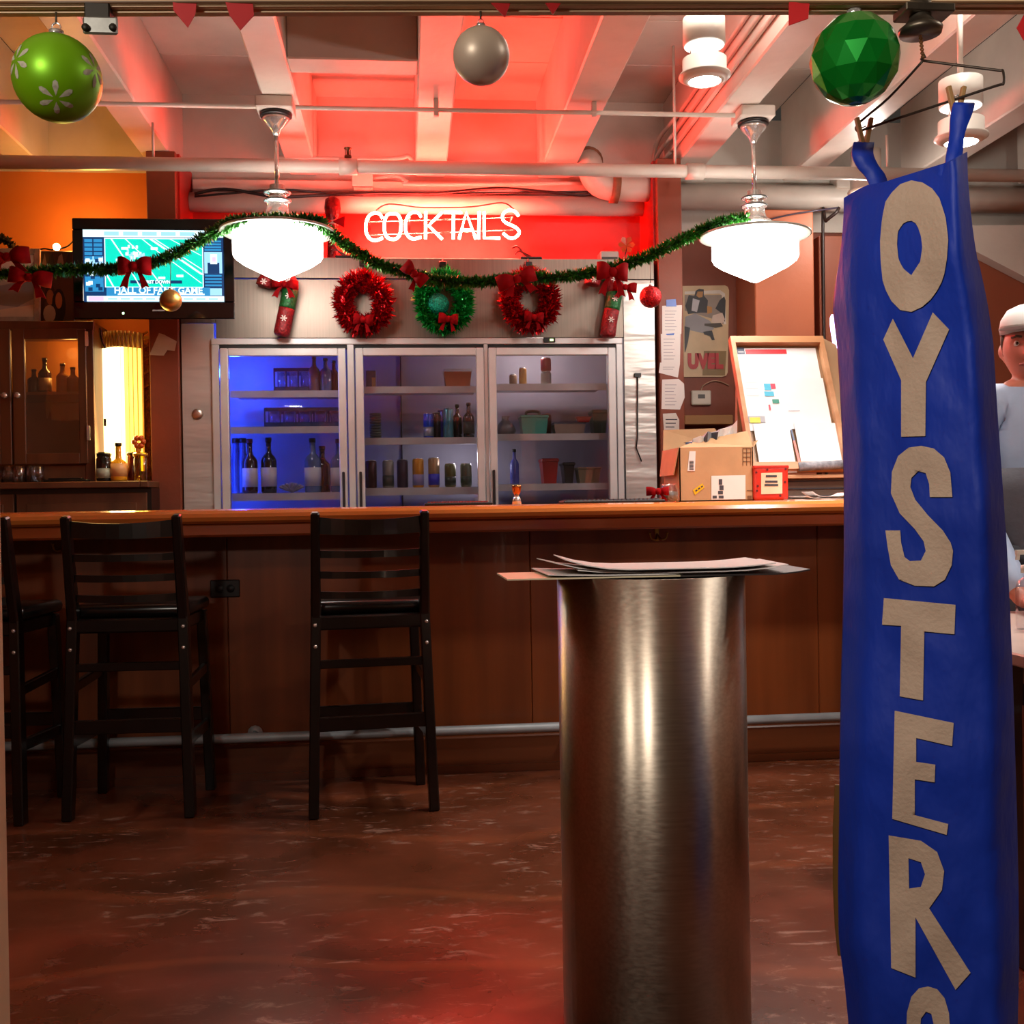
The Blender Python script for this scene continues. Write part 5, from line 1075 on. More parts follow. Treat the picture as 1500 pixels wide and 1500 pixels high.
# ================================================================== the recess at the right
Yq = YR - 0.012
def pz_(pts, Y): return [at(x, y, Y) for x, y in pts]
po = thing('tin_sign', 'cream rounded poster sign of a waiter in a dark suit with red letters', 'sign', (at(1036, 552, Yq).x, Yq, at(1036, 552, Yq).z))
xa, xb = 992, 1068
pts = [(xa, 419), (1062, 418), (1066, 420), (1068, 425), (1066, 545), (1064, 550), (1058, 552), (xa, 552)]
MB().prism(pz_(pts, Yq), (0, 0.008, 0)).build('plate', C_('#c4ab84', 0.4), po)
def art(nm, pts, c, k=1): MB().prism(pz_(pts, Yq - 0.0015 * k), (0, 0.0012, 0)).build(nm, C_(c), po)
art('border_band', [(1003, 427), (1055, 425), (1062, 430), (1064, 475), (1060, 475), (1058, 433), (1054, 430), (1003, 431)], '#cfc8bc', 1)
art('print_shade', [(1003, 432), (1057, 432), (1060, 475), (1048, 468), (1003, 455)], '#8a7d70', 1)
art('print_figure', [(1019, 426), (1024, 423), (1031, 424), (1031, 433), (1037, 440), (1036, 452), (1040, 458), (1026, 458), (1008, 460), (1004, 448), (1009, 432), (1017, 434)], '#17141a', 2)
art('print_face', [(1022, 427), (1030, 427), (1029, 435), (1024, 436), (1020, 433)], '#a8763c', 3)
art('print_shirt', [(1015, 437), (1025, 440), (1021, 457), (1013, 455)], '#b8b8bc', 3)
art('print_apron', [(1004, 464), (1018, 459), (1040, 470), (1046, 482), (1030, 488), (1003, 482)], '#8c8a8c', 2)
art('print_hand', [(1036, 448), (1043, 450), (1043, 458), (1036, 460)], '#b07a34', 3)
art('print_second_figure', [(1061, 434), (1054, 440), (1048, 452), (1056, 458), (1062, 472), (1063, 440)], '#1a181c', 2)
art('print_plate', [(1044, 462), (1058, 458), (1062, 468), (1056, 476), (1042, 472)], '#c8b4a4', 3)
art('print_tray', [(1032, 474), (1056, 473), (1059, 478), (1048, 480), (1032, 477)], '#3a2c1c', 4)
art('print_leg', [(1003, 478), (1011, 480), (1008, 500), (1004, 516), (1003, 516)], '#17141a', 3)
art('print_shoe', [(1030, 486), (1043, 484), (1047, 498), (1043, 498), (1040, 492), (1032, 490)], '#17141a', 3)
art('print_block', [(1031, 514), (1064, 514), (1062, 550), (1029, 550)], '#7d6434', 1)
q = MB(); fw2 = at(1060, 530, Yq).x - at(1003, 530, Yq).x
letters(q, 'UVEL', 0.118, at(1033, 530, Yq - 0.005), 0.80, 0.009); q.build('lettering', C_('#a81c1c'), po, fix=False)
c = at(1026, 583, YR); t = thing('thermostat', 'white wall thermostat with a small dark display under the poster', 'thermostat', (c.x, YR, c.z))
MB().box((c.x - 0.062, YR - 0.025, c.z - 0.045), (c.x + 0.062, YR, c.z + 0.045), 0.006).build('case', C_('#c8c0b0'), t)
MB().box((c.x - 0.022, YR - 0.027, c.z - 0.005), (c.x + 0.022, YR - 0.0245, c.z + 0.02)).build('display', C_('#4a4a44'), t)
single(MB().box(at(1003, 622, 6.45), at(1062, 611, YR), 0.004), 'wall_shelf', wood('pale_shelf', '#8a6238', '#a87c48', 0.5, 'x'), 'narrow wooden shelf on the dark wall under the thermostat', 'shelf')
t = thing('wall_cable', 'thin pale cable looping on the dark wall between poster and thermostat', 'cable', at(1030, 582, YR - 0.01))
MB().tube(smooth_path([at(1026, 577, YR - 0.01), at(1030, 565, YR - 0.01), at(1045, 558, YR - 0.01), at(1058, 560, YR - 0.01), at(1068, 565, YR - 0.01)], 5), 0.004, 6).build('cable', C_('#9a7a60'), t)
a = at(1092, 420, 6.5); single(MB().tube([(a.x, 6.56, 0.0), (a.x, 6.56, 2.75)], 0.022, 12), 'wall_pipe', C_('#8a7468', 0.4), 'grey vertical pipe in the corner left of the terracotta chase', 'pipe')
a = at(1207, 420, 6.38); t = thing('cable_bundle', 'dark cables running over the duct and down the terracotta wall', 'cable', (a.x, 6.38, 1.0))
MB().tube(smooth_path([(a.x, 6.385, 1.0), (a.x, 6.385, at(1202, 340, 6.38).z), at(1210, 324, 6.3), at(1224, 312, 6.25), at(1229, 304, 6.25)], 5), 0.010, 6).build('cable', C_('#2a1c18'), t)
MB().tube(smooth_path([at(1229, 304, 6.25), at(1200, 308, 6.2), at(1160, 314, 6.2), at(1125, 322, 6.2)], 5), 0.005, 6).build('cable', C_('#3a3040'), t)
# notes taped to the right post
yn_ = 5.9485
NT = [([(970, 448), (999, 447), (998, 489), (970, 489)], 'printed note under blue tape, topmost on the post'), ([(968, 489), (997, 489), (996, 533), (969, 532)], 'printed note second from the top on the post'),
      ([(967, 531), (996, 533), (993, 553), (965, 546)], 'tilted half-hidden note in the middle of the post'), ([(970, 556), (994, 555), (1002, 562), (1003, 582), (996, 600), (969, 599)], 'note with a rounded corner second from the bottom of the post'), ([(971, 606), (990, 605), (995, 615), (995, 635), (973, 637)], 'small handwritten note lowest on the post')]
for k, (pts, l) in enumerate(NT):
    yy = yn_ - 0.0006 * (3 - k if k < 3 else 0); c = at(pts[0][0], pts[-1][1], yy); t = thing('note', l, 'note', c, 'notes taped to the right post')
    MB().prism(pz_(pts, yy), (0, 0.0005, 0)).build('sheet', PAPER if k < 4 else C_('#c8c0b8'), t)
    x0_, x1_ = pts[0][0] + 4, pts[0][0] + 21; y0_, y1_ = pts[0][1] + 5, pts[-1][1] - 4; n_ = max(2, int((y1_ - y0_) / 4.5)); q = MB()
    for j in range(n_):
        yy2 = y0_ + (y1_ - y0_) * (j + 0.5) / n_; q.quad(*pz_([(x0_, yy2), (x1_ - (j * 7 % 5), yy2), (x1_ - (j * 7 % 5), yy2 + (0.8 if k < 4 else 1.5)), (x0_, yy2 + (0.8 if k < 4 else 1.5))], yy - 0.0006))
    q.build('printed_lines', C_('#8a8690') if k < 4 else INK, t, fix=False)
    if k < 2: tp = [[(976, 439), (990, 438), (991, 449), (976, 449)], [(975, 489), (988, 488), (987, 491), (977, 491)]][k]; MB().prism(pz_(tp, yy - 0.0009), (0, 0.0006, 0)).build('blue_tape', C_('#2a58b0'), t)
c = at(987, 668, 5.9); t = thing('metal_clip', 'small grey metal bracket on the post behind the cardboard box', 'bracket', c)
MB().prism([at(977, 661, 5.94), at(990, 655, 5.94), at(992, 664, 5.94), at(980, 672, 5.94)], (0, -0.05, 0)).build('plate', ALU, t)

# ================================================================== pipes, ducts, conduits
GP = 'painted pipes under the ceiling'
def pipe(name, pts, r, label, m=WHITEP, seg=14, extra=None, cat='pipe', group=None):
    t = thing(name, label, cat, Vector(pts[0]), group); MB().tube(pts, r, seg).build('pipe_run', m, t)
    return t
ym = 5.55; zp = at(640, 246, ym).z
t = pipe('sprinkler_pipe', [(-3.39, ym, zp), (4.59, ym, zp)], 0.034, 'thick cream sprinkler pipe running across under the ceiling beams')
for px in (510, 1018): MB().tube([(at(px, 246, ym).x - 0.045, ym, zp), (at(px, 246, ym).x + 0.045, ym, zp)], 0.042, 14).build('coupling', WHITEP, t)
xs_ = at(510, 246, ym).x
MB().lathe([(0.018, 0.04), (0.018, 0.055), (0.007, 0.06), (0.007, 0.085), (0.02, 0.09), (0.02, 0.094)], (xs_, ym, zp), 12).bar((xs_ - 0.012, ym, zp + 0.05), (xs_ - 0.012, ym, zp + 0.092), 0.004, 0.004).bar((xs_ + 0.012, ym, zp + 0.05), (xs_ + 0.012, ym, zp + 0.092), 0.004, 0.004).build('sprinkler_head', mat('bronze', '#5a3a20', 0.4, 0.7), t)
for px in (225, 989, 1300):
    x = at(px, 246, ym).x; MB().tube([(x, ym, zp + 0.03), (x, ym, ZS + 0.01 if px == 989 else ZB + 0.01)], 0.007, 8).build('hanger_rod', WHITEP, t)
yc = 5.13; zc = at(640, 161, yc).z
t = pipe('ceiling_conduit', [(-3.39, yc, zc), (at(404, 160, yc).x - 0.09, yc, zc)], 0.011, 'thin cream conduit crossing under the beams left of the left pendant', seg=10, cat='conduit')
t = pipe('ceiling_conduit', [(at(404, 160, yc).x + 0.09, yc, zc), (at(1103, 160, yc).x - 0.09, yc, zc)], 0.011, 'thin cream conduit crossing under the beams between the two pendants', seg=10, cat='conduit')
x = at(639, 160, yc).x; MB().box((x - 0.012, yc - 0.01, zc - 0.03), (x + 0.012, yc + 0.01, ZB), 0.003).build('strap', WHITEP, t)
x = at(870, 160, yc).x; MB().box((x - 0.012, yc - 0.01, zc - 0.02), (x + 0.012, yc + 0.01, ZB), 0.003).build('strap', WHITEP, t)
yk = 6.05; zk = at(520, 233, yk).z
pipe('branch_pipe', smooth_path([(at(405, 233, yk).x, yk, zk), (at(540, 233, yk).x, yk, zk), (at(585, 231, yk).x, yk, zk + 0.01), (at(598, 227, yk).x, yk, zk + 0.02), (at(605, 220, yk).x, yk + 0.03, ZB - 0.012)], 4), 0.012, 'thin pale pipe above the sprinkler pipe ending at the centre beam', seg=10)
# three conduits on the flank of the beam right of the can light
xb_ = BEAMX[6][0]
for k in range(3):
    z_ = 3.08 + 0.075 * k; x_ = xb_ - 0.014
    pipe('ceiling_conduit', smooth_path([(x_, 2.2, z_), (x_, 4.0, z_), (x_, 5.9, z_), (x_ - 0.01, 6.1 - 0.06 * k, z_ - 0.01), (x_ - 0.05, 6.28, z_ - 0.07), (x_ - 0.05, 6.30, ZB - 0.1)], 4), 0.0125, ['lowest', 'middle', 'uppermost'][k] + ' of three conduits along the flank of the beam beside the can light', seg=10, cat='conduit', group='conduits along the right beam')
MB
# round duct, trunking and elbow above the neon sign
yd = 6.27; zd = at(640, 300, yd).z
t = pipe('round_duct', [(pl1 + 0.015, yd, zd), (pr0 - 0.015, yd, zd)], 0.055, 'round painted duct running just above the neon sign', seg=20)
zt2 = at(640, 271, yd).z
single(MB().box((pl1 + 0.02, 6.30, zt2 - 0.03), (pr0 - 0.03, YB - 0.001, zt2 + 0.03), 0.006), 'cable_trunking', WHITEP, 'flat painted cable trunking on the wall above the round duct', 'trunking')
c = at(531, 263, 6.2); t = thing('junction_box', 'square painted junction box on the trunking above the neon sign', 'box', (c.x, 6.2, c.z - 0.04))
MB().box((c.x - 0.055, 6.18, c.z - 0.04), (c.x + 0.055, 6.30, c.z + 0.045), 0.005).build('case', WHITEP, t); MB().box((c.x - 0.058, 6.176, c.z - 0.043), (c.x + 0.058, 6.181, c.z + 0.048), 0.003).build('cover_plate', WHITEP, t)
pipe('small_conduit', smooth_path([(c.x + 0.056, 6.24, c.z + 0.02), at(580, 258, 6.24), at(596, 266, 6.24), at(612, 270, 6.24), (pr0 - 0.3, 6.24, at(850, 268, 6.24).z)], 4), 0.011, 'thin conduit leaving the junction box and bending to the right', seg=8, cat='conduit')
t = thing('black_cable', 'loose black cable sagging along the wall above the neon sign', 'cable', at(405, 288, 6.16))
MB().tube(smooth_path([at(285, 284, 6.16), at(330, 277, 6.16), at(405, 288, 6.16), at(470, 286, 6.16), at(560, 283, 6.16), at(640, 283, 6.16), at(725, 276, 6.16), at(790, 280, 6.16), at(850, 286, 6.16), at(868, 282, 6.16)], 6), 0.009, 7).build('cable', BLACK, t)
MB().tube(smooth_path([at(285, 288, 6.17), at(340, 283, 6.17), at(420, 278, 6.17), at(520, 286, 6.17), at(640, 285, 6.17), at(760, 282, 6.17), at(868, 281, 6.17)], 6), 0.006, 7).build('cable', BLACK, t)
ye = 6.12
t = thing('drain_elbow', 'large painted drain pipe with an elbow at the right above the cooler', 'pipe', at(872, 280, ye))
pth = smooth_path([at(863, 228, ye) + Vector((0, 0.09, 0.0)), at(864, 240, ye), at(868, 258, ye), at(880, 271, ye), at(900, 276, ye), (pr0 - 0.013, ye, at(930, 277, ye).z)], 6)
MB().tube(pth, 0.07, 20).build('pipe_run', WHITEP, t)
ci = 3 * 6 + 4
for i_ in (2, len(pth) - 8): MB().tube([pth[i_], pth[i_] + (pth[i_ + 1] - pth[i_]).normalized() * 0.045], 0.083, 20).build('hub', mat('rusty_paint', '#8a5a40', 0.6, var=0.3, scale=20), t)
yw = 6.42; zw = at(1250, 291, yw).z
pipe('round_duct', [(pr1 + 0.01, yw, zw), (4.58, yw, zw)], 0.078, 'fat white duct running along the wall right of the post', seg=22)
single(MB().box((pr1 + 0.01, 6.45, zw + 0.085), (4.58, YR - 0.02, zw + 0.15), 0.006), 'cable_trunking', mat('stained_white', '#b0a89c', 0.5, col2='#cfc6ba', scale=9), 'stained flat trunking above the fat white duct', 'trunking')
c = at(1237, 265, 6.35); single(MB().box((c.x - 0.055, 6.33, c.z - 0.045), (c.x + 0.055, 6.44, c.z + 0.045), 0.004), 'junction_box', WHITEP, 'white junction box above the fat white duct beside the banner', 'box')

# ------------------------------------------------------------------ can lights
LENS = emit('lamp_lens', (1.0, 0.96, 0.9), 14)
GLOWW = emit('lit_reflector', (1.0, 0.95, 0.88), 1.0)
def make_can(label):
    t = thing('can_light', label, 'lamp', (0, 0, 0), 'white can lights under the ceiling')
    sh = mat('can_paint', '#d4cdc2', 0.4, var=0.04)
    MB().lathe([(0.07, 0.0), (0.07, 0.001), (0.082, 0.001), (0.082, -0.10), (0.072, -0.105), (0.02, -0.095)], (0, 0, 0), 28).build('upper_can', sh, t)
    MB().lathe([(0.078, -0.106), (0.05, -0.110), (0.018, -0.112), (0.012, -0.118), (0.012, -0.128), (0.034, -0.155), (0.034, -0.158), (0.0001, -0.158)], (0, 0, 0), 24).build('reflector', GLOWW, t)
    for s in (-1, 1): MB().tube([(s * 0.05, 0, -0.10), (s * 0.058, 0, -0.16)], 0.003, 5).build('stay', CHROME, t)
    MB().lathe([(0.0001, -0.158), (0.086, -0.158), (0.086, -0.215), (0.10, -0.218), (0.102, -0.226), (0.085, -0.236), (0.064, -0.246), (0.064, -0.240)], (0, 0, 0), 32).build('lower_can', sh, t)
    MB().lathe([(0.063, -0.242), (0.05, -0.249), (0.0001, -0.252)], (0, 0, 0), 28).build('lens', LENS, t)
    return t
c1 = at(1031, 28, 4.2); cl = make_can('white double can light hanging between two beams left of the right pendant'); cl.location = (c1.x, 4.2, c1.z)
MB().tube([(0, 0, 0.0), (0, 0, ZS - c1.z)], 0.012, 8).lathe([(0.05, ZS - c1.z - 0.02), (0.05, ZS - c1.z)], (0, 0, 0), 16).build('stem', WHITEP, cl)
c2 = at(1407, 118, 4.12); dup(cl, (c2.x, 4.12, c2.z), 0.2, 'white can light behind the clothes hanger at the right')
c3 = at(1268, 222, 5.9); k = dup(cl, (c3.x, 5.9, c3.z), 0.1, 'small far can light half hidden by the left banner strap')
light('far_can_glow', 'POINT', (c3.x, 5.85, c3.z - 0.30), 7, WHITE, 0.05)
light('can_spot', 'SPOT', (c2.x, 4.12, c2.z - 0.28), 35, WHITE, 0.05, (c2.x, 4.12, 0), 2.2, 0.8)
light('ceiling_uplight', 'POINT', (c2.x, 3.95, ZS - 0.25), 9.0, WHITE, 0.05)  # added light above this can, brightens the right-hand ceiling
light('ceiling_uplight', 'POINT', (c1.x + 0.0, 4.05, ZS - 0.2), 9.0, WHITE, 0.05)

# ================================================================== hung from the opening's header
def under(px): return head(px)
SILV = mat('champagne_metal', '#dccab4', 0.42, 0.3, var=0.04)
GRN = mat('satin_green', '#7cc008', 0.42, 0.45, var=0.06)
DGR = mat('gloss_green', '#0c8a28', 0.2, 0.6, var=0.06)
def ball_at(px, py, wpx, m, label, faceted=False):
    hp = under(px); Y = hp.y + 0.0; c = at(px, py, Y); r = (at(px + wpx / 2, py, Y) - c).length
    t = hung_ball(px, py, Y, r, m, label, 0, 40, group='large balls hanging from the header', top=(c.x, Y, hp.z + 0.001), name='ornament_ball')
    return t, c, r
t, c, r = ball_at(84, 115, 129, GRN, 'bright satin green ball with white snowflake petals hanging at the top left')
PET = mat('white_glitter', '#b8b4a0', 0.7, var=0.15, scale=200)
def petal_flower(t, c, r, az, el, n=6, s=0.42):
    """six diamond petals laid on the ball's surface"""
    d = Vector((math.cos(el) * math.sin(az), -math.cos(el) * math.cos(az), math.sin(el)))
    ux_ = Vector((math.cos(az), math.sin(az), 0)); uz_ = d.cross(ux_)
    if uz_.z < 0: uz_ = -uz_
    for k in range(n):
        a = PI / 2 + k * 2 * PI / n; e = ux_ * math.cos(a) + uz_ * math.sin(a); f = -ux_ * math.sin(a) + uz_ * math.cos(a)
        P = []
        for (l, w_) in ((0.07, 0.0), (0.28, 0.07), (0.40, 0.055), (0.45, 0.0), (0.40, -0.055), (0.28, -0.07)): P.append(c + (d + e * l + f * w_).normalized() * r * 1.004)
        mid_ = sum(P, Vector()) / 6; P0 = c + (mid_ - c).normalized() * r * 1.008
        q = MB(); q.add([P0] + P, [[0, i + 1, (i + 1) % 6 + 1] for i in range(6)]); q.build('petal', PET, t, fix=False)
A_ = math.atan2(-c.x, c.y)
petal_flower(t, c, r, A_ - 0.05, -0.80); petal_flower(t, c, r, A_ + 0.95, 0.10); petal_flower(t, c, r, A_ - 1.05, 0.12)
ball_at(705, 82, 83, SILV, 'matt silver-beige ball hanging at the top centre')
t, c, r = ball_at(1252, 87, 123, DGR, 'dark glossy green faceted ball hanging beside the clothes hanger')
# facets: replace the smooth globe by a lobed one
for ch in list(t.children):
    if ch.name.startswith('globe'): bpy.data.objects.remove(ch)
q = MB(); NS = 13; RG = [(18, 0), (44, 0.5), (68, 0), (92, 0.5), (116, 0), (140, 0.5), (163, 0)]; vs_, fs = [], []
RG = [(12, 0), (30, 0.5), (58, 0), (86, 0.5), (114, 0), (140, 0.5), (160, 0), (172, 0.5)]
vs_.append(c + Vector((0, 0, r)))
for th, of in RG:
    for k in range(NS): ph = 2 * PI * (k + of) / NS; th_ = math.radians(th); vs_.append(c + Vector((math.sin(th_) * math.cos(ph), math.sin(th_) * math.sin(ph), math.cos(th_))) * r * 1.02)
vs_.append(c - Vector((0, 0, r)))
for k in range(NS): fs.append([0, 1 + k, 1 + (k + 1) % NS])
for i in range(len(RG) - 1):
    a0, b0 = 1 + i * NS, 1 + (i + 1) * NS
    for k in range(NS):
        if RG[i][1] == 0: fs += [[a0 + k, b0 + k, a0 + (k + 1) % NS], [b0 + k, b0 + (k + 1) % NS, a0 + (k + 1) % NS]]
        else: fs += [[a0 + k, b0 + k, b0 + (k + 1) % NS], [a0 + k, b0 + (k + 1) % NS, a0 + (k + 1) % NS]]
b0 = 1 + (len(RG) - 1) * NS
for k in range(NS): fs.append([b0 + k, len(vs_) - 1, b0 + (k + 1) % NS])
q.add(vs_, fs, False); q.build('globe', DGR, t)

# pennants on a string along the header
off = hn * -0.016
PEN = [([(253, 3), (288, 3), (286, 20), (275, 40), (254, 15)], 'red pennant, leftmost on the string, left of the twin pennant'), ([(330, 3), (370, 3), (372, 22), (352, 44), (336, 22)], 'red pennant second from the left on the header string'),
       ([(719, 4), (748, 4), (740, 25)], 'small red pennant tip above the silver ball'), ([(799, 4), (822, 4), (810, 21)], 'small red pennant tip right of the silver ball'),
       ([(1156, 3), (1186, 3), (1184, 27), (1156, 37)], 'red pennant folded to a square beside the green faceted ball'), ([(1490, 40), (1500, 22), (1512, 30), (1512, 62), (1500, 58)], 'red pennant at the right edge beyond the hanger')]
for pts, l in PEN:
    hp = under(pts[0][0]); Yp_ = (hp + off).y; q = MB().prism([at(x, y, Yp_ - 0.004) for x, y in pts], (0, 0.0025, 0)); single(q, 'pennant', mat('red_pennant', '#c01418', 0.6, var=0.08), l, 'pennant', 'red pennants strung along the header')
sp_ = [under(px) + off + Vector((0, -0.002, at(px, 4, (under(px) + off).y).z - under(px).z)) for px in (-30, 260, 350, 540, 730, 810, 1000, 1170, 1330, 1500, 1540)]
single(MB().tube(smooth_path(sp_, 3), 0.0022, 5), 'pennant_string', C_('#6a4a30'), 'thin string along the header carrying the red pennants', 'string')
# brackets
GAL = mat('galvanised', '#9a9a94', 0.4, 0.8, var=0.2, scale=30)
hp = under(147); Yb_ = hp.y - 0.02
t = thing('track_bracket', 'grey steel bracket with two bolts under the header at the left', 'bracket', hp)
def pbox(mb, x0, y0, x1, y1, Ya, Yb__, bv=0.002): p, q = at(x0, y1, Ya), at(x1, y0, Ya); return mb.box((p.x, Ya, p.z), (q.x, Yb__, q.z), bv)
pbox(MB(), 123, 3, 160, 27, Yb_, Yb_ + 0.05).build('block', mat('dark_steel', '#2a2620', 0.5, 0.6), t)
pbox(MB(), 121, 24, 172, 49, Yb_ - 0.006, Yb_, 0.003).build('plate', GAL, t)
for px in (126, 166): MB().lathe([(0.006, 0), (0.006, 0.004), (0.003, 0.006)], at(px, 41, Yb_ - 0.006), 10, (0, -1, 0)).build('bolt', mat('dark_steel', '#2a2620', 0.5, 0.6), t)
hp = under(1350); Yb_ = hp.y - 0.015; c = at(1348, 30, Yb_)
t = thing('pulley_bracket', 'dark metal pulley bracket under the header above the clothes hanger', 'bracket', (c.x, Yb_, c.z - 0.03))
PUL = mat('worn_pewter', '#5a5246', 0.4, 0.85, var=0.3, scale=20)
MB().lathe([(0.014, 0.036), (0.02, 0.02), (0.016, 0.004), (0.026, -0.008), (0.034, -0.014), (0.032, -0.022), (0.0001, -0.024)], c, 24).build('pulley', PUL, t)
pbox(MB(), 1328, 3, 1400, 14, Yb_ - 0.02, Yb_ + 0.03).build('mount_plate', PUL, t)
# chain, hanger, clothes pins
YA = Yb_; apex = at(1352, 89, 1.71)
t = thing('chain', 'short fine chain between the pulley bracket and the clothes hanger', 'chain', apex + Vector((0, 0, 0.005)))
p0, p1 = Vector((c.x, Yb_, c.z - 0.024)), apex + Vector((0, 0, 0.002)); N = 13
for k in range(N):
    m_ = p0.lerp(p1, (k + 0.5) / N); L_ = (p0 - p1).length / N * 0.72; q = []
    for j in range(10):
        a_ = 2 * PI * j / 10; s_ = Vector((0.0028, 0, 0)) if k % 2 else Vector((0, 0.0028, 0)); q.append(m_ + (p0 - p1).normalized() * L_ * math.sin(a_) + s_ * math.cos(a_))
    MB().tube(q, 0.0009, 5, closed=True).build('link', BRASS, t)
YLf, YRt = 1.84, 1.62
hl, hr0, hr1 = at(1256, 193, YLf), at(1470, 122, YRt), at(1469, 104, YRt + 0.01)
t = thing('clothes_hanger', 'bent wire clothes hanger carrying the blue banner', 'hanger', apex)
MB().tube(smooth_path([apex, apex.lerp(hl, 0.5), hl + Vector((0, 0, 0.012)), hl + Vector((0.004, -0.003, -0.002)), hl.lerp(hr0, 0.06), hl.lerp(hr0, 0.5), hr0.lerp(hl, 0.06), hr0, hr1, hr1.lerp(apex, 0.06), apex.lerp(hr1, 0.5), apex], 5), 0.0022, 7).build('wire', mat('dark_wire', '#4a4038', 0.4, 0.7), t)
MB().tube([apex + Vector((-0.004, 0, 0.002)), apex + Vector((0.004, 0, 0.006)), apex + Vector((0, 0, 0.012))], 0.002, 6).build('twist', mat('dark_wire', '#4a4038', 0.4, 0.7), t)
PINW = wood('pin_wood', '#8a6438', '#b08a58', 0.6, 'z', 8)
def on_wire(px): 
    u = (px - 1256) / (1470 - 1256); return hl.lerp(hr0, u)
pins = []
for px, l in ((1267, 'wooden clothespin at the left end of the hanger'), (1406, 'wooden clothespin near the right end of the hanger')):
    w_ = on_wire(px); t = thing('clothespin', l, 'clothespin', w_ - Vector((0, 0, 0.025)), 'clothespins on the hanger')
    for s in (-1, 1): MB().bar(w_ + Vector((s * 0.0035, 0, -0.024)), w_ + Vector((s * 0.013, 0, 0.020)), 0.007, 0.009, (0, 1, 0), 0.001).build('leg', PINW, t)
    MB().tube([w_ + Vector((-0.006, 0, 0.002)), w_ + Vector((0, -0.006, 0.004)), w_ + Vector((0.006, 0, 0.002))], 0.0012, 5).build('spring', CHROME, t)

# ================================================================== blue banner
LE = [(262, 1262), (290, 1237), (320, 1232), (400, 1222), (450, 1222), (500, 1228), (560, 1232), (640, 1236), (700, 1238), (800, 1238), (900, 1236), (1000, 1233), (1100, 1231), (1200, 1230), (1300, 1228), (1380, 1229), (1440, 1237), (1500, 1243), (1600, 1252), (1700, 1258)]
RE = [(222, 1417), (290, 1425), (380, 1433), (440, 1446), (500, 1455), (600, 1461), (700, 1468), (800, 1475), (900, 1480), (1000, 1484), (1100, 1487), (1200, 1490), (1300, 1492), (1400, 1493), (1500, 1491), (1600, 1488), (1700, 1484)]
def interp(T, y):
    if y <= T[0][0]: return T[0][1]
    for (a, xa), (b, xb) in zip(T, T[1:]):
        if y <= b: return xa + (xb - xa) * (y - a) / (b - a)
    return T[-1][1]
TOPL = [(1236, 290), (1252, 280), (1270, 271), (1290, 268), (1345, 251), (1396, 235), (1417, 222)]
def topy(x):
    if x <= 1236: return 290
    for (a, ya), (b, yb) in zip(TOPL, TOPL[1:]):
        if x <= b: return ya + (yb - ya) * (x - a) / (b - a)
    return 222
def bdepth(u, y):
    wr = mnoise.noise(Vector((u * 3.2, y / 170.0, 0.3))) * 0.012 + mnoise.noise(Vector((u * 7 + 3, y / 60.0, 1.3))) * 0.005
    k = min(1.0, max(0.0, (y - 230) / 250.0)); bul = 0.05 * (1 - (2 * u - 1) ** 2) ** 0.7 if 0 < u < 1 else 0
    side = 0.035 * max(0.0, (u - 0.86) / 0.14) ** 1.3 + 0.045 * max(0.0, (0.13 - u) / 0.13) ** 1.3 * k
    return YLf - (YLf - YRt) * min(1, u / 0.86) * (1 - 0.35 * min(1, max(0, (y - 300) / 900))) - bul * 0.4 + side + wr * (0.4 + 0.6 * k)
def bpt(u, v):
    """u across 0..1, v photo row"""
    xl, xr = interp(LE, v), interp(RE, v); x = xl + (xr - xl) * u; return at(x, v, bdepth(u, v))
YBOT = 1640
ban = thing('banner', 'tall blue cloth banner with pale letters spelling OYSTERS hanging from a wire hanger', 'banner', at(1360, 1640, 1.76))
BLUE = mat('blue_nylon', '#0a2f9a', 0.55, var=0.14, scale=3, bump=0.5, bscale=22, stretch=(1, 1, 0.5), spec=0.35)
NU, NV = 26, 100
def surf(u, r):
    x_top = interp(LE, 260) * (1 - u) + interp(RE, 260) * u; xt = 1236 + (1417 - 1236) * u; y0 = topy(xt)
    # first rows follow the sloping top edge
    v = y0 + (YBOT - y0) * r; xl, xr = interp(LE, v), interp(RE, v)
    x = xl + (xr - xl) * u if r > 0.12 else (xt * (1 - r / 0.12) + (xl + (xr - xl) * u) * (r / 0.12))
    return x, v
vs_, fs = [], []
for j in range(NV + 1):
    for i in range(NU + 1):
        x, v = surf(i / NU, j / NV); xl, xr = interp(LE, v), interp(RE, v); vs_.append(at(x, v, bdepth(min(1, max(0, (x - xl) / (xr - xl))), v)))
for j in range(NV):
    for i in range(NU): a = j * (NU + 1) + i; fs.append([a, a + 1, a + NU + 2, a + NU + 1])
MB().add(vs_, fs, True).build('front_cloth', BLUE, ban, fix=False)
bk = []
for j in range(NV + 1):
    for i in range(NU + 1):
        u = i / NU; p = vs_[j * (NU + 1) + i]; s_ = math.sin(PI * u); bk.append(p + Vector((0.02 * (1 - 2 * u) * s_, 0.17 * s_ ** 0.7 * min(1, 0.25 + j / 14.0), 0)))
MB().add(bk, fs, True).build('back_cloth', mat('blue_nylon_back', '#0a2f9a', 0.55, var=0.14, scale=3, bump=0.5, bscale=22, spec=0.35), ban, fix=False)
# ochre hem showing behind the left edge
hem = [at(x, y, 1.955) for x, y in ((1224, 1150), (1221, 1210), (1221, 1300), (1224, 1360), (1228, 1400), (1240, 1400), (1240, 1150))]
MB().prism(hem, (0, 0.004, 0)).build('back_hem', C_('#6a4a1c'), ban)
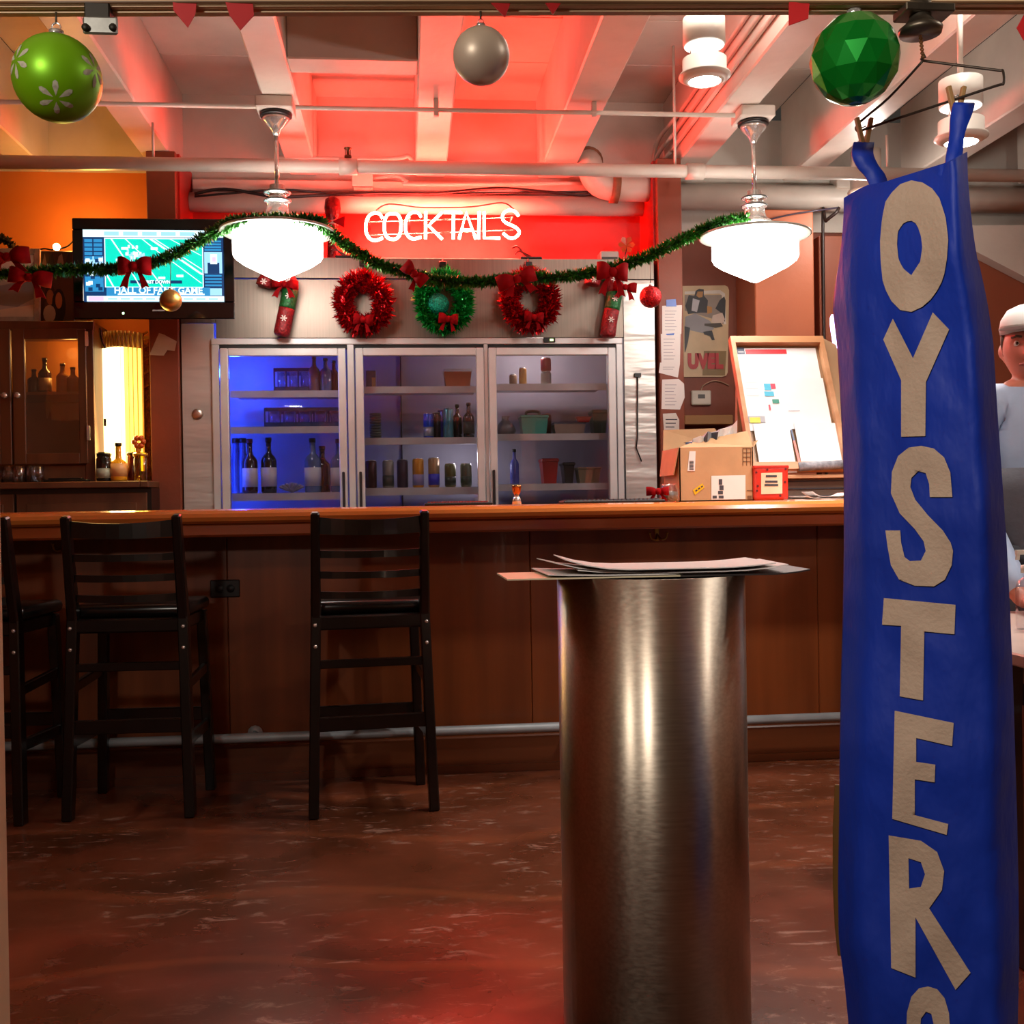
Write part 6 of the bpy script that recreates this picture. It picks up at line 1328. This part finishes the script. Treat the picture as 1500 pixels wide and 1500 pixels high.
# straps
def strap(pts, w_, tw):
    P = smooth_path([at(*p) for p in pts], 5); q = MB(); n = len(P); vs2 = []
    for i, p in enumerate(P):
        t_ = i / (n - 1); a_ = tw * math.sin(t_ * PI); ww = w_[0] + (w_[1] - w_[0]) * t_
        d = Vector((math.cos(a_), -math.sin(a_), 0)) * ww / 2; vs2 += [p - d, p + d, p + d + Vector((0, 0.003, 0)), p - d + Vector((0, 0.003, 0))]
    f2 = [[0, 1, 2, 3], [4 * n - 1, 4 * n - 2, 4 * n - 3, 4 * n - 4]]
    for i in range(n - 1):
        for k in range(4): f2.append([i * 4 + k, i * 4 + (k + 1) % 4, i * 4 + 4 + (k + 1) % 4, i * 4 + 4 + k])
    q.add(vs2, f2, True); q.build('strap', BLUE, ban)
strap([(1266, 208, 1.825), (1264, 226, 1.813), (1272, 244, 1.809), (1283, 258, 1.805), (1291, 280, 1.796)], (0.036, 0.03), 0.5)
strap([(1413, 150, 1.665), (1407, 176, 1.661), (1402, 200, 1.661), (1399, 222, 1.661), (1396, 246, 1.661)], (0.034, 0.022), 1.1)
# letters, cut out and laid on the cloth
LET = {
 'O': ([(1334.6, 264), (1355, 268), (1368, 278), (1376, 290), (1385, 317), (1389, 350), (1387, 379), (1382, 408), (1368, 434.5), (1349, 451), (1334.6, 457), (1318, 454), (1301.6, 436.6), (1293, 412), (1290, 383), (1289, 354), (1292, 319), (1297.4, 294), (1312, 274), (1324, 266)],
       [(1332.6, 322), (1343, 328), (1349, 346), (1351, 362), (1348, 383), (1334.6, 403.6), (1322, 392), (1316, 379), (1314, 358), (1315, 339.5), (1322, 328)]),
 'Y': ([(1307.8, 466.6), (1337.3, 524.6), (1366.3, 457.6), (1390.3, 482.5), (1356.3, 559.5), (1355.4, 638.8), (1320, 639.7), (1320, 557), (1293.8, 497.4)], None),
 'S': ([(1349.5, 653), (1368, 657), (1383, 670), (1392, 692), (1395, 728), (1362, 728), (1361, 709), (1356, 693), (1345, 690), (1335, 700), (1333.5, 713.5), (1340.5, 731.7), (1358.6, 754), (1381, 777), (1392.6, 795), (1396, 807), (1394, 828), (1384, 849), (1368, 859), (1340, 858), (1317, 849), (1305, 828), (1300, 800), (1297, 777), (1318.7, 777), (1320, 795), (1325, 816), (1333, 822), (1349, 821), (1356, 807), (1353, 793), (1340, 775), (1318, 752), (1305, 722.6), (1306.5, 691), (1315.5, 668), (1331, 655.6)], None),
 'T': ([(1294.7, 876), (1399.7, 886), (1398, 929), (1354, 925), (1352, 1026), (1318, 1020), (1320, 916.7), (1292, 915)], None),
 'E': ([(1310.6, 1041), (1397, 1059), (1394.6, 1093), (1342, 1081), (1342, 1116), (1370, 1120), (1369, 1146), (1340, 1141.6), (1340, 1194), (1389, 1207), (1386.7, 1223), (1307, 1199.5)], None),
 'R': ([(1301.7, 1223.7), (1349, 1231.6), (1372.7, 1248), (1383, 1276), (1379.7, 1304), (1361, 1330.6), (1421.7, 1425), (1399.7, 1450), (1341, 1343.6), (1341, 1432), (1305.5, 1418)],
       [(1330.7, 1257), (1349, 1263), (1355, 1280.6), (1349, 1299), (1331.6, 1301.6)])}
S2 = [((x - 1346) * 0.72 + 1357, (y - 653) * 1.0 + 1445) for x, y in LET['S'][0]]
LETM = mat('pale_letter_cloth', '#b09a86', 0.75, var=0.05, scale=6, bump=0.2, bscale=120)
def cloth_letter(outer, inner):
    loops = [[Vector((x, y, 0)) for x, y in outer]] + ([[Vector((x, y, 0)) for x, y in inner]] if inner else [])
    b = bmesh.new(); flat = [p for l in loops for p in l]; V = [b.verts.new(p) for p in flat]
    for tr in tessellate_polygon(loops):
        try: b.faces.new([V[i] for i in tr])
        except ValueError: pass
    xs = [p.x for p in flat]; ys = [p.y for p in flat]
    for axis, lo, hi in ((0, min(xs), max(xs)), (1, min(ys), max(ys))):
        k = lo + 6
        while k < hi:
            co = (k, 0, 0) if axis == 0 else (0, k, 0); no = (1, 0, 0) if axis == 0 else (0, 1, 0)
            bmesh.ops.bisect_plane(b, geom=b.verts[:] + b.edges[:] + b.faces[:], plane_co=co, plane_no=no); k += 7
    for v in b.verts:
        x, y = v.co.x, v.co.y; xl, xr = interp(LE, y), interp(RE, y); u = (x - xl) / (xr - xl)
        p = at(x, y, bdepth(u, y)); v.co = p + (EYEP - p).normalized() * 0.0035
    q = MB(); q.bm(b, smooth=True); return q.build('letter', LETM, ban, fix=False)
def ring_pts(P, n=36):
    cx_ = sum(p[0] for p in P) / len(P); cy_ = sum(p[1] for p in P) / len(P); cy_, cx_ = 361, 1335; out = []
    for i in range(n):
        a = 2 * PI * i / n; d = (math.cos(a), math.sin(a)); best = 0
        for (x0, y0), (x1, y1) in zip(P, P[1:] + P[:1]):
            ex, ey = x1 - x0, y1 - y0; den = d[0] * ey - d[1] * ex
            if abs(den) < 1e-9: continue
            t_ = ((x0 - cx_) * ey - (y0 - cy_) * ex) / den; s_ = ((x0 - cx_) * d[1] - (y0 - cy_) * d[0]) / den
            if t_ > 0 and -1e-6 <= s_ <= 1 + 1e-6: best = max(best, t_)
        out.append((cx_ + d[0] * best, cy_ + d[1] * best))
    return out
def on_cloth(x, y):
    xl, xr = interp(LE, y), interp(RE, y); p = at(x, y, bdepth((x - xl) / (xr - xl), y)); return p + (EYEP - p).normalized() * 0.0035
ro, ri = ring_pts(LET['O'][0]), ring_pts(LET['O'][1]); q = MB(); K = 7; n_ = len(ro)
q.add([on_cloth(a[0] + (b[0] - a[0]) * j / K, a[1] + (b[1] - a[1]) * j / K) for j in range(K + 1) for a, b in zip(ro, ri)], [[j * n_ + i, j * n_ + (i + 1) % n_, (j + 1) * n_ + (i + 1) % n_, (j + 1) * n_ + i] for j in range(K) for i in range(n_)], True)
q.build('letter', LETM, ban, fix=False)
for k in 'YSTER': cloth_letter(*LET[k])
cloth_letter(S2, None)

# ================================================================== raw table, bits and person at the right edge
TBX0, TBX1, TBY0, TBY1, TBZ = 1.36, 2.6, 2.3, 3.2, 0.735
tb = thing('serving_table', 'serving table with a pale top at the right behind the banner', 'table', ((TBX0 + TBX1) / 2, 2.65, 0))
MB().box((TBX0, TBY0, TBZ - 0.03), (TBX1, TBY1, TBZ), 0.004).build('table_top', mat('pale_table_top', '#b8a498', 0.3, var=0.06), tb)
MB().box((TBX0 + 0.02, TBY0 + 0.02, TBZ - 0.07), (TBX1 - 0.02, TBY0 + 0.045, TBZ - 0.03)).build('apron_board', CABW, tb)
MB().box((TBX0 + 0.02, TBY0 + 0.03, 0.06), (TBX1 - 0.02, TBY0 + 0.05, TBZ - 0.12)).build('front_panel', CABW, tb)
for x in (TBX0 + 0.03, TBX1 - 0.08):
    for y in (TBY0 + 0.06, TBY1 - 0.08): MB().box((x, y, 0), (x + 0.05, y + 0.05, TBZ - 0.03), 0.004).build('leg', BLACKW, tb)
xx, yy = at(1492, 880, 2.75).x + 0.03, 2.75
t = thing('pump_bottle', 'white pump bottle standing on the pale table at the right edge', 'bottle', (xx, yy, TBZ))
MB().lathe([(0.03, 0), (0.034, 0.01), (0.034, 0.11), (0.028, 0.13), (0.012, 0.14), (0.012, 0.15)], (xx, yy, TBZ), 16).build('body', glass('tumbler_glass', (0.9, 0.92, 0.95), 0.08, 0.03, 0.5), t)
MB().lathe([(0.02, 0.15), (0.02, 0.17), (0.006, 0.172), (0.006, 0.20)], (xx, yy, TBZ), 14).bar((xx + 0.004, yy, TBZ + 0.205), (xx - 0.035, yy, TBZ + 0.205), 0.012, 0.012).bar((xx - 0.03, yy, TBZ + 0.205), (xx - 0.032, yy, TBZ + 0.185), 0.008, 0.008).build('pump', C_('#d0c8bc'), t)
xx, yy = xx + 0.06, 2.78
t = thing('sauce_bottle', 'red sauce bottle beside the white pump bottle on the table', 'bottle', (xx, yy, TBZ))
MB().lathe([(0.026, 0), (0.028, 0.01), (0.028, 0.16), (0.018, 0.19), (0.012, 0.2)], (xx, yy, TBZ), 16).build('body', C_('#b0141c', 0.3), t)
MB().lathe([(0.014, 0.2), (0.006, 0.24), (0.003, 0.26)], (xx, yy, TBZ), 12).build('nozzle', C_('#b0141c', 0.3), t)

# a standing person, mostly hidden by the banner
def skin_mesh(verts, edges, radii, root, sub=1):
    me = bpy.data.meshes.new('skeleton'); me.from_pydata([Vector(v) for v in verts], edges, []); o = bpy.data.objects.new('skeleton', me); C.objects.link(o)
    o.modifiers.new('skin', 'SKIN'); 
    if not me.skin_vertices: me.skin_vertices.new()
    for i, r_ in enumerate(radii):
        d = me.skin_vertices[0].data[i]; d.radius = (r_ if isinstance(r_, tuple) else (r_, r_)); d.use_root = (i == root)
    if sub: s_ = o.modifiers.new('sub', 'SUBSURF'); s_.levels = sub; s_.render_levels = sub
    dg = bpy.context.evaluated_depsgraph_get(); dg.update(); ev = o.evaluated_get(dg); m2 = bpy.data.meshes.new_from_object(ev)
    vv = [v.co.copy() for v in m2.vertices]; ff = [list(p.vertices) for p in m2.polygons]
    bpy.data.objects.remove(o); bpy.data.meshes.remove(me); bpy.data.meshes.remove(m2); return vv, ff
hc = at(1505, 512, 3.42); PXX, PYY = hc.x, 3.42
def head_mesh(c, face):
    """head as a deformed ball: brow, eye sockets, nose, mouth, chin, ears"""
    vv, ff = [], []; NS, NR = 40, 28
    for i in range(NR + 1):
        th = PI * i / NR
        for k in range(NS):
            ph = 2 * PI * k / NS; d = Vector((math.sin(th) * math.cos(ph), math.sin(th) * math.sin(ph), math.cos(th)))   # face looks to -y
            p = Vector((d.x * 0.076, d.y * 0.096, d.z * 0.118)); fr = max(0, -d.y)
            if d.z < -0.1: p.x *= 1 - 0.28 * (-d.z - 0.1); p.y += 0.018 * (-d.z - 0.1) * (1 if d.y > 0 else -0.1)
            g = lambda x0, z0, sx, sz: math.exp(-((p.x - x0) / sx) ** 2 - ((p.z - z0) / sz) ** 2)
            if fr > 0.2:
                p.y -= 0.026 * g(0, -0.012, 0.011, 0.022) + 0.012 * g(0, -0.027, 0.016, 0.009) + 0.006 * g(0, 0.03, 0.05, 0.008) + 0.008 * g(0, -0.062, 0.022, 0.006) + 0.012 * g(0, -0.098, 0.022, 0.015)
                p.y += 0.012 * (g(0.03, 0.012, 0.014, 0.009) + g(-0.03, 0.012, 0.014, 0.009)) + 0.004 * g(0, -0.056, 0.025, 0.003)
            ear = math.exp(-((p.y - 0.012) / 0.014) ** 2 - ((p.z + 0.002) / 0.026) ** 2)
            if abs(d.x) > 0.75: p.x += (1 if d.x > 0 else -1) * 0.02 * ear
            vv.append(Matrix.Rotation(face, 3, 'Z') @ p + c)
    for i in range(NR):
        for k in range(NS): ff.append([i * NS + k, i * NS + (k + 1) % NS, (i + 1) * NS + (k + 1) % NS, (i + 1) * NS + k])
    return vv, ff
per = thing('person', 'person in a light blue shirt, grey apron and pale cap at the right edge', 'person', (PXX, PYY, 0))
hz_ = hc.z; sc_ = hz_ / 1.60
def J(x, y, z): return (PXX + x, PYY + y, z * sc_)
SK = [J(0, 0, 0.95), J(0, 0, 1.15), J(0, 0, 1.33), J(0, 0.0, 1.44), J(0, -0.005, 1.52),      # pelvis..neck 0-4
      J(-0.18, 0, 1.39), J(-0.23, -0.07, 1.07), J(-0.20, -0.27, 0.80), J(0.18, 0, 1.39), J(0.23, -0.07, 1.07), J(0.20, -0.27, 0.80),   # arms 5-10
      J(-0.09, 0, 0.88), J(-0.10, -0.01, 0.48), J(-0.10, 0.02, 0.09), J(-0.10, -0.12, 0.035), J(0.09, 0, 0.88), J(0.10, -0.01, 0.48), J(0.10, 0.02, 0.09), J(0.10, -0.12, 0.035)]
ED = [(0, 1), (1, 2), (2, 3), (3, 4), (3, 5), (5, 6), (6, 7), (3, 8), (8, 9), (9, 10), (0, 11), (11, 12), (12, 13), (13, 14), (0, 15), (15, 16), (16, 17), (17, 18)]
RA = [(0.15, 0.10), (0.135, 0.095), (0.15, 0.10), (0.075, 0.065), 0.052, 0.058, 0.044, 0.030, 0.058, 0.044, 0.030, 0.088, 0.06, 0.04, 0.035, 0.088, 0.06, 0.04, 0.035]
for s, w_ in ((-1, 7), (1, 10)):      # hands with five fingers, resting on the table edge
    kx, ky, kz = SK[w_]; pb = len(SK); SK.append((kx, ky - 0.055, kz - 0.012)); RA.append((0.036, 0.014)); ED.append((w_, pb))
    for f_, (dx, L_) in enumerate(((-0.03, 0.062), (-0.01, 0.075), (0.01, 0.07), (0.03, 0.055))):
        a_ = len(SK); SK += [(kx + dx, ky - 0.09, kz - 0.014), (kx + dx * 1.15, ky - 0.09 - L_ * 0.55, kz - 0.020), (kx + dx * 1.2, ky - 0.09 - L_ * 0.9, kz - 0.04)]; RA += [0.010, 0.009, 0.0075]; ED += [(pb, a_), (a_, a_ + 1), (a_ + 1, a_ + 2)]
    a_ = len(SK); SK += [(kx - s * 0.042, ky - 0.045, kz - 0.016), (kx - s * 0.058, ky - 0.085, kz - 0.026)]; RA += [0.011, 0.009]; ED += [(pb, a_), (a_, a_ + 1)]
v1, f1 = skin_mesh(SK, ED, RA, 0); v2, f2 = head_mesh(hc, -0.55)
q = MB(); q.add(v1, f1, True); q.add(v2, f2, True)
SKIN = mat('skin', '#b8705a', 0.5, var=0.08, scale=20)
o = q.build('body', SKIN, per); md = o.modifiers.new('one_skin', 'REMESH'); md.mode = 'VOXEL'; md.voxel_size = 0.008; md.use_smooth_shade = True
def garment(name, idx, edges, radii, m, root=0):
    vv, ff = skin_mesh([SK[i] if isinstance(i, int) else i for i in idx], edges, radii, root); g = MB(); g.add(vv, ff, True); return g.build(name, m, per)
SHIRT = mat('light_blue_shirt', '#9aaac4', 0.7, var=0.08, scale=6, bump=0.3, bscale=14)
garment('shirt', [0, 1, 2, 3, 5, 6, 7, 8, 9, 10], [(0, 1), (1, 2), (2, 3), (3, 4), (4, 5), (5, 6), (3, 7), (7, 8), (8, 9)], [(0.175, 0.125), (0.16, 0.12), (0.175, 0.125), (0.092, 0.085), 0.078, 0.062, 0.046, 0.078, 0.062, 0.046], SHIRT)
garment('trousers', [0, 11, 12, 13, 15, 16, 17], [(0, 1), (1, 2), (2, 3), (0, 4), (4, 5), (5, 6)], [(0.165, 0.118), 0.105, 0.078, 0.062, 0.105, 0.078, 0.062], C_('#2a2c34', 0.7))
q = MB(); NA = 12; vs2 = []
for j in range(11):
    z_ = (1.20 - 0.062 * j * 1.2) * sc_
    for i in range(NA + 1): a_ = -PI / 2 + (i / NA - 0.5) * 2.9; vs2.append((PXX + (0.225 + 0.002 * j) * math.cos(a_), PYY + (0.172 + 0.003 * j) * math.sin(a_), z_))
q.add(vs2, [[j * (NA + 1) + i, j * (NA + 1) + i + 1, (j + 1) * (NA + 1) + i + 1, (j + 1) * (NA + 1) + i] for j in range(10) for i in range(NA)], True)
o = q.build('apron', mat('grey_apron', '#4a4a52', 0.8, var=0.08, bump=0.2, bscale=40), per); md = o.modifiers.new('thick', 'SOLIDIFY'); md.thickness = 0.003
CAP = mat('pale_cap', '#b4b0ac', 0.75, var=0.06)
R_ = Matrix.Rotation(-0.55, 3, 'Z')
q = MB(); q.lathe([(0.088, 0.05), (0.092, 0.07), (0.086, 0.10), (0.065, 0.13), (0.03, 0.145), (0.0001, 0.148)], (0, 0, 0), 24); q.v = [R_ @ Vector((v.x * 0.93, v.y * 1.15, v.z)) + hc for v in q.v]
q.build('cap_crown', CAP, per)
bp = [R_ @ Vector((0.082 * math.sin(a_), -0.098 - 0.075 * math.cos(a_) ** 0.6 * 1.0, 0.055)) + hc for a_ in [-1.5 + 0.3 * k for k in range(11)]] + [R_ @ Vector((0.078 * s, -0.06, 0.058)) + hc for s in (1, 0.5, 0, -0.5, -1)]
MB().prism(bp, (0, 0, 0.006)).build('cap_brim', CAP, per)
HAIR = C_('#5a4232', 0.7)
q = MB(); q.lathe([(0.082, -0.02), (0.088, 0.02), (0.088, 0.055)], (0, 0, 0), 24); q.v = [R_ @ Vector((v.x * 0.92, max(v.y * 1.16, -0.02), v.z)) + hc for v in q.v]; q.build('hair', HAIR, per)
for s in (-1, 1):
    e = R_ @ Vector((0.029 * s, -0.078, 0.012)) + hc; qe = MB(); qe.ball(e, 0.011, 12); qe.build('eye', C_('#d8d0c8', 0.2), per)
    e2 = R_ @ Vector((0.029 * s, -0.0875, 0.012)) + hc; qe = MB(); qe.ball(e2, 0.005, 8); qe.build('iris', C_('#2a1c14', 0.2), per)
    b0, b1 = R_ @ Vector((0.014 * s, -0.093, 0.031)) + hc, R_ @ Vector((0.046 * s, -0.083, 0.031)) + hc; MB().tube([b0, b0.lerp(b1, 0.5) + Vector((0, 0, 0.004)), b1], 0.004, 6).build('eyebrow', HAIR, per)
m0, m1 = R_ @ Vector((-0.022, -0.093, -0.058)) + hc, R_ @ Vector((0.022, -0.093, -0.058)) + hc
MB().tube([m0, m0.lerp(m1, 0.5) + (R_ @ Vector((0, -0.006, 0.001))), m1], 0.0045, 6).build('mouth', C_('#94483e'), per)
